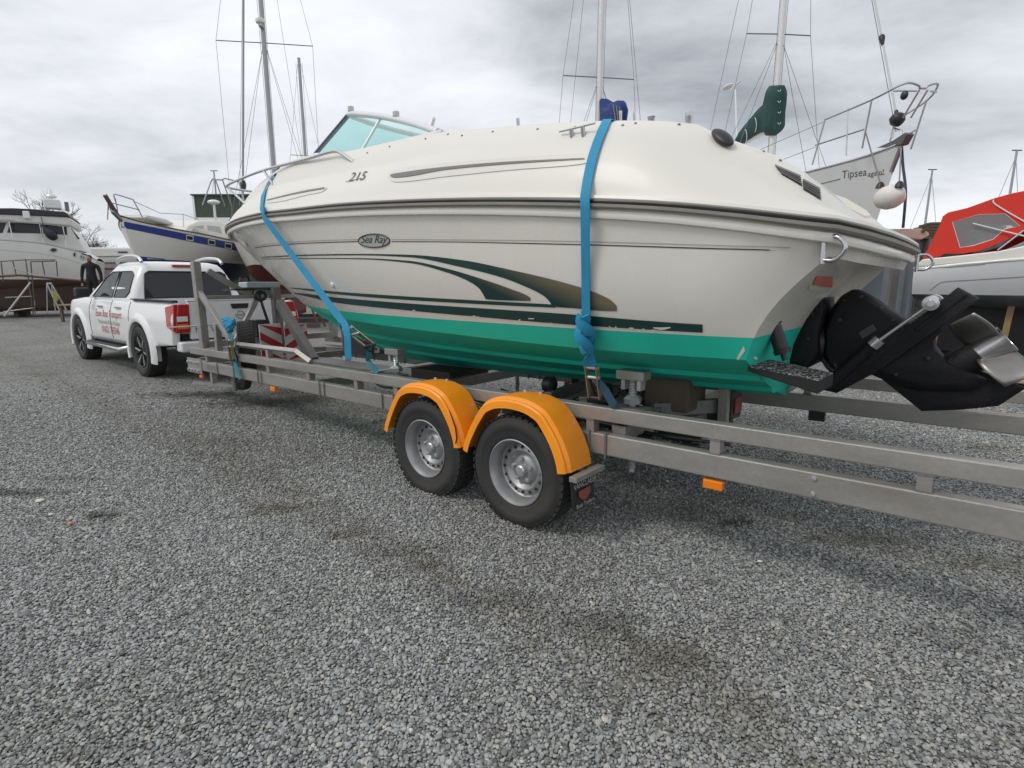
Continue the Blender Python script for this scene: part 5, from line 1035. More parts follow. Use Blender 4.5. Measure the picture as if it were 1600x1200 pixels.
for txt, X0, X1, z, hh, mm_ in (('Essex Boat Transport', 1.98, 0.70, 0.835, 0.11, redt), ('Nationwide Boat Haulage', 1.86, 0.82, 0.715, 0.07, greyt), ('01621 743546', 1.72, 0.88, 0.575, 0.11, redt)):
    vs, fs = text2d(txt, 1, 0); x1 = max(v[0] for v in vs); y1 = max(v[1] for v in vs)
    for s in (1, -1):
        def ys_(z): return s * (0.905 - 0.10 * max(0, (z - 0.82) / 0.35)**2 - 0.05 * max(0, (0.62 - z) / 0.25)**2 + 0.007)
        MB().add([((X0 + (X1 - X0) * v[0] / x1) if s > 0 else (X1 + (X0 - X1) * v[0] / x1), ys_(z + v[1] / y1 * hh), z + v[1] / y1 * hh) for v in vs], fs).build('lettering', mm_, trk, fix=False)
for s in (1, -1):
    for X in (1.24, 0.40, 2.33):
        m = MB(); m.tube([(X, s * (0.907 - 0.10 * max(0, (z - 0.82) / 0.35)**2 - 0.05 * max(0, (0.62 - z) / 0.25)**2), z) for z in np.linspace(0.50, 1.10, 9)], 0.004, 5); m.build('door_seam', tb_, trk, smooth=60)
# ------------------------------------------------------------------ boats laid up in the yard
class Surf:
    def __init__(s, fr, par, meshes):
        s.fr, s.par = fr, par; vs, fs = [], []
        for me in meshes:
            o_ = len(vs); vs += [v.co.copy() for v in me.vertices]; fs += [tuple(i + o_ for i in p.vertices) for p in me.polygons]
        s.bv = BVHTree.FromPolygons(vs, fs)
    def hit(s, u, v, lift=0.004):
        d_ = s.fr.dir(u, v); h_, n_, i_, _d = s.bv.ray_cast(Vector(s.fr.C), d_)
        if h_ is None: return None
        if n_.dot(d_) > 0: n_ = -n_
        return h_ + n_ * lift
    def band(s, name, up, lo, x0, x1, m, n=40, cross=3, lift=0.005):
        fu, fl_ = cr(up), cr(lo); rows = []
        for i in range(n + 1):
            x = x0 + (x1 - x0) * i / n; a, b_ = fu(x), fl_(x); row = [s.hit(x, a + (b_ - a) * j / cross, lift) for j in range(cross + 1)]
            if all(q is not None for q in row): rows.append(row)
        if len(rows) > 1: return MB().grid(rows).build(name, m, s.par, smooth=40, fix=False)
    def poly(s, name, pts, m, lift=0.006, rim=None):
        P_ = [s.hit(u, v, lift) for u, v in pts]
        if any(q is None for q in P_): return None
        o = MB().add(P_, [tuple(range(len(P_)))]).build(name, m, s.par, fix=False)
        if rim: MB().tube(P_, rim[1], 6, closed=True).build('frame', rim[0], o, smooth=60)
        return o
    def text(s, txt, u, v, w_, h_, m, slope=0, shear=0.0):
        vs, fs = text2d(txt, 1, shear); x0, x1 = min(p[0] for p in vs), max(p[0] for p in vs); y0, y1 = min(p[1] for p in vs), max(p[1] for p in vs); P_ = []
        for p in vs:
            a = (p[0] - x0) / (x1 - x0); c_ = (p[1] - y0) / (y1 - y0); q = s.hit(u + a * w_, v - c_ * h_ + a * slope, 0.005); P_.append(q if q is not None else Vector())
        return MB().add(P_, fs).build('lettering', m, s.par, fix=False)
def hull_shape(par, L, B, sheer, zw, zk, mh, ma, rake=1.0, srake=0.3, plan=None, fin=None, deckm=None, crown=0.12, flare=0.75, md=None):
    pf = cr(plan or [(0, .66), (.2, .88), (.45, 1), (.7, .80), (.87, .42), (.96, .14), (1, 0)])
    n = 40; H_ = B / 2
    def P_(r, u):   # r 0 keel line, 1 waterline, 2 sheer
        xs, xe = {0: (srake * 2.2, L - rake * 2.2), 1: (srake, L - rake), 2: (0, L)}[r]
        x = xs + u * (xe - xs); b_ = pf(u) * H_ * {0: 0.0, 1: flare + 0.17 * (1 - u), 2: 1}[r]
        z = {0: zk + (zw - zk) * (abs(u - 0.45) / 0.55)**2.2 * 0.9, 1: zw, 2: sheer(u)}[r]; return np.array([x, b_, z])
    def Q(r, u):
        if r <= 1:
            a, c_ = P_(0, u), P_(1, u); p = a + (c_ - a) * r; p[1] = c_[1] * math.sin(r * math.pi / 2)**0.8; p[2] = a[2] + (c_[2] - a[2]) * (1 - math.cos(r * math.pi / 2))**1.0; return p
        a, c_ = P_(1, u), P_(2, u); s = r - 1; p = a + (c_ - a) * s; p[1] += 0.05 * B * math.sin(math.pi * s) * 0.3 * pf(u); return p
    us_ = [i / n for i in range(n + 1)]
    out_ = []
    for nm, rs, m_ in (('hull', [1, 1.15, 1.3, 1.5, 1.7, 1.85, 2], mh), ('antifouling', [0, .2, .4, .55, .7, .85, 1], ma)):
        rows = [[Q(r, u) for u in us_] for r in rs]; m = MB(); m.grid(rows); m.grid(mirror(rows)); m.grid([[(q[0], q[1] * f, q[2]) for f in (-1, -.5, 0, .5, 1)] for q in [Q(r, 0) for r in rs]]); out_.append(m.build(nm, m_, par, smooth=40))
    e_ = [Q(2, u) for u in us_]; rows = [[(q[0], q[1] * f, q[2] + crown * (1 - f * f) * min(1, q[1] / H_ * 1.5) - 0.004) for q in e_] for f in (-1, -.6, -.2, .2, .6, 1)]
    MB().grid(rows).build('deck', md or gelw, par, smooth=50)
    for s in (1, -1): MB().tube([(q[0], s * q[1], q[2] + 0.015) for q in e_], 0.022, 6).build('toe_rail', deckm or wood_d, par, smooth=60)
    if fin:
        x0, x1, zb = fin; MB().pillow([(x0, 0, zw - 0.1), (x1, 0, zw - 0.15), (x1 - 0.25, 0, zb), (x0 + 0.25, 0, zb)], (0, 1, 0), 0.03, 0.13, 0.75).build('keel', ma, par, bevel=0.01)
    return out_
def rigging(par, x, z0, ztop, spr, B, xb, xs, zs, m, r=0.075, spl=1.0, fore=True, back=True):
    mast = MB().tube([(x, 0, z0), (x, 0, ztop)], r, 10).build('mast', m, par, smooth=60)
    wires = []
    for zz in spr:
        for s in (1, -1): MB().tube([(x, s * 0.04, zz), (x - 0.1, s * spl, zz + 0.03)], 0.014, 6).build('spreader', steel_d, mast, smooth=60)
    for s in (1, -1):
        pts = [(x - 0.05, s * B * 0.46, zs + 0.1)] + [(x - 0.1, s * spl, zz + 0.03) for zz in spr] + [(x, s * 0.04, ztop - 0.1)]
        wires.append(pts); wires.append([(x - 0.5, s * B * 0.46, zs + 0.1), (x, s * 0.05, spr[0] - 0.1)]); wires.append([(x + 0.5, s * B * 0.45, zs + 0.1), (x, s * 0.05, spr[0] - 0.15)])
        wires.append([(x + 0.02, s * 0.09, z0), (x + 0.02, s * 0.12, ztop - 0.2)])
    if fore: wires.append([(xb, 0, zs + 0.45), (x + 0.06, 0, ztop - 0.2)])
    if back: wires.append([(xs, 0, zs + 0.1), (x - 0.06, 0, ztop)])
    for p in wires: MB().tube(p, 0.006, 5).build('stay', steel_d, mast, smooth=60)
    return mast
prop_m = mat('stand_steel', (0.10, 0.08, 0.07), 0.7, var=0.3, dirt=0.4, dirtcol=(0.16, 0.07, 0.03))
def cradle(par, xs, yo, zt):
    for x in xs:
        for s in (1, -1):
            MB().tube([(x, s * (yo + 0.45), 0.02), (x, s * yo, zt)], 0.035, 8).build('prop', prop_m, par, smooth=50); MB().tube([(x - 0.3, s * (yo + 0.6), 0.02), (x, s * yo * 1.05, zt * 0.8)], 0.03, 8).build('prop', prop_m, par, smooth=50)
        MB().beam((x, -yo - 0.5, 0.08), (x, yo + 0.5, 0.08), 0.12, 0.12).build('cradle_beam', prop_m, par)
# --- yacht with the blue stripe
def bowframe(u, v, y, fx, L):
    b_ = WP(u, v, y); f_ = np.array(fx, float); f_ /= np.linalg.norm(f_); o_ = b_ - f_ * L; o_[2] = 0; return Frame(o_, fx)
B1f = bowframe(188, 338, 15, (0.15, -1, 0), 9); by = thing('sailing_yacht', 'white sailing yacht with a broad blue stripe, bow above the pickup roof', 'sailing yacht', B1f, group='laid up sailing yachts')
sh1 = cr([(0, 2.84), (.5, 2.84), (.8, 2.94), (.94, 3.06), (1, 3.17)])
ba = mat('antifouling_navy', (0.02, 0.03, 0.10), 0.6, var=0.2)
hh = hull_shape(by, 9.0, 3.0, sh1, 2.10, 1.35, mat('yacht_cream', (0.78, 0.77, 0.73), 0.4, var=0.04, vscale=2, dirt=0.06), ba, rake=0.55, fin=(2.6, 5.6, 0.25))
cradle(by, (2, 4.2, 6.6), 0.9, 1.75)
sf = Surf(B1f, by, [hh[0].data]); navy = mat('stripe_blue', (0.03, 0.055, 0.26), 0.4, var=0.1)
sf.band('stripe', [(188, 345), (230, 353), (300, 367), (372, 381)], [(193, 356), (230, 363.5), (300, 378), (372, 392)], 189.5, 374, navy)
sf.band('waterline_stripe', [(213, 400), (300, 408), (370, 412)], [(214, 405), (300, 412), (370, 416)], 214, 372, navy)
for u, v in ((296, 371.5), (330, 378.5), (356, 384)): sf.poly('portlight', [(u - 5, v - 4), (u + 5, v - 2.5), (u + 5, v + 4.5), (u - 5, v + 3)], dglass, 0.010, rim=(white, 0.02))
for (q0, q1, z_) in (((3.6, 6.0), (0.85, 0.75), 3.25),):
    m = MB(); m.grid([[(3.2, s, 2.8), (3.3, s * .9, 3.12), (6.6, s * .75, 3.16), (7.2, s * .6, 2.9)] for s in (-.95, 0.95)]); rows = [[(x, y * b_, z + 0.06 * (1 - y * y)) for y in (-1, -.5, 0, .5, 1)] for x, b_, z in ((2.9, 1.0, 2.75), (3.0, .98, 3.1), (6.4, .78, 3.16), (7.1, .55, 2.98), (7.3, .5, 2.9))]; MB().grid(rows).build('coachroof', gelw, by, smooth=30)
    MB().prism([(2.9, -.9, 2.75), (7.3, -.5, 2.9), (7.1, -.55, 2.98), (6.4, -.78, 3.16), (3.0, -.98, 3.1)], (0, .01, 0)).build('coachroof_side', gelw, by); MB().prism([(2.9, .9, 2.75), (7.3, .5, 2.9), (7.1, .55, 2.98), (6.4, .78, 3.16), (3.0, .98, 3.1)], (0, -.01, 0)).build('coachroof_side', gelw, by)
# wheelhouse of the yacht
wh = [B1f.at(u, v, .75) for u, v in ((284, 371), (296, 352), (312, 345), (345, 345), (366, 356), (372, 378))]
MB().prism(wh, (0, -1.5, 0)).build('wheelhouse', gelw, by, bevel=0.05, seg=3)
for pg in ([(298, 364), (304, 354), (318, 352), (320, 366)], [(325, 367), (324, 352), (344, 354), (350, 371)]): MB().add([B1f.at(u, v, .757) for u, v in pg], [tuple(range(4))]).build('wheelhouse_window', pglass, by, fix=False)
def pulpit(par, fr, pts, feet, Y0, r=0.016, m=None):
    m = m or mat('pulpit_steel', (0.40, 0.41, 0.42), 0.45, metal=0.5)
    pu = bpy.data.objects.new('pulpit', None); COL.objects.link(pu); pu.parent = par
    P_ = [Vector(V(fr.at(u, v, Y))) for u, v, Y in pts]; pth = smoothpath(P_, 5); MB().tube(pth + list(reversed(mir(pth))), r, 6).build('rail', m, pu, smooth=60)
    for (u, v, Y), (u2, v2, Y2) in feet:
        a, b_ = Vector(V(fr.at(u, v, Y))), Vector(V(fr.at(u2, v2, Y2)))
        for s in (1, -1): MB().tube([Vector((a.x, s * a.y, a.z)), Vector((b_.x, s * b_.y, b_.z))], r * 0.9, 6).build('stanchion', m, pu, smooth=60)
    return pu
pulpit(by, B1f, [(208, 312, .30), (182, 304, .12), (178, 306, .08), (182, 318, .1)], [((208, 312, .30), (225, 344, .45)), ((182, 319, .1), (218, 328, .38)), ((180, 310, .1), (184, 330, .08))], .5)
bo = [B1f.at(u, v, 0) for u, v in ((164, 305), (180, 332), (186, 340))]; MB().beam(bo[0], bo[2], 0.10, 0.05).build('bowsprit', wood_d, by, bevel=0.01); MB().beam(B1f.at(175, 330, .05), B1f.at(190, 345, .05), 0.08, 0.08).build('anchor', steel_d, by, bevel=0.02)
MB().tube([B1f.at(208, 314, .32), B1f.at(250, 333, .8), B1f.at(286, 335, 1.35), B1f.at(310, 343, 1.4)], 0.008, 5).build('guard_wire', steel_d, by); MB().tube([B1f.at(286, 334, 1.35), B1f.at(287, 354, 1.38)], 0.012, 5).build('stanchion', chrome, by)
dg_ = [B1f.at(u, v, .2) for u, v in ((228, 340), (232, 336), (260, 342), (272, 348), (272, 353))]; MB().prism(dg_, (0, -.7, 0)).build('upturned_dinghy', mat('dinghy_grey', (0.55, 0.55, 0.53), 0.6), by, bevel=0.05)
# --- yacht with the red bottom, two masts
R1f = bowframe(373, 328, 15, (0.15, -1, 0), 10); ry = thing('sailing_yacht', 'two masted yacht with a dull red bottom half hidden behind the motor boat bow', 'sailing yacht', R1f, group='laid up sailing yachts')
ra_ = mat('antifouling_red', (0.16, 0.035, 0.03), 0.7, var=0.2, dirt=0.3); sh2 = cr([(0, 3.0), (.5, 2.95), (1, 3.33)])
hull_shape(ry, 10.0, 3.1, sh2, 1.95, 1.1, mat('yacht_white', (0.64, 0.62, 0.56), 0.4, var=0.04), ra_, rake=0.9, fin=(2.8, 6.5, 0.25)); cradle(ry, (2, 5, 7.5), 0.9, 1.6)
mm1 = mat('mast_grey', (0.36, 0.37, 0.38), 0.45, metal=0.3, var=0.06); mm2 = mat('mast_white', (0.74, 0.74, 0.72), 0.4, var=0.05)
mst = rigging(ry, 6.15, 3.0, 15.5, (8.85,), 3.1, 9.9, 0.2, 3.0, mm1, r=0.075, spl=1.45); rigging(ry, 1.0, 3.0, 10.3, (6.6,), 3.0, 5.6, 0.1, 3.0, mm1, r=0.06, spl=0.6, fore=False)
MB().lathe([(0.01, 0), (0.13, 0.01), (0.15, 0.07), (0.13, 0.13), (0.01, 0.15)], (6.40, 0.0, 9.3), (0, 0, 1), 16).build('radar_dome', white, mst, smooth=50); MB().box(6.17, 6.45, -.06, .06, 9.23, 9.31).build('radar_bracket', alu, mst)
MB().tube([(9.6, 0, 3.6), (6.3, 0, 15.2)], 0.03, 8).build('furled_foil', mat('foil_grey', (0.28, 0.29, 0.31), 0.4), ry, smooth=60); MB().lathe([(0.06, -.12), (0.08, -.05), (0.08, .05), (0.05, .12)], (9.45, 0, 4.05), (-.3, 0, 1), 10).build('furler_drum', black, ry, smooth=40)
pulpit(ry, R1f, [(373, 284, .32), (352, 279, .13), (348, 281, .08)], [((373, 284, .32), (384, 322, .5)), ((348, 282, .08), (362, 322, .08))], .5)
# --- yacht with the name on its bow
T1f = bowframe(1411, 224, 10, (0.07, -1, 0), 9.5); ty_ = thing('sailing_yacht', 'pale grey sailing yacht with its name lettered on the bow and a white fender', 'sailing yacht', T1f, group='laid up sailing yachts')
sh3 = cr([(0, 3.5), (.5, 3.5), (.85, 3.61), (.95, 3.70), (1, 3.82)])
th = hull_shape(ty_, 9.5, 3.1, sh3, 2.30, 1.4, mat('yacht_grey_white', (0.62, 0.63, 0.62), 0.35, var=0.03), mat('antifouling_grey', (0.05, 0.06, 0.08), 0.6), rake=0.5, fin=(2.8, 5.6, 0.25), deckm=alu); cradle(ty_, (2, 4.2, 7), 0.9, 1.9)
tf = Surf(T1f, ty_, [th[0].data]); ink = mat('name_grey', (0.10, 0.10, 0.11), 0.5)
tf.text('Tipsea', 1316, 283, 38, 16, ink, slope=-5, shear=0.1); tf.text('again!', 1356, 279, 25, 11, ink, slope=-4, shear=0.1)
for a, b_ in (((1283, 287), (1313, 279.5)), ((1371, 273.5), (1382, 271.5))): MB().tube([tf.hit(a[0] + (b_[0] - a[0]) * k / 6, a[1] + (b_[1] - a[1]) * k / 6, 0.004) or Vector(V(T1f.at(*a, -.8))) for k in range(7)], 0.006, 5).build('lettering', ink, ty_)
pulpit(ty_, T1f, [(1289, 187, -.70), (1362, 156, -.50), (1412, 131, -.30), (1434, 133, -.10), (1437, 138, -.05)], [((1289, 187, -.70), (1269, 258, -.75)), ((1362, 156, -.50), (1347, 232, -.46)), ((1350, 202, -.48), (1274, 227, -.73)), ((1437, 140, -.07), (1411, 184, -.07)), ((1433, 142, -.12), (1396, 142, -.38))], .5, r=0.017)
MB().ball(T1f.at(1413, 149, -.3), .07, .05, .07).build('deck_light', black, ty_, smooth=60)
for u, Y in ((1325, -.9),): MB().tube([T1f.at(1325, 168, -.6), T1f.at(1322, 243, -.6)], 0.013, 6).build('stanchion', chrome, ty_)
for v0 in ((1288, 190), (1276, 229)):
    a = T1f.at(v0[0], v0[1], -.70); MB().tube([a, (a[0] - 4, -1.4, a[2] - 0.25), (1, -1.3, a[2] - 0.25)], 0.006, 5).build('guard_wire', steel_d, ty_)
fz = T1f.at(1402, 186, 0.0); MB().lathe([(0.03, -.13), (0.08, -.09), (0.115, -.05), (0.12, .03), (0.09, .07), (0.035, .10), (0.03, .16)], fz, (-.35, 0, 1), 16).build('furler_drum', black, ty_, smooth=40)
MB().tube([fz, (5.3, 0, 14.0)], 0.016, 8).build('furled_sail', mat('sailcloth', (0.55, 0.56, 0.57), 0.7), ty_, smooth=60)
MB().lathe([(0.02, -.12), (0.035, -.05), (0.055, .04), (0.04, .08)], Vector(V(fz)) + (Vector((5.3, 0, 14)) - Vector(V(fz))) * 0.155, (-.35, 0, 1), 12).build('swivel', black, ty_, smooth=40)
an = [T1f.at(u, v, 0) for u, v in ((1375, 231), (1400, 220), (1420, 207), (1423, 210), (1414, 226), (1404, 229))]; MB().prism([Vector(V(p)) + Vector((0, .07, 0)) for p in an], (0, -.14, 0)).build('anchor', mat('anchor_dark', (0.12, 0.12, 0.125), 0.5, metal=0.4), ty_, bevel=0.01)
MB().tube([T1f.at(1394, 216, 0), T1f.at(1397, 200, 0), T1f.at(1408, 204, 0), T1f.at(1411, 216, 0)], 0.02, 6).build('bow_roller', chrome, ty_)
MB().beam(T1f.at(1407, 232, -.02), T1f.at(1393, 268, -.02), 0.05, 0.05).build('stem_band', steel_d, ty_)
mst = rigging(ty_, 5.12, 3.5, 14.5, (7.3,), 3.1, 9.3, 0.3, 3.6, mm2, r=0.08, spl=0.8)
gcv = mat('sail_cover_green', (0.012, 0.055, 0.048), 0.8, var=0.25, bump=0.3, bscale=8)
cov = [T1f.at(u, v, -.02) for u, v in ((1206, 134), (1222, 133), (1221, 150), (1218, 175), (1217, 205), (1208, 212), (1200, 212), (1196, 190), (1200, 160))]
MB().pillow(cov, (0, 1, 0), 0.06, 0.20, 0.6).build('sail_cover', gcv, ty_, smooth=60)
cov = [T1f.at(u, v, -.02) for u, v in ((1203, 158), (1207, 175), (1204, 205), (1190, 207), (1176, 216), (1164, 224), (1150, 227), (1158, 212), (1172, 194), (1190, 173))]
MB().pillow(cov, (0, 1, 0), 0.05, 0.21, 0.6).build('sail_cover', gcv, ty_, smooth=60)
for k in range(4): MB().tube(smoothpath([T1f.at(1215, 141 + k * 17, -.23), T1f.at(1218, 143 + k * 17, -.19), T1f.at(1220, 140 + k * 17, -.15)], 3), 0.005, 5).build('lacing', white, ty_)
for u, v in ((1178, 195), (1163, 213)): MB().tube([Vector(V(T1f.at(u + 4 * math.cos(a), v + 12 * math.sin(a), -.24))) for a in np.linspace(-1.2, 1.2, 7)], 0.009, 5).build('lacing', white, ty_)
MB().tube([T1f.at(1210, 200, 0), T1f.at(1150, 228, 0)], 0.06, 8).build('boom', mm2, ty_, smooth=60)
MB().tube([T1f.at(1152, 230, .3), T1f.at(1149, 140, .3)], 0.025, 8).build('stern_pole', white, ty_, smooth=60); MB().ball(T1f.at(1137, 136, .3), .30, .12, .05).build('wind_generator', white, ty_, smooth=60)
for a in (0.3, 2.4, 4.5): c_ = Vector(V(T1f.at(1148, 134, .3))); MB().beam(c_, c_ + Vector((0.32 * math.cos(a), .1 * math.sin(a), 0.12 * math.sin(a))), 0.05, 0.02).build('blade', white, ty_)
fc = T1f.at(1390, 308, -.32); fen = thing('fender', 'white round fender hanging at the bow of the pale grey yacht', 'fender', T1f)
MB().lathe([(0.03, -.26), (0.05, -.24), (0.15, -.18), (0.195, -.07), (0.20, .05), (0.165, .16), (0.07, .23), (0.04, .25)], fc, (1, .15, .1), 20).build('body', mat('fender_white', (0.68, 0.66, 0.60), 0.5, dirt=0.15), fen, smooth=60)
for u, v in ((1375, 291), (1405, 290)): MB().lathe([(0.075, 0), (0.06, .06), (0.03, .10)], T1f.at(u, v + 3, -.32), (0, 0, 1), 12).build('end_cap', black, fen, smooth=50)
for a, b_ in (((1376, 288, -.32), (1352, 205, -.48)), ((1405, 288, -.32), (1408, 232, -.05))): MB().tube([T1f.at(*a), T1f.at(*b_)], 0.012, 6).build('lanyard', mat('rope_grey', (0.25, 0.25, 0.25), 0.8), fen)
rp2 = MB().tube(smoothpath([T1f.at(1409, 230, .05), T1f.at(1411, 260, .06), T1f.at(1415, 300, .06), T1f.at(1411, 356, .06)]), 0.022, 8).build('mooring_rope', mat('rope_dark', (0.05, 0.055, 0.08), 0.8), smooth=60); rp2.matrix_world = T1f.mat(); tag(rp2, 'dark rope hanging straight down from the bow beside the white fender', 'rope')
# --- yacht with the blue sail cover behind the motor boat
C1f = Frame((1.69, 20.6, 0), (0.15, -1, 0)); cy_ = thing('sailing_yacht', 'yacht behind the motor boat showing only a cream mast and bundled blue sail cover', 'sailing yacht', C1f, group='laid up sailing yachts')
hull_shape(cy_, 8.5, 2.8, cr([(0, 3.0), (.5, 2.9), (1, 3.25)]), 2.05, 1.2, MATS['yacht_white'], ba, rake=0.8, fin=(2.5, 5, 0.25)); cradle(cy_, (2, 5), .85, 1.6)
p_ = C1f.local((2.38, 16.0, 3)); mst = rigging(cy_, p_[0], 2.9, 14, (6.9,), 2.8, 8.3, 0.1, 3.0, mm2, r=0.085, spl=1.0)
bcv = mat('sail_cover_blue', (0.008, 0.035, 0.16), 0.8, var=0.3, bump=0.3, bscale=9)
cov = [C1f.at(u, v, .1) for u, v in ((944, 154), (949, 168), (958, 172), (962, 160), (970, 157), (974, 170), (972, 186), (968, 215), (946, 215), (945, 180))]; MB().pillow(cov, (0, 1, 0), 0.08, 0.2, 0.7).build('sail_cover', bcv, cy_, smooth=70)
MB().tube([C1f.at(945, 205, 0), (0.5, 0, C1f.at(945, 205, 0)[2] - .1)], 0.06, 8).build('boom', mm2, cy_, smooth=60)
for k in range(3): MB().tube([C1f.at(958 + k * 5, 163 + 2 * k, -.12), C1f.at(962 + k * 4, 190, -.12)], 0.012, 5).build('lacing', wood, cy_)
# --- motor yacht on the left
_b = WP(150, 405, 24); _q = Frame((0, 0, 0), (-1, -0.62, 0)); _o = _b - 1.8 * _q.M[:, 1]; Y1f = Frame((_o[0], _o[1], 0), (-1, -0.62, 0)); my = thing('motor_yacht', 'large white motor yacht with black flybridge band shored up at the left edge', 'motor yacht', Y1f)
mw = mat('motor_yacht_white', (0.66, 0.655, 0.62), 0.35, var=0.03, dirt=0.06)
brn = mat('antifouling_brown', (0.075, 0.045, 0.03), 0.75, var=0.3, dirt=0.4, dirtcol=(0.13, 0.07, 0.04))
mh = hull_shape(my, 12.5, 3.9, cr([(0, 2.38)] + [(float(Y1f.at(u, v, 1.88)[0]) / 12.5, float(Y1f.at(u, v, 1.88)[2])) for u, v in ((135, 398), (100, 388), (60, 380), (0, 375))] + [(.6, 3.3), (1, 3.4)]), 1.56, 0.75, mw, brn, rake=1.3, srake=0.1, plan=[(0, .92), (.4, 1), (.7, .86), (.88, .5), (.97, .15), (1, 0)], flare=0.8, deckm=alu)
for k, x in enumerate((1, 3, 5.2, 7.4, 9.4)):
    for s in (1, -1): MB().beam((x, s * 1.2, 0.02), (x, s * 1.05, 1.2), 0.12, 0.12, (1, 0, 0)).build('timber_prop', wood_d, my)
    MB().box(x - .2, x + .2, -.5, .5, 0.02, 0.8).build('keel_block', wood_d, my)
m = MB(); rows = []
for i in range(13):
    x = 0.2 + i * 0.85; rows.append([(x + 0.1 * math.sin(i * 2.1 + j), 1.55 + 0.06 * math.sin(i * 1.7 + j * 2), 1.55 - j * 0.26) for j in range(6)])
m.grid(rows); o = m.build('hanging_tarpaulin', mat('tarp_brown', (0.055, 0.035, 0.028), 0.8, var=0.4, vscale=3), my, smooth=60, fix=False); o.modifiers.new('thick', 'SOLIDIFY').thickness = 0.02
mf = Surf(Y1f, my, [mh[0].data])
for u, v, a, b_ in ((84, 391, 5.5, 3), (116.5, 398, 2.4, 3.2), (127, 402, 1.5, 3), (131, 403.5, 1.5, 3)): mf.poly('porthole', [(u + a * math.cos(t_), v + b_ * math.sin(t_)) for t_ in np.linspace(0, 6.283, 17)[:-1]], dglass, 0.012, rim=(alu, 0.02))
mf.band('rubbing_strake', [(0, 390), (60, 395), (100, 403), (140, 416)], [(0, 391), (60, 396.2), (100, 404.2), (140, 417)], 0, 140, alu, lift=0.012)
mf.band('sheer_strake', [(0, 374.5), (60, 379), (100, 387), (135, 398)], [(0, 377), (60, 381.2), (100, 389), (135, 399.5)], 0, 138, black, lift=0.015)
def YP(pts, Y): return [Y1f.at(u, v, Y) for u, v in pts]
MB().prism(YP([(-60, 378), (-60, 344), (60, 345), (106, 351), (122, 372), (134, 394), (100, 388), (40, 379)], 1.45), (0, -2.9, 0)).build('deckhouse', mw, my, bevel=0.06, seg=3)
MB().prism(YP([(-60, 344), (-60, 330), (40, 331), (104, 337), (112, 343), (110, 353), (60, 349)], 1.62), (0, -3.24, 0)).build('flybridge', mw, my, bevel=0.06, seg=3)
MB().prism(YP([(-60, 333), (-60, 325.5), (20, 325), (60, 327), (102, 331), (110, 339.5), (60, 337)], 1.70), (0, -3.4, 0)).build('flybridge_band', mat('band_dark', (0.03, 0.026, 0.035), 0.5), my, bevel=0.04)
for pg in ([(-20, 366), (-20, 347.5), (10, 348), (4, 364)], [(11, 363.5), (16, 348), (64, 350), (66, 365)], [(68, 365), (66, 350.5), (104, 354.5), (105, 367)], [(110, 356), (112, 357), (125, 373), (122, 374)]): MB().add(YP(pg, 1.458), [(0, 1, 2, 3)]).build('saloon_window', dglass, my, fix=False)
MB().tube(smoothpath(YP([(-40, 342), (15, 344), (30, 347), (64, 350), (100, 354)], 1.75), 4), 0.02, 6).build('side_rail', chrome, my, smooth=60)
for u in (14, 62, 98): MB().tube([Y1f.at(u, 345 + u * .08, 1.75), Y1f.at(u + 6, 372 + u * .15, 1.75)], 0.018, 6).build('stanchion', chrome, my)
MB().tube(YP([(16, 350), (20, 357), (32, 362)], 1.6), 0.03, 6).build('wiper_arm', black, my)
MB().box(*[0]*0) if False else None
p = Y1f.at(83, 325, 0); mm_ = MB(); mm_.box(p[0] - .28, p[0] + .28, -.3, .3, p[2] - .05, p[2] + .35); mm_.build('radar_arch', white, my, bevel=0.05); MB().tube([(p[0], 0, p[2] + .3), (p[0], 0, p[2] + .75)], 0.03, 6).build('aerial', white, my); MB().lathe([(0.15, 0), (.2, .05), (.15, .13), (0, .15)], (p[0], 0, p[2] + .42), (0, 0, 1), 14).build('radar_dome', white, my, smooth=50); MB().box(p[0] - .55, p[0] - .42, -.1, .1, p[2] - .1, p[2] + .28).build('aerial_box', steel_d, my)
p = Y1f.at(42, 336, 1.7); MB().box(p[0] - .1, p[0] + .12, p[1] - .1, p[1] + .1, p[2] - .15, p[2] + .15).build('search_light', white, my, bevel=0.04)
fb = Y1f.at(80, 367, 1.80); f2 = thing('fender', 'large black fender hanging on the side of the motor yacht', 'fender', Y1f)
MB().lathe([(0.02, -.24), (.11, -.21), (.18, -.08), (.19, .04), (.14, .2), (.06, .3), (.05, .44), (.02, .47)], fb, (.55, 0, .85), 16).build('body', mat('fender_black', (0.02, 0.021, 0.03), 0.6), f2, smooth=60); MB().tube([Vector(V(fb)) + Vector((.2, 0, .36)), Vector(V(fb)) + Vector((.25, -.1, .7))], 0.015, 6).build('lanyard', black, f2)
# scaffold rail, prop pole and step ladder beside it
sc = thing('scaffold_rail', 'thin steel scaffold guard rail standing along the motor yacht hull', 'scaffold', Y1f)
def st_(pts, Y=2.5, r=0.022, nm='tube', m=None): return MB().tube([Y1f.at(u, v, Y) for u, v in pts], r, 6).build(nm, m or mat('scaffold_dark', (0.12, 0.10, 0.09), 0.6, var=0.3), sc, smooth=60)
st_([(-20, 410), (40, 406), (87, 406)]); st_([(48, 409), (86, 408)]); st_([(40, 405), (52, 492)]); st_([(48, 409), (55, 490)]); st_([(20, 408), (26, 432)]); st_([(66, 409), (70, 430)]); st_([(2, 410), (5, 440)]); st_([(88, 408), (90, 432)]); st_([(-20, 433), (30, 430), (140, 440)], r=0.05, nm='plank', m=wood_d)
st_([(20, 418), (60, 432)], m=alu, r=0.03); st_([(8, 465), (50, 463)], m=alu); st_([(5, 487), (54, 481), (54, 470)], m=alu)
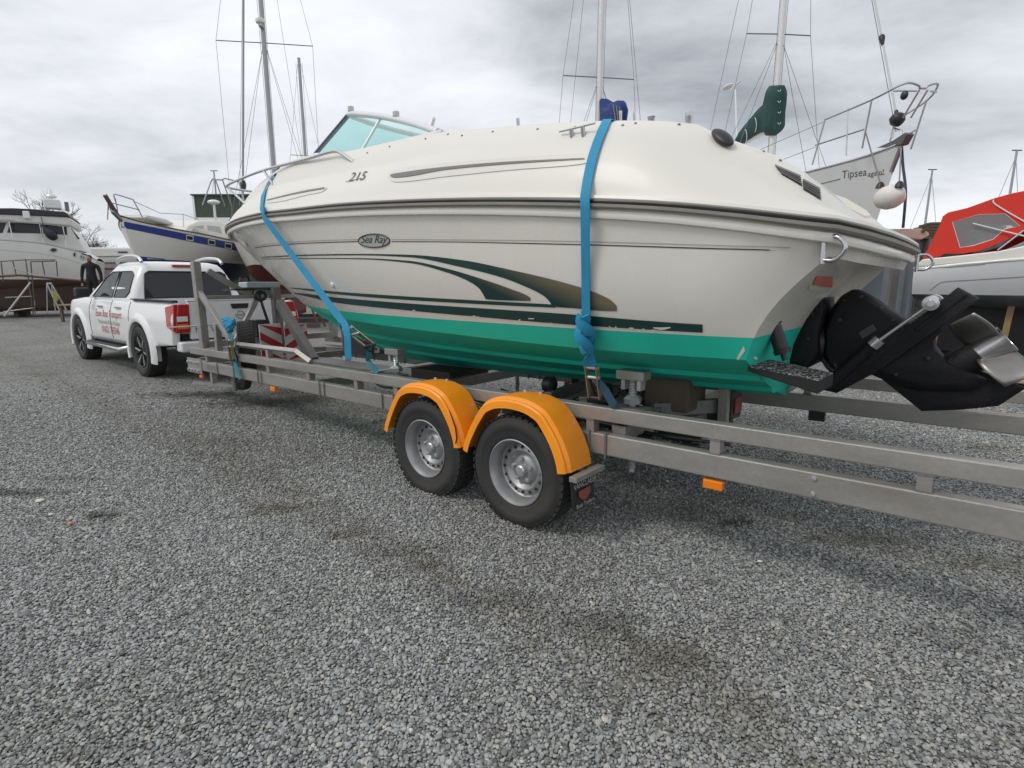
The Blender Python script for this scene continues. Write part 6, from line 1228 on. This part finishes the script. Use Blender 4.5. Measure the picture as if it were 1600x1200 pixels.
pp = MB().tube([Y1f.at(48, 441, 3.2), Y1f.at(7, 494, 3.2)], 0.035, 8).build('shoring_pole', alu, smooth=60); pp.matrix_world = Y1f.mat(); tag(pp, 'long pale pole leaning against the motor yacht at far left', 'pole')
sl_ = thing('step_ladder', 'open aluminium step ladder with yellow cloth below the motor yacht', 'ladder', Y1f)
def ld(a, b_, Y, r=0.022, nm='stile', m=alu): return MB().tube([Y1f.at(*a, Y), Y1f.at(*b_, Y)], r, 6).build(nm, m, sl_, smooth=60)
ld((73, 443), (97, 493), 3.0, .03); ld((80, 443), (106, 488), 2.6, .03); ld((73, 444), (74, 489), 2.4); ld((80, 444), (87, 488), 2.0); ld((73, 443), (81, 443), 2.8, .04, 'top_step')
for f in (.25, .5, .72, .9): MB().beam(Y1f.at(73 + 24 * f, 443 + 50 * f, 3.0), Y1f.at(80 + 26 * f, 443 + 45 * f, 2.6), 0.08, 0.03).build('tread', alu, sl_)
MB().pillow([Y1f.at(*q, 3.02) for q in ((81, 455), (88, 456), (91, 468), (88, 474), (83, 466))], (0, 1, 0), 0.01, 0.03).build('cloth', mat('cloth_yellow', (0.35, 0.36, 0.08), 0.8), sl_)
# --- small white cruiser between them
S1f = Frame((-24.0, 31.5, 0), (1, 0.05, 0)); sy = thing('motor_boat', 'distant white cruiser with a dark waterline seen just above the pickup', 'motor boat', S1f)
hull_shape(sy, 9, 3, cr([(0, 2.75), (.5, 2.85), (1, 3.1)]), 2.05, 0.9, mat('far_white', (0.62, 0.61, 0.60), 0.4, var=0.04), mat('far_pinkish', (0.42, 0.36, 0.38), 0.6), rake=0.8, plan=[(0, .9), (.4, 1), (.8, .6), (1, 0)]); cradle(sy, (1.5, 6), .8, 1.4)
MB().box(0.0, 6.0, -1.2, 1.2, 2.8, 3.3).build('cabin', MATS['far_white'], sy, bevel=0.1); MB().box(0.3, 8.0, -1.53, -1.50, 2.08, 2.2).build('stripe', mat('far_stripe', (0.10, 0.04, 0.05), 0.5), sy); MB().box(0.1, 8.0, -1.53, -1.50, 2.42, 2.5).build('stripe', wood_d, sy)
MB().box(2.5, 3.0, -1.216, -1.20, 3.0, 3.08).build('vent', black, sy)
# --- boat with the red cover on the right
_b = WP(1428, 418, 9); _q = Frame((0, 0, 0), (0.72, -0.69, 0)); _o = _b + 1.15 * _q.M[:, 1]; G1f = Frame((_o[0], _o[1], 0), (0.72, -0.69, 0)); gy_ = thing('motor_boat', 'grey hulled cruiser with a bright red canvas cover at the right edge', 'motor boat', G1f)
ghm = mat('hull_light_grey', (0.42, 0.43, 0.44), 0.35, var=0.03); gam = mat('antifouling_slate', (0.045, 0.055, 0.065), 0.7, var=0.35, dirt=0.5, dirtcol=(0.14, 0.15, 0.15))
gh = hull_shape(gy_, 6.2, 2.4, cr([(0, 1.66), (.21, 1.78), (.5, 1.9), (1, 2.05)]), 1.27, 1.0, ghm, gam, rake=0.9, srake=0.02, plan=[(0, .94), (.4, 1), (.75, .75), (.92, .3), (1, 0)], flare=0.86, deckm=white)
gs = Surf(G1f, gy_, [gh[0].data]); gs.band('style_line', [(1452, 454), (1474, 440), (1520, 437), (1600, 432)], [(1452, 455), (1474, 441.2), (1520, 438.2), (1600, 433.2)], 1453, 1600, steel_d)
gs.band('rubbing_strake', [(1426, 421), (1500, 415), (1600, 405)], [(1426, 422.5), (1500, 416.8), (1600, 407)], 1427, 1600, steel_d, lift=0.01)
redc = mat('canvas_red', (0.66, 0.035, 0.018), 0.75, var=0.14, vscale=5, bump=0.12, bscale=14, dirt=0.12, dirtcol=(0.3, 0.03, 0.02))
def GP(pts, Y): return [Vector(V(G1f.at(u, v, Y))) for u, v in pts]
side = [(1441, 404), (1452, 385), (1468, 352), (1473, 338), (1480, 333), (1510, 326), (1551, 311), (1580, 303), (1605, 298), (1640, 296), (1680, 330), (1700, 372), (1600, 362), (1560, 380), (1530, 392), (1500, 397)]
nS = GP(side, -1.12); cvr = bpy.data.objects.new('canvas_cover', None); COL.objects.link(cvr); cvr.parent = gy_
win = [(1488, 347), (1530, 335), (1571, 334), (1594, 353), (1570, 358), (1552, 374), (1520, 384), (1500, 387)]
bmx = bmesh.new(); ov = [bmx.verts.new(p) for p in nS]; wv = [bmx.verts.new(p) for p in GP(win, -1.12)]
eo = [bmx.edges.new((ov[i], ov[(i + 1) % len(ov)])) for i in range(len(ov))]; ew = [bmx.edges.new((wv[i], wv[(i + 1) % len(wv)])) for i in range(len(wv))]
bmesh.ops.triangle_fill(bmx, edges=eo + ew, use_beauty=True)
for s in (1, -1):
    mm = bpy.data.meshes.new('cover_side'); b2 = bmx.copy()
    if s > 0:
        for v in b2.verts: v.co.y = -v.co.y
    b2.to_mesh(mm); b2.free(); mm.materials.append(redc); o = bpy.data.objects.new('cover_side', mm); COL.objects.link(o); o.parent = cvr; o.modifiers.new('thick', 'SOLIDIFY').thickness = 0.012
    wp = GP(win, -1.115)
    if s > 0: wp = [Vector((p.x, -p.y, p.z)) for p in wp]
    MB().add(wp, [tuple(range(len(wp)))]).build('clear_panel', pglass, cvr, fix=False); MB().tube(wp, 0.006, 5, closed=True).build('panel_seam', white, cvr)
bmx.free()
rows = []
for p in nS[:12]: rows.append([(p.x + 0.0, p.y * f, p.z + 0.10 * (1 - f * f)) for f in (1, .97, .85, .5, 0, -.5, -.85, -.97, -1)])
MB().grid(rows).build('cover_top', redc, cvr, smooth=50)
MB().tube(smoothpath(GP([(1553, 312), (1556, 320), (1600, 346), (1640, 368)], -1.135), 4), 0.011, 6).build('piping', white, cvr, smooth=60)
MB().tube(GP([(1520, 349), (1605, 370)], -1.16), 0.010, 6).build('guy_rope', white, gy_, smooth=60); MB().tube(GP([(1559, 391), (1600, 360)], -1.16), 0.012, 6).build('support_strut', chrome, gy_, smooth=60)
MB().prism(GP([(1468, 401), (1475, 396.5), (1500, 396.5), (1499, 399)], -1.14), (0, .01, 0)).build('side_vent', black, gy_)
m = MB(); q = GP([(1428, 418), (1441, 405), (1500, 399), (1560, 392), (1620, 380), (1660, 376), (1660, 400)], -1.16); m.prism(q, (0, 2.32, 0)); m.build('side_deck', gelw, gy_, bevel=0.02)
for x in (0.35, 1.2, 2.2, 3.5):
    for y in (-.85, .85): MB().beam((x, y, 0.30), (x + 0.04, y, 1.12), 0.10, 0.08, (1, 0, 0)).build('timber_prop', wood, gy_)
for x in (0.3, 1.25, 2.3): MB().box(x - .12, x + .12, -1.05, 1.05, 0.16, 0.30).build('sleeper', wood_d, gy_, bevel=0.01); MB().box(x - .2, x + .2, -.9, -.5, 0.005, 0.158).build('concrete_block', mat('concrete', (0.30, 0.29, 0.27), 0.9, var=0.2), gy_, bevel=0.01)
MB().box(0.2, 4.5, -.2, .5, 0.30, 1.05).build('keel_block', black, gy_)
# ------------------------------------------------------------------ clutter on the right: container, timber, crate
K1f = Frame((10.35, 12.4, 0), (1, -0.25, 0)); cn = thing('shipping_container', 'pale blue grey corrugated container beyond the stern drive', 'container', K1f)
cm_ = mat('container_blue_grey', (0.34, 0.39, 0.43), 0.55, var=0.08, dirt=0.2)
rows = [[], []]
for i in range(121):
    x = -2.2 + i * 0.05; y = -1.2 - (0.03 if (i // 2) % 2 else 0.0); rows[0].append((x, y, 0.12)); rows[1].append((x, y, 2.35))
MB().grid(rows).build('side_wall', cm_, cn); MB().box(-2.2, 3.8, -1.18, 1.2, 0.10, 2.36).build('body', cm_, cn)
for z in (0.06, 2.42): MB().box(-2.24, 3.84, -1.26, -1.16, z - .06, z + .06).build('side_rail', white if z < 1 else cm_, cn, bevel=0.01)
MB().box(-2.26, -2.14, -1.26, -1.16, 0.12, 2.36).build('corner_post', cm_, cn, bevel=0.01)
vs, fs = text2d('SI', 0.28); MB().add([(-1.9 + v[0], -1.236, 1.95 + v[1]) for v in vs], fs).build('lettering', white, cn, fix=False)
K2 = thing('timber_stack', 'stack of dark weathered planks beside the red boat cover', 'timber', Frame((9.2, 11.6, 0), (1, -0.2, 0)))
rr = random.Random(3); fr2 = Frame((9.2, 11.6, 0), (1, -0.2, 0)); zb = fr2.at(1440, 362, 0)[2]; xb = fr2.at(1440, 362, 0)[0]
for k in range(6):
    for j in range(3): MB().box(xb - 0.30 + k * 0.07 + rr.uniform(-.05, .05), xb + 1.3, -.3 + j * .22, -.1 + j * .22, zb - .16 + k * .055 * (1 if True else 0), zb - .115 + k * .055).build('plank', wood_d, K2)
for x in (0, .9): MB().box(xb + x, xb + x + .1, -.35, .4, 0.0, zb - .165).build('trestle_leg', steel_d, K2)
tb2 = thing('boat_trailer_bed', 'cream coloured beam end with rusty bolt beyond the stern of the motor boat', 'beam', Frame((7.4, 9.8, 0), (1, -0.2, 0))); fr3 = Frame((7.4, 9.8, 0), (1, -0.2, 0))
MB().prism([fr3.at(u, v, 0) for u, v in ((1370, 358), (1440, 357), (1452, 364), (1452, 368), (1440, 374), (1420, 372), (1390, 368))], (0, .2, 0)).build('beam', mat('cream_beam', (0.62, 0.59, 0.50), 0.6, dirt=0.3), tb2, bevel=0.01)
MB().lathe([(0.03, 0), (0.03, .02), (0, .03)], fr3.at(1442, 361, -.005), (0, -1, 0), 10).build('bolt', wood_d, tb2); q_ = fr3.at(1405, 368, .1); MB().box(q_[0] - .06, q_[0] + .06, .04, .16, 0, q_[2]).build('post', steel_d, tb2)
crt = thing('crate', 'red crate with white and blue packets under the grey hulled cruiser', 'crate', Frame((8.0, 9.6, 0), (1, -.3, 0))); fr4 = Frame((8.0, 9.6, 0), (1, -.3, 0)); a, b_ = fr4.at(1480, 522, 0), fr4.at(1508, 504, 0)
MB().box(a[0], b_[0], 0, .3, a[2], b_[2]).build('body', mat('crate_red', (0.45, 0.02, 0.02), 0.4), crt, bevel=0.01); MB().box(a[0] + .05, b_[0] - .02, .03, .25, b_[2] + .003, b_[2] + .14).build('packet', mat('packet_blue', (0.45, 0.52, 0.60), 0.5), crt, bevel=0.01); MB().box(a[0] + .1, b_[0] + .03, .06, .27, b_[2] + .145, b_[2] + .19).build('packet', white, crt, bevel=0.01)
MB().box(a[0] - .2, b_[0] + .2, -.1, .5, 0, a[2] - .003).build('stand', wood_d, crt)
plw = tag(MB().prism([V(ground(u, v, 0.10)) for u, v in ((1542, 592), (1556, 583), (1640, 592), (1650, 608))], (0, 0, .05)).build('plank', mat('plank_pale', (0.33, 0.28, 0.19), 0.85, var=0.25, vscale=10, stretch=(2, 9, 2)), bevel=0.015), 'thick pale timber plank lying beneath the propeller', 'plank'); MB().box(*V(ground(1600, 600))[:1], V(ground(1600, 600))[0] + .4, V(ground(1600, 600))[1], V(ground(1600, 600))[1] + .2, 0.0, .099).build('bearer', wood_d, plw)
# ------------------------------------------------------------------ shed, far masts, trees
sh_ = thing('shed', 'dark green shed wall with pale corner trim behind the blue striped yacht', 'shed', loc=(-17.15, 35, 0)); gsm = mat('shed_green', (0.055, 0.075, 0.055), 0.6, var=0.12)
rows = [[], []]
for i in range(101): x = -2.4 + i * 0.07; rows[0].append((x, -0.02 * (i % 2), 0)); rows[1].append((x, -0.02 * (i % 2), 6.65))
MB().grid(rows).build('wall', gsm, sh_, fix=False); MB().box(-2.4, 4.6, 0.03, 5, 0, 6.6).build('wall', gsm, sh_); MB().box(-2.5, -2.38, -.08, .1, 0, 6.64).build('corner_trim', white, sh_); MB().prism([(-2.55, -.15, 6.66), (4.8, -.15, 6.66), (4.8, 5.3, 6.72), (-2.55, 5.3, 6.72)], (0, 0, .08)).build('roof', gsm, sh_); MB().box(-2.38, 4.6, -.06, -.03, 4.9, 5.36).build('fascia', white, sh_)
rd = thing('radar_pole', 'white oval radar scanner on a pole in front of the green shed', 'radar', loc=(WP(334, 316, 28.4)[0], 28.4, 0)); MB().tube([(0, 0, 0), (0, 0, WP(334, 316, 28.4)[2])], 0.06, 8).build('pole', white, rd, smooth=60); MB().ball((0, 0, WP(334, 316, 28.4)[2]), .30, .26, .12, 16, 8).build('scanner', white, rd, smooth=60)
for u, v0, v1, d, txt in ((1457, 265, 360, 34, 'thin mast with wind vane left of the red canvas cover'), (1589, 235, 310, 30, 'grey mast rising behind the red canvas cover at right'), (334, 267, 330, 40, 'thin distant mast above the green shed')):
    x = float(WP(u, v0, d)[0]); ps = thing('distant_mast', txt, 'mast', loc=(x, d, 0), group='distant masts'); zt = float(WP(u, v0, d)[2])
    mm_ = MB().tube([(0, 0, 0.0), (0.0, 0, zt)], [0.09, 0.05], 8).build('pole', mm1, ps, smooth=60); MB().box(-.25, .25, -.02, .02, zt - .02, zt + .03).build('wind_vane', black, ps)
    MB().tube([(0, 0, zt - .3), (-1.6, 0.2, 1.5)], 0.012, 5).build('stay', steel_d, ps); MB().tube([(0, 0, zt - .3), (1.6, 0.2, 1.5)], 0.012, 5).build('stay', steel_d, ps)
    MB().pillow([(-3, 0, 2.2), (3.2, 0, 2.4), (2.4, 0, 1.2), (-2.4, 0, 1.1)], (0, 1, 0), 0.5, 0.9, 0.8).build('hull', MATS['far_white'], ps, bevel=0.05); MB().box(-.3, .3, -.3, .3, 0, 1.2).build('keel', black, ps)
bark = mat('bark', (0.075, 0.06, 0.052), 0.9, var=0.3)
def tree(x, y, h, seed, label, spread=1.0):
    rt = random.Random(seed); tr_ = thing('bare_tree', label, 'tree', loc=(x, y, 0), group='bare winter trees'); tm = MB(); br = MB(); tw2 = MB()
    top_ = Vector((rt.uniform(-.3, .3), 0, h * 0.55)); tm.tube([(0, 0, 0), (0.05, 0, h * .2), top_ * .7, top_], [h * .03, h * .025, h * .018, h * .012], 7); tm.build('trunk', bark, tr_, smooth=60)
    def grow(p, d, L_, r, lev):
        q = p + d * L_; mid = p + d * L_ * .5 + Vector((rt.gauss(0, .05), rt.gauss(0, .05), rt.gauss(0, .04))) * L_
        (br if lev < 2 else tw2).tube([p, mid, q], [r, r * .8, r * .55], 5 if lev < 2 else 3, caps=False)
        if lev >= 5: return
        for _ in range(3 if lev < 3 else 4):
            nd = (d + Vector((rt.gauss(0, .55) * spread, rt.gauss(0, .55) * spread, rt.gauss(0.05, .38)))).normalized(); st = rt.uniform(.35, 1.0); grow(p + (q - p) * st, nd, L_ * rt.uniform(.5, .75), r * .52, lev + 1)
    for k in range(6):
        a = k * 1.05 + rt.uniform(-.3, .3); grow(top_ * rt.uniform(.5, 1.0), Vector((math.cos(a) * .75 * spread, math.sin(a) * .75 * spread, .8)).normalized(), h * .26, h * .010, 1)
    br.build('limb', bark, tr_, fix=False); tw2.build('twigs', bark, tr_, fix=False); return tr_
tree(-31.6, 42, 5.6, 1, 'bare dark shrubby tree right behind the stern of the motor yacht', 1.1); tree(-35.2, 45, 6.6, 3, 'bare tree between the radar arch and the shrubby tree', 1.0); tree(-44.5, 54, 10.0, 5, 'bare tree whose top shows above the flybridge of the motor yacht', .85); tree(-39, 50, 8.0, 9, 'bare tree behind the radar arch of the motor yacht', .9); tree(-29.4, 41, 4.6, 14, 'low bare bush just left of the blue striped yacht bow', 1.2)
hd = MB(); rr = random.Random(4)
for i in range(60):
    x = -75 + i * 3.4 + rr.uniform(-1, 1); hd.ball((x, 85 + rr.uniform(-3, 3), 0.6), rr.uniform(2, 3.6), 2, rr.uniform(1.2, 2.6), 7, 5)
ho = hd.build('hedge', mat('hedge', (0.06, 0.06, 0.045), 0.95, var=0.5, vscale=1.5, bump=1.0, bscale=3), fix=False); ho['kind'] = 'stuff'; tag(ho, 'low far off hedge along the edge of the yard', 'hedge')
# ------------------------------------------------------------------ man by the motor yacht, on low staging
sg = thing('staging', 'low timber staging platform behind the pickup bonnet under the standing man', 'staging', loc=(-15.6, 20.6, 0))
for k in range(4): MB().box(-1.2, 1.2, -.5 + k * .25, -.27 + k * .25, .60, .64).build('plank', wood, sg)
for x in (-1, 1):
    for y in (-.4, .4): MB().beam((x, y, 0), (x, y, .60), .08, .08, (1, 0, 0)).build('leg', wood_d, sg)
man = thing('person', 'man in dark clothes standing by the stern of the motor yacht', 'person', loc=(-15.62, 20.6, .642), rz=math.radians(15))
dk = mat('clothes_black', (0.014, 0.013, 0.016), 0.8, var=0.3); skin = mat('skin', (0.35, 0.20, 0.14), 0.6)
def skinned(name, verts, edges, rads, m, par, sub=2):
    me = bpy.data.meshes.new(name); me.from_pydata(verts, edges, []); o = bpy.data.objects.new(name, me); COL.objects.link(o); o.parent = par
    sk_ = o.modifiers.new('skin', 'SKIN'); sv = me.skin_vertices if me.skin_vertices else None
    if not me.skin_vertices:
        bm_ = bmesh.new(); bm_.from_mesh(me); bm_.verts.layers.skin.verify(); bm_.to_mesh(me); bm_.free()
    for i, r in enumerate(rads): me.skin_vertices[0].data[i].radius = r if isinstance(r, tuple) else (r, r); me.skin_vertices[0].data[i].use_root = (i == 0)
    ss = o.modifiers.new('sub', 'SUBSURF'); ss.levels = sub; ss.render_levels = sub; me.materials.append(m); return o
vv = [(0, 0, .92), (0, 0, 1.10), (0, .01, 1.32), (0, .01, 1.46), (0, 0, 1.53), (0, -.02, 1.60)]; ee = [(0, 1), (1, 2), (2, 3), (3, 4), (4, 5)]; rads = [(.17, .12), (.165, .12), (.20, .13), (.15, .10), (.065, .065), (.06, .06)]
for s in (1, -1):
    b0 = len(vv); vv += [(s * .10, 0, .84), (s * .12, -.01, .48), (s * .13, .01, .08), (s * .14, -.14, .04), (s * .23, .01, 1.40), (s * .30, .02, 1.12), (s * .31, -.03, .86), (s * .31, -.05, .76)]
    ee += [(0, b0), (b0, b0 + 1), (b0 + 1, b0 + 2), (b0 + 2, b0 + 3), (3, b0 + 4), (b0 + 4, b0 + 5), (b0 + 5, b0 + 6), (b0 + 6, b0 + 7)]; rads += [.10, .075, .05, .04, .075, .06, .045, .035]
skinned('body', vv, ee, rads, dk, man)
hd_ = MB(); hd_.ball((0, -.015, 1.66), .078, .098, .118, 20, 14); hd_.ball((0, -.118, 1.655), .014, .022, .026, 8, 6); [hd_.ball((s * .08, 0, 1.655), .012, .02, .03, 8, 6) for s in (1, -1)]; hd_.build('head', skin, man, smooth=70)
MB().ball((0, .018, 1.705), .088, .105, .098, 16, 10).build('hair', dk, man, smooth=70)
for s in (1, -1):
    MB().ball((s * .03, -.098, 1.672), .012, .008, .007, 8, 6).build('eye', black, man); m = MB()
    for k in range(4): m.tube([(s * .31 + (k - 1.5) * .014, -.05, .74), (s * .31 + (k - 1.5) * .016, -.06, .70), (s * .31 + (k - 1.5) * .015, -.075, .655 + .008 * abs(k - 1.4))], [.010, .009, .006], 6)
    m.tube([(s * .285, -.06, .75), (s * .275, -.085, .71), (s * .285, -.095, .685)], [.010, .009, .006], 6); m.ball((s * .31, -.05, .755), .034, .018, .045, 10, 8); m.build('hand', skin, man, smooth=70)
MB().box(-.02, .02, -.108, -.10, 1.605, 1.613).build('mouth', mat('lips', (0.22, 0.09, 0.08), 0.6), man)

# ------------------------------------------------------------------ odd stones on the gravel
for u, v, r, c, txt in ((63, 786, .024, (0.62, 0.58, 0.48), 'pale flat stone lying on the gravel near the left edge'), (110, 821, .014, (0.55, 0.22, 0.15), 'small pinkish brick fragment on the gravel near the left edge'), (1187, 881, .012, (0.7, 0.69, 0.66), 'single white pebble on the gravel below the amber reflector'), (80, 807, .013, (0.6, 0.58, 0.52), 'small pale pebble just below the pale flat stone')):
    g = ground(u, v); bm = bmesh.new(); bmesh.ops.create_icosphere(bm, subdivisions=2, radius=r); rr_ = random.Random(u)
    for vv_ in bm.verts: vv_.co = Vector((vv_.co.x * 1.3, vv_.co.y * .85, vv_.co.z * .5)) * rr_.uniform(.82, 1.1)
    me = bpy.data.meshes.new('pebble'); bm.to_mesh(me); bm.free(); me.materials.append(mat('pebble_%d' % u, c, 0.8, var=0.15, vscale=30, bump=0.2)); o = bpy.data.objects.new('pebble', me); COL.objects.link(o); o.location = (g[0], g[1], 0.012 + r * .3); tag(o, txt, 'stone')
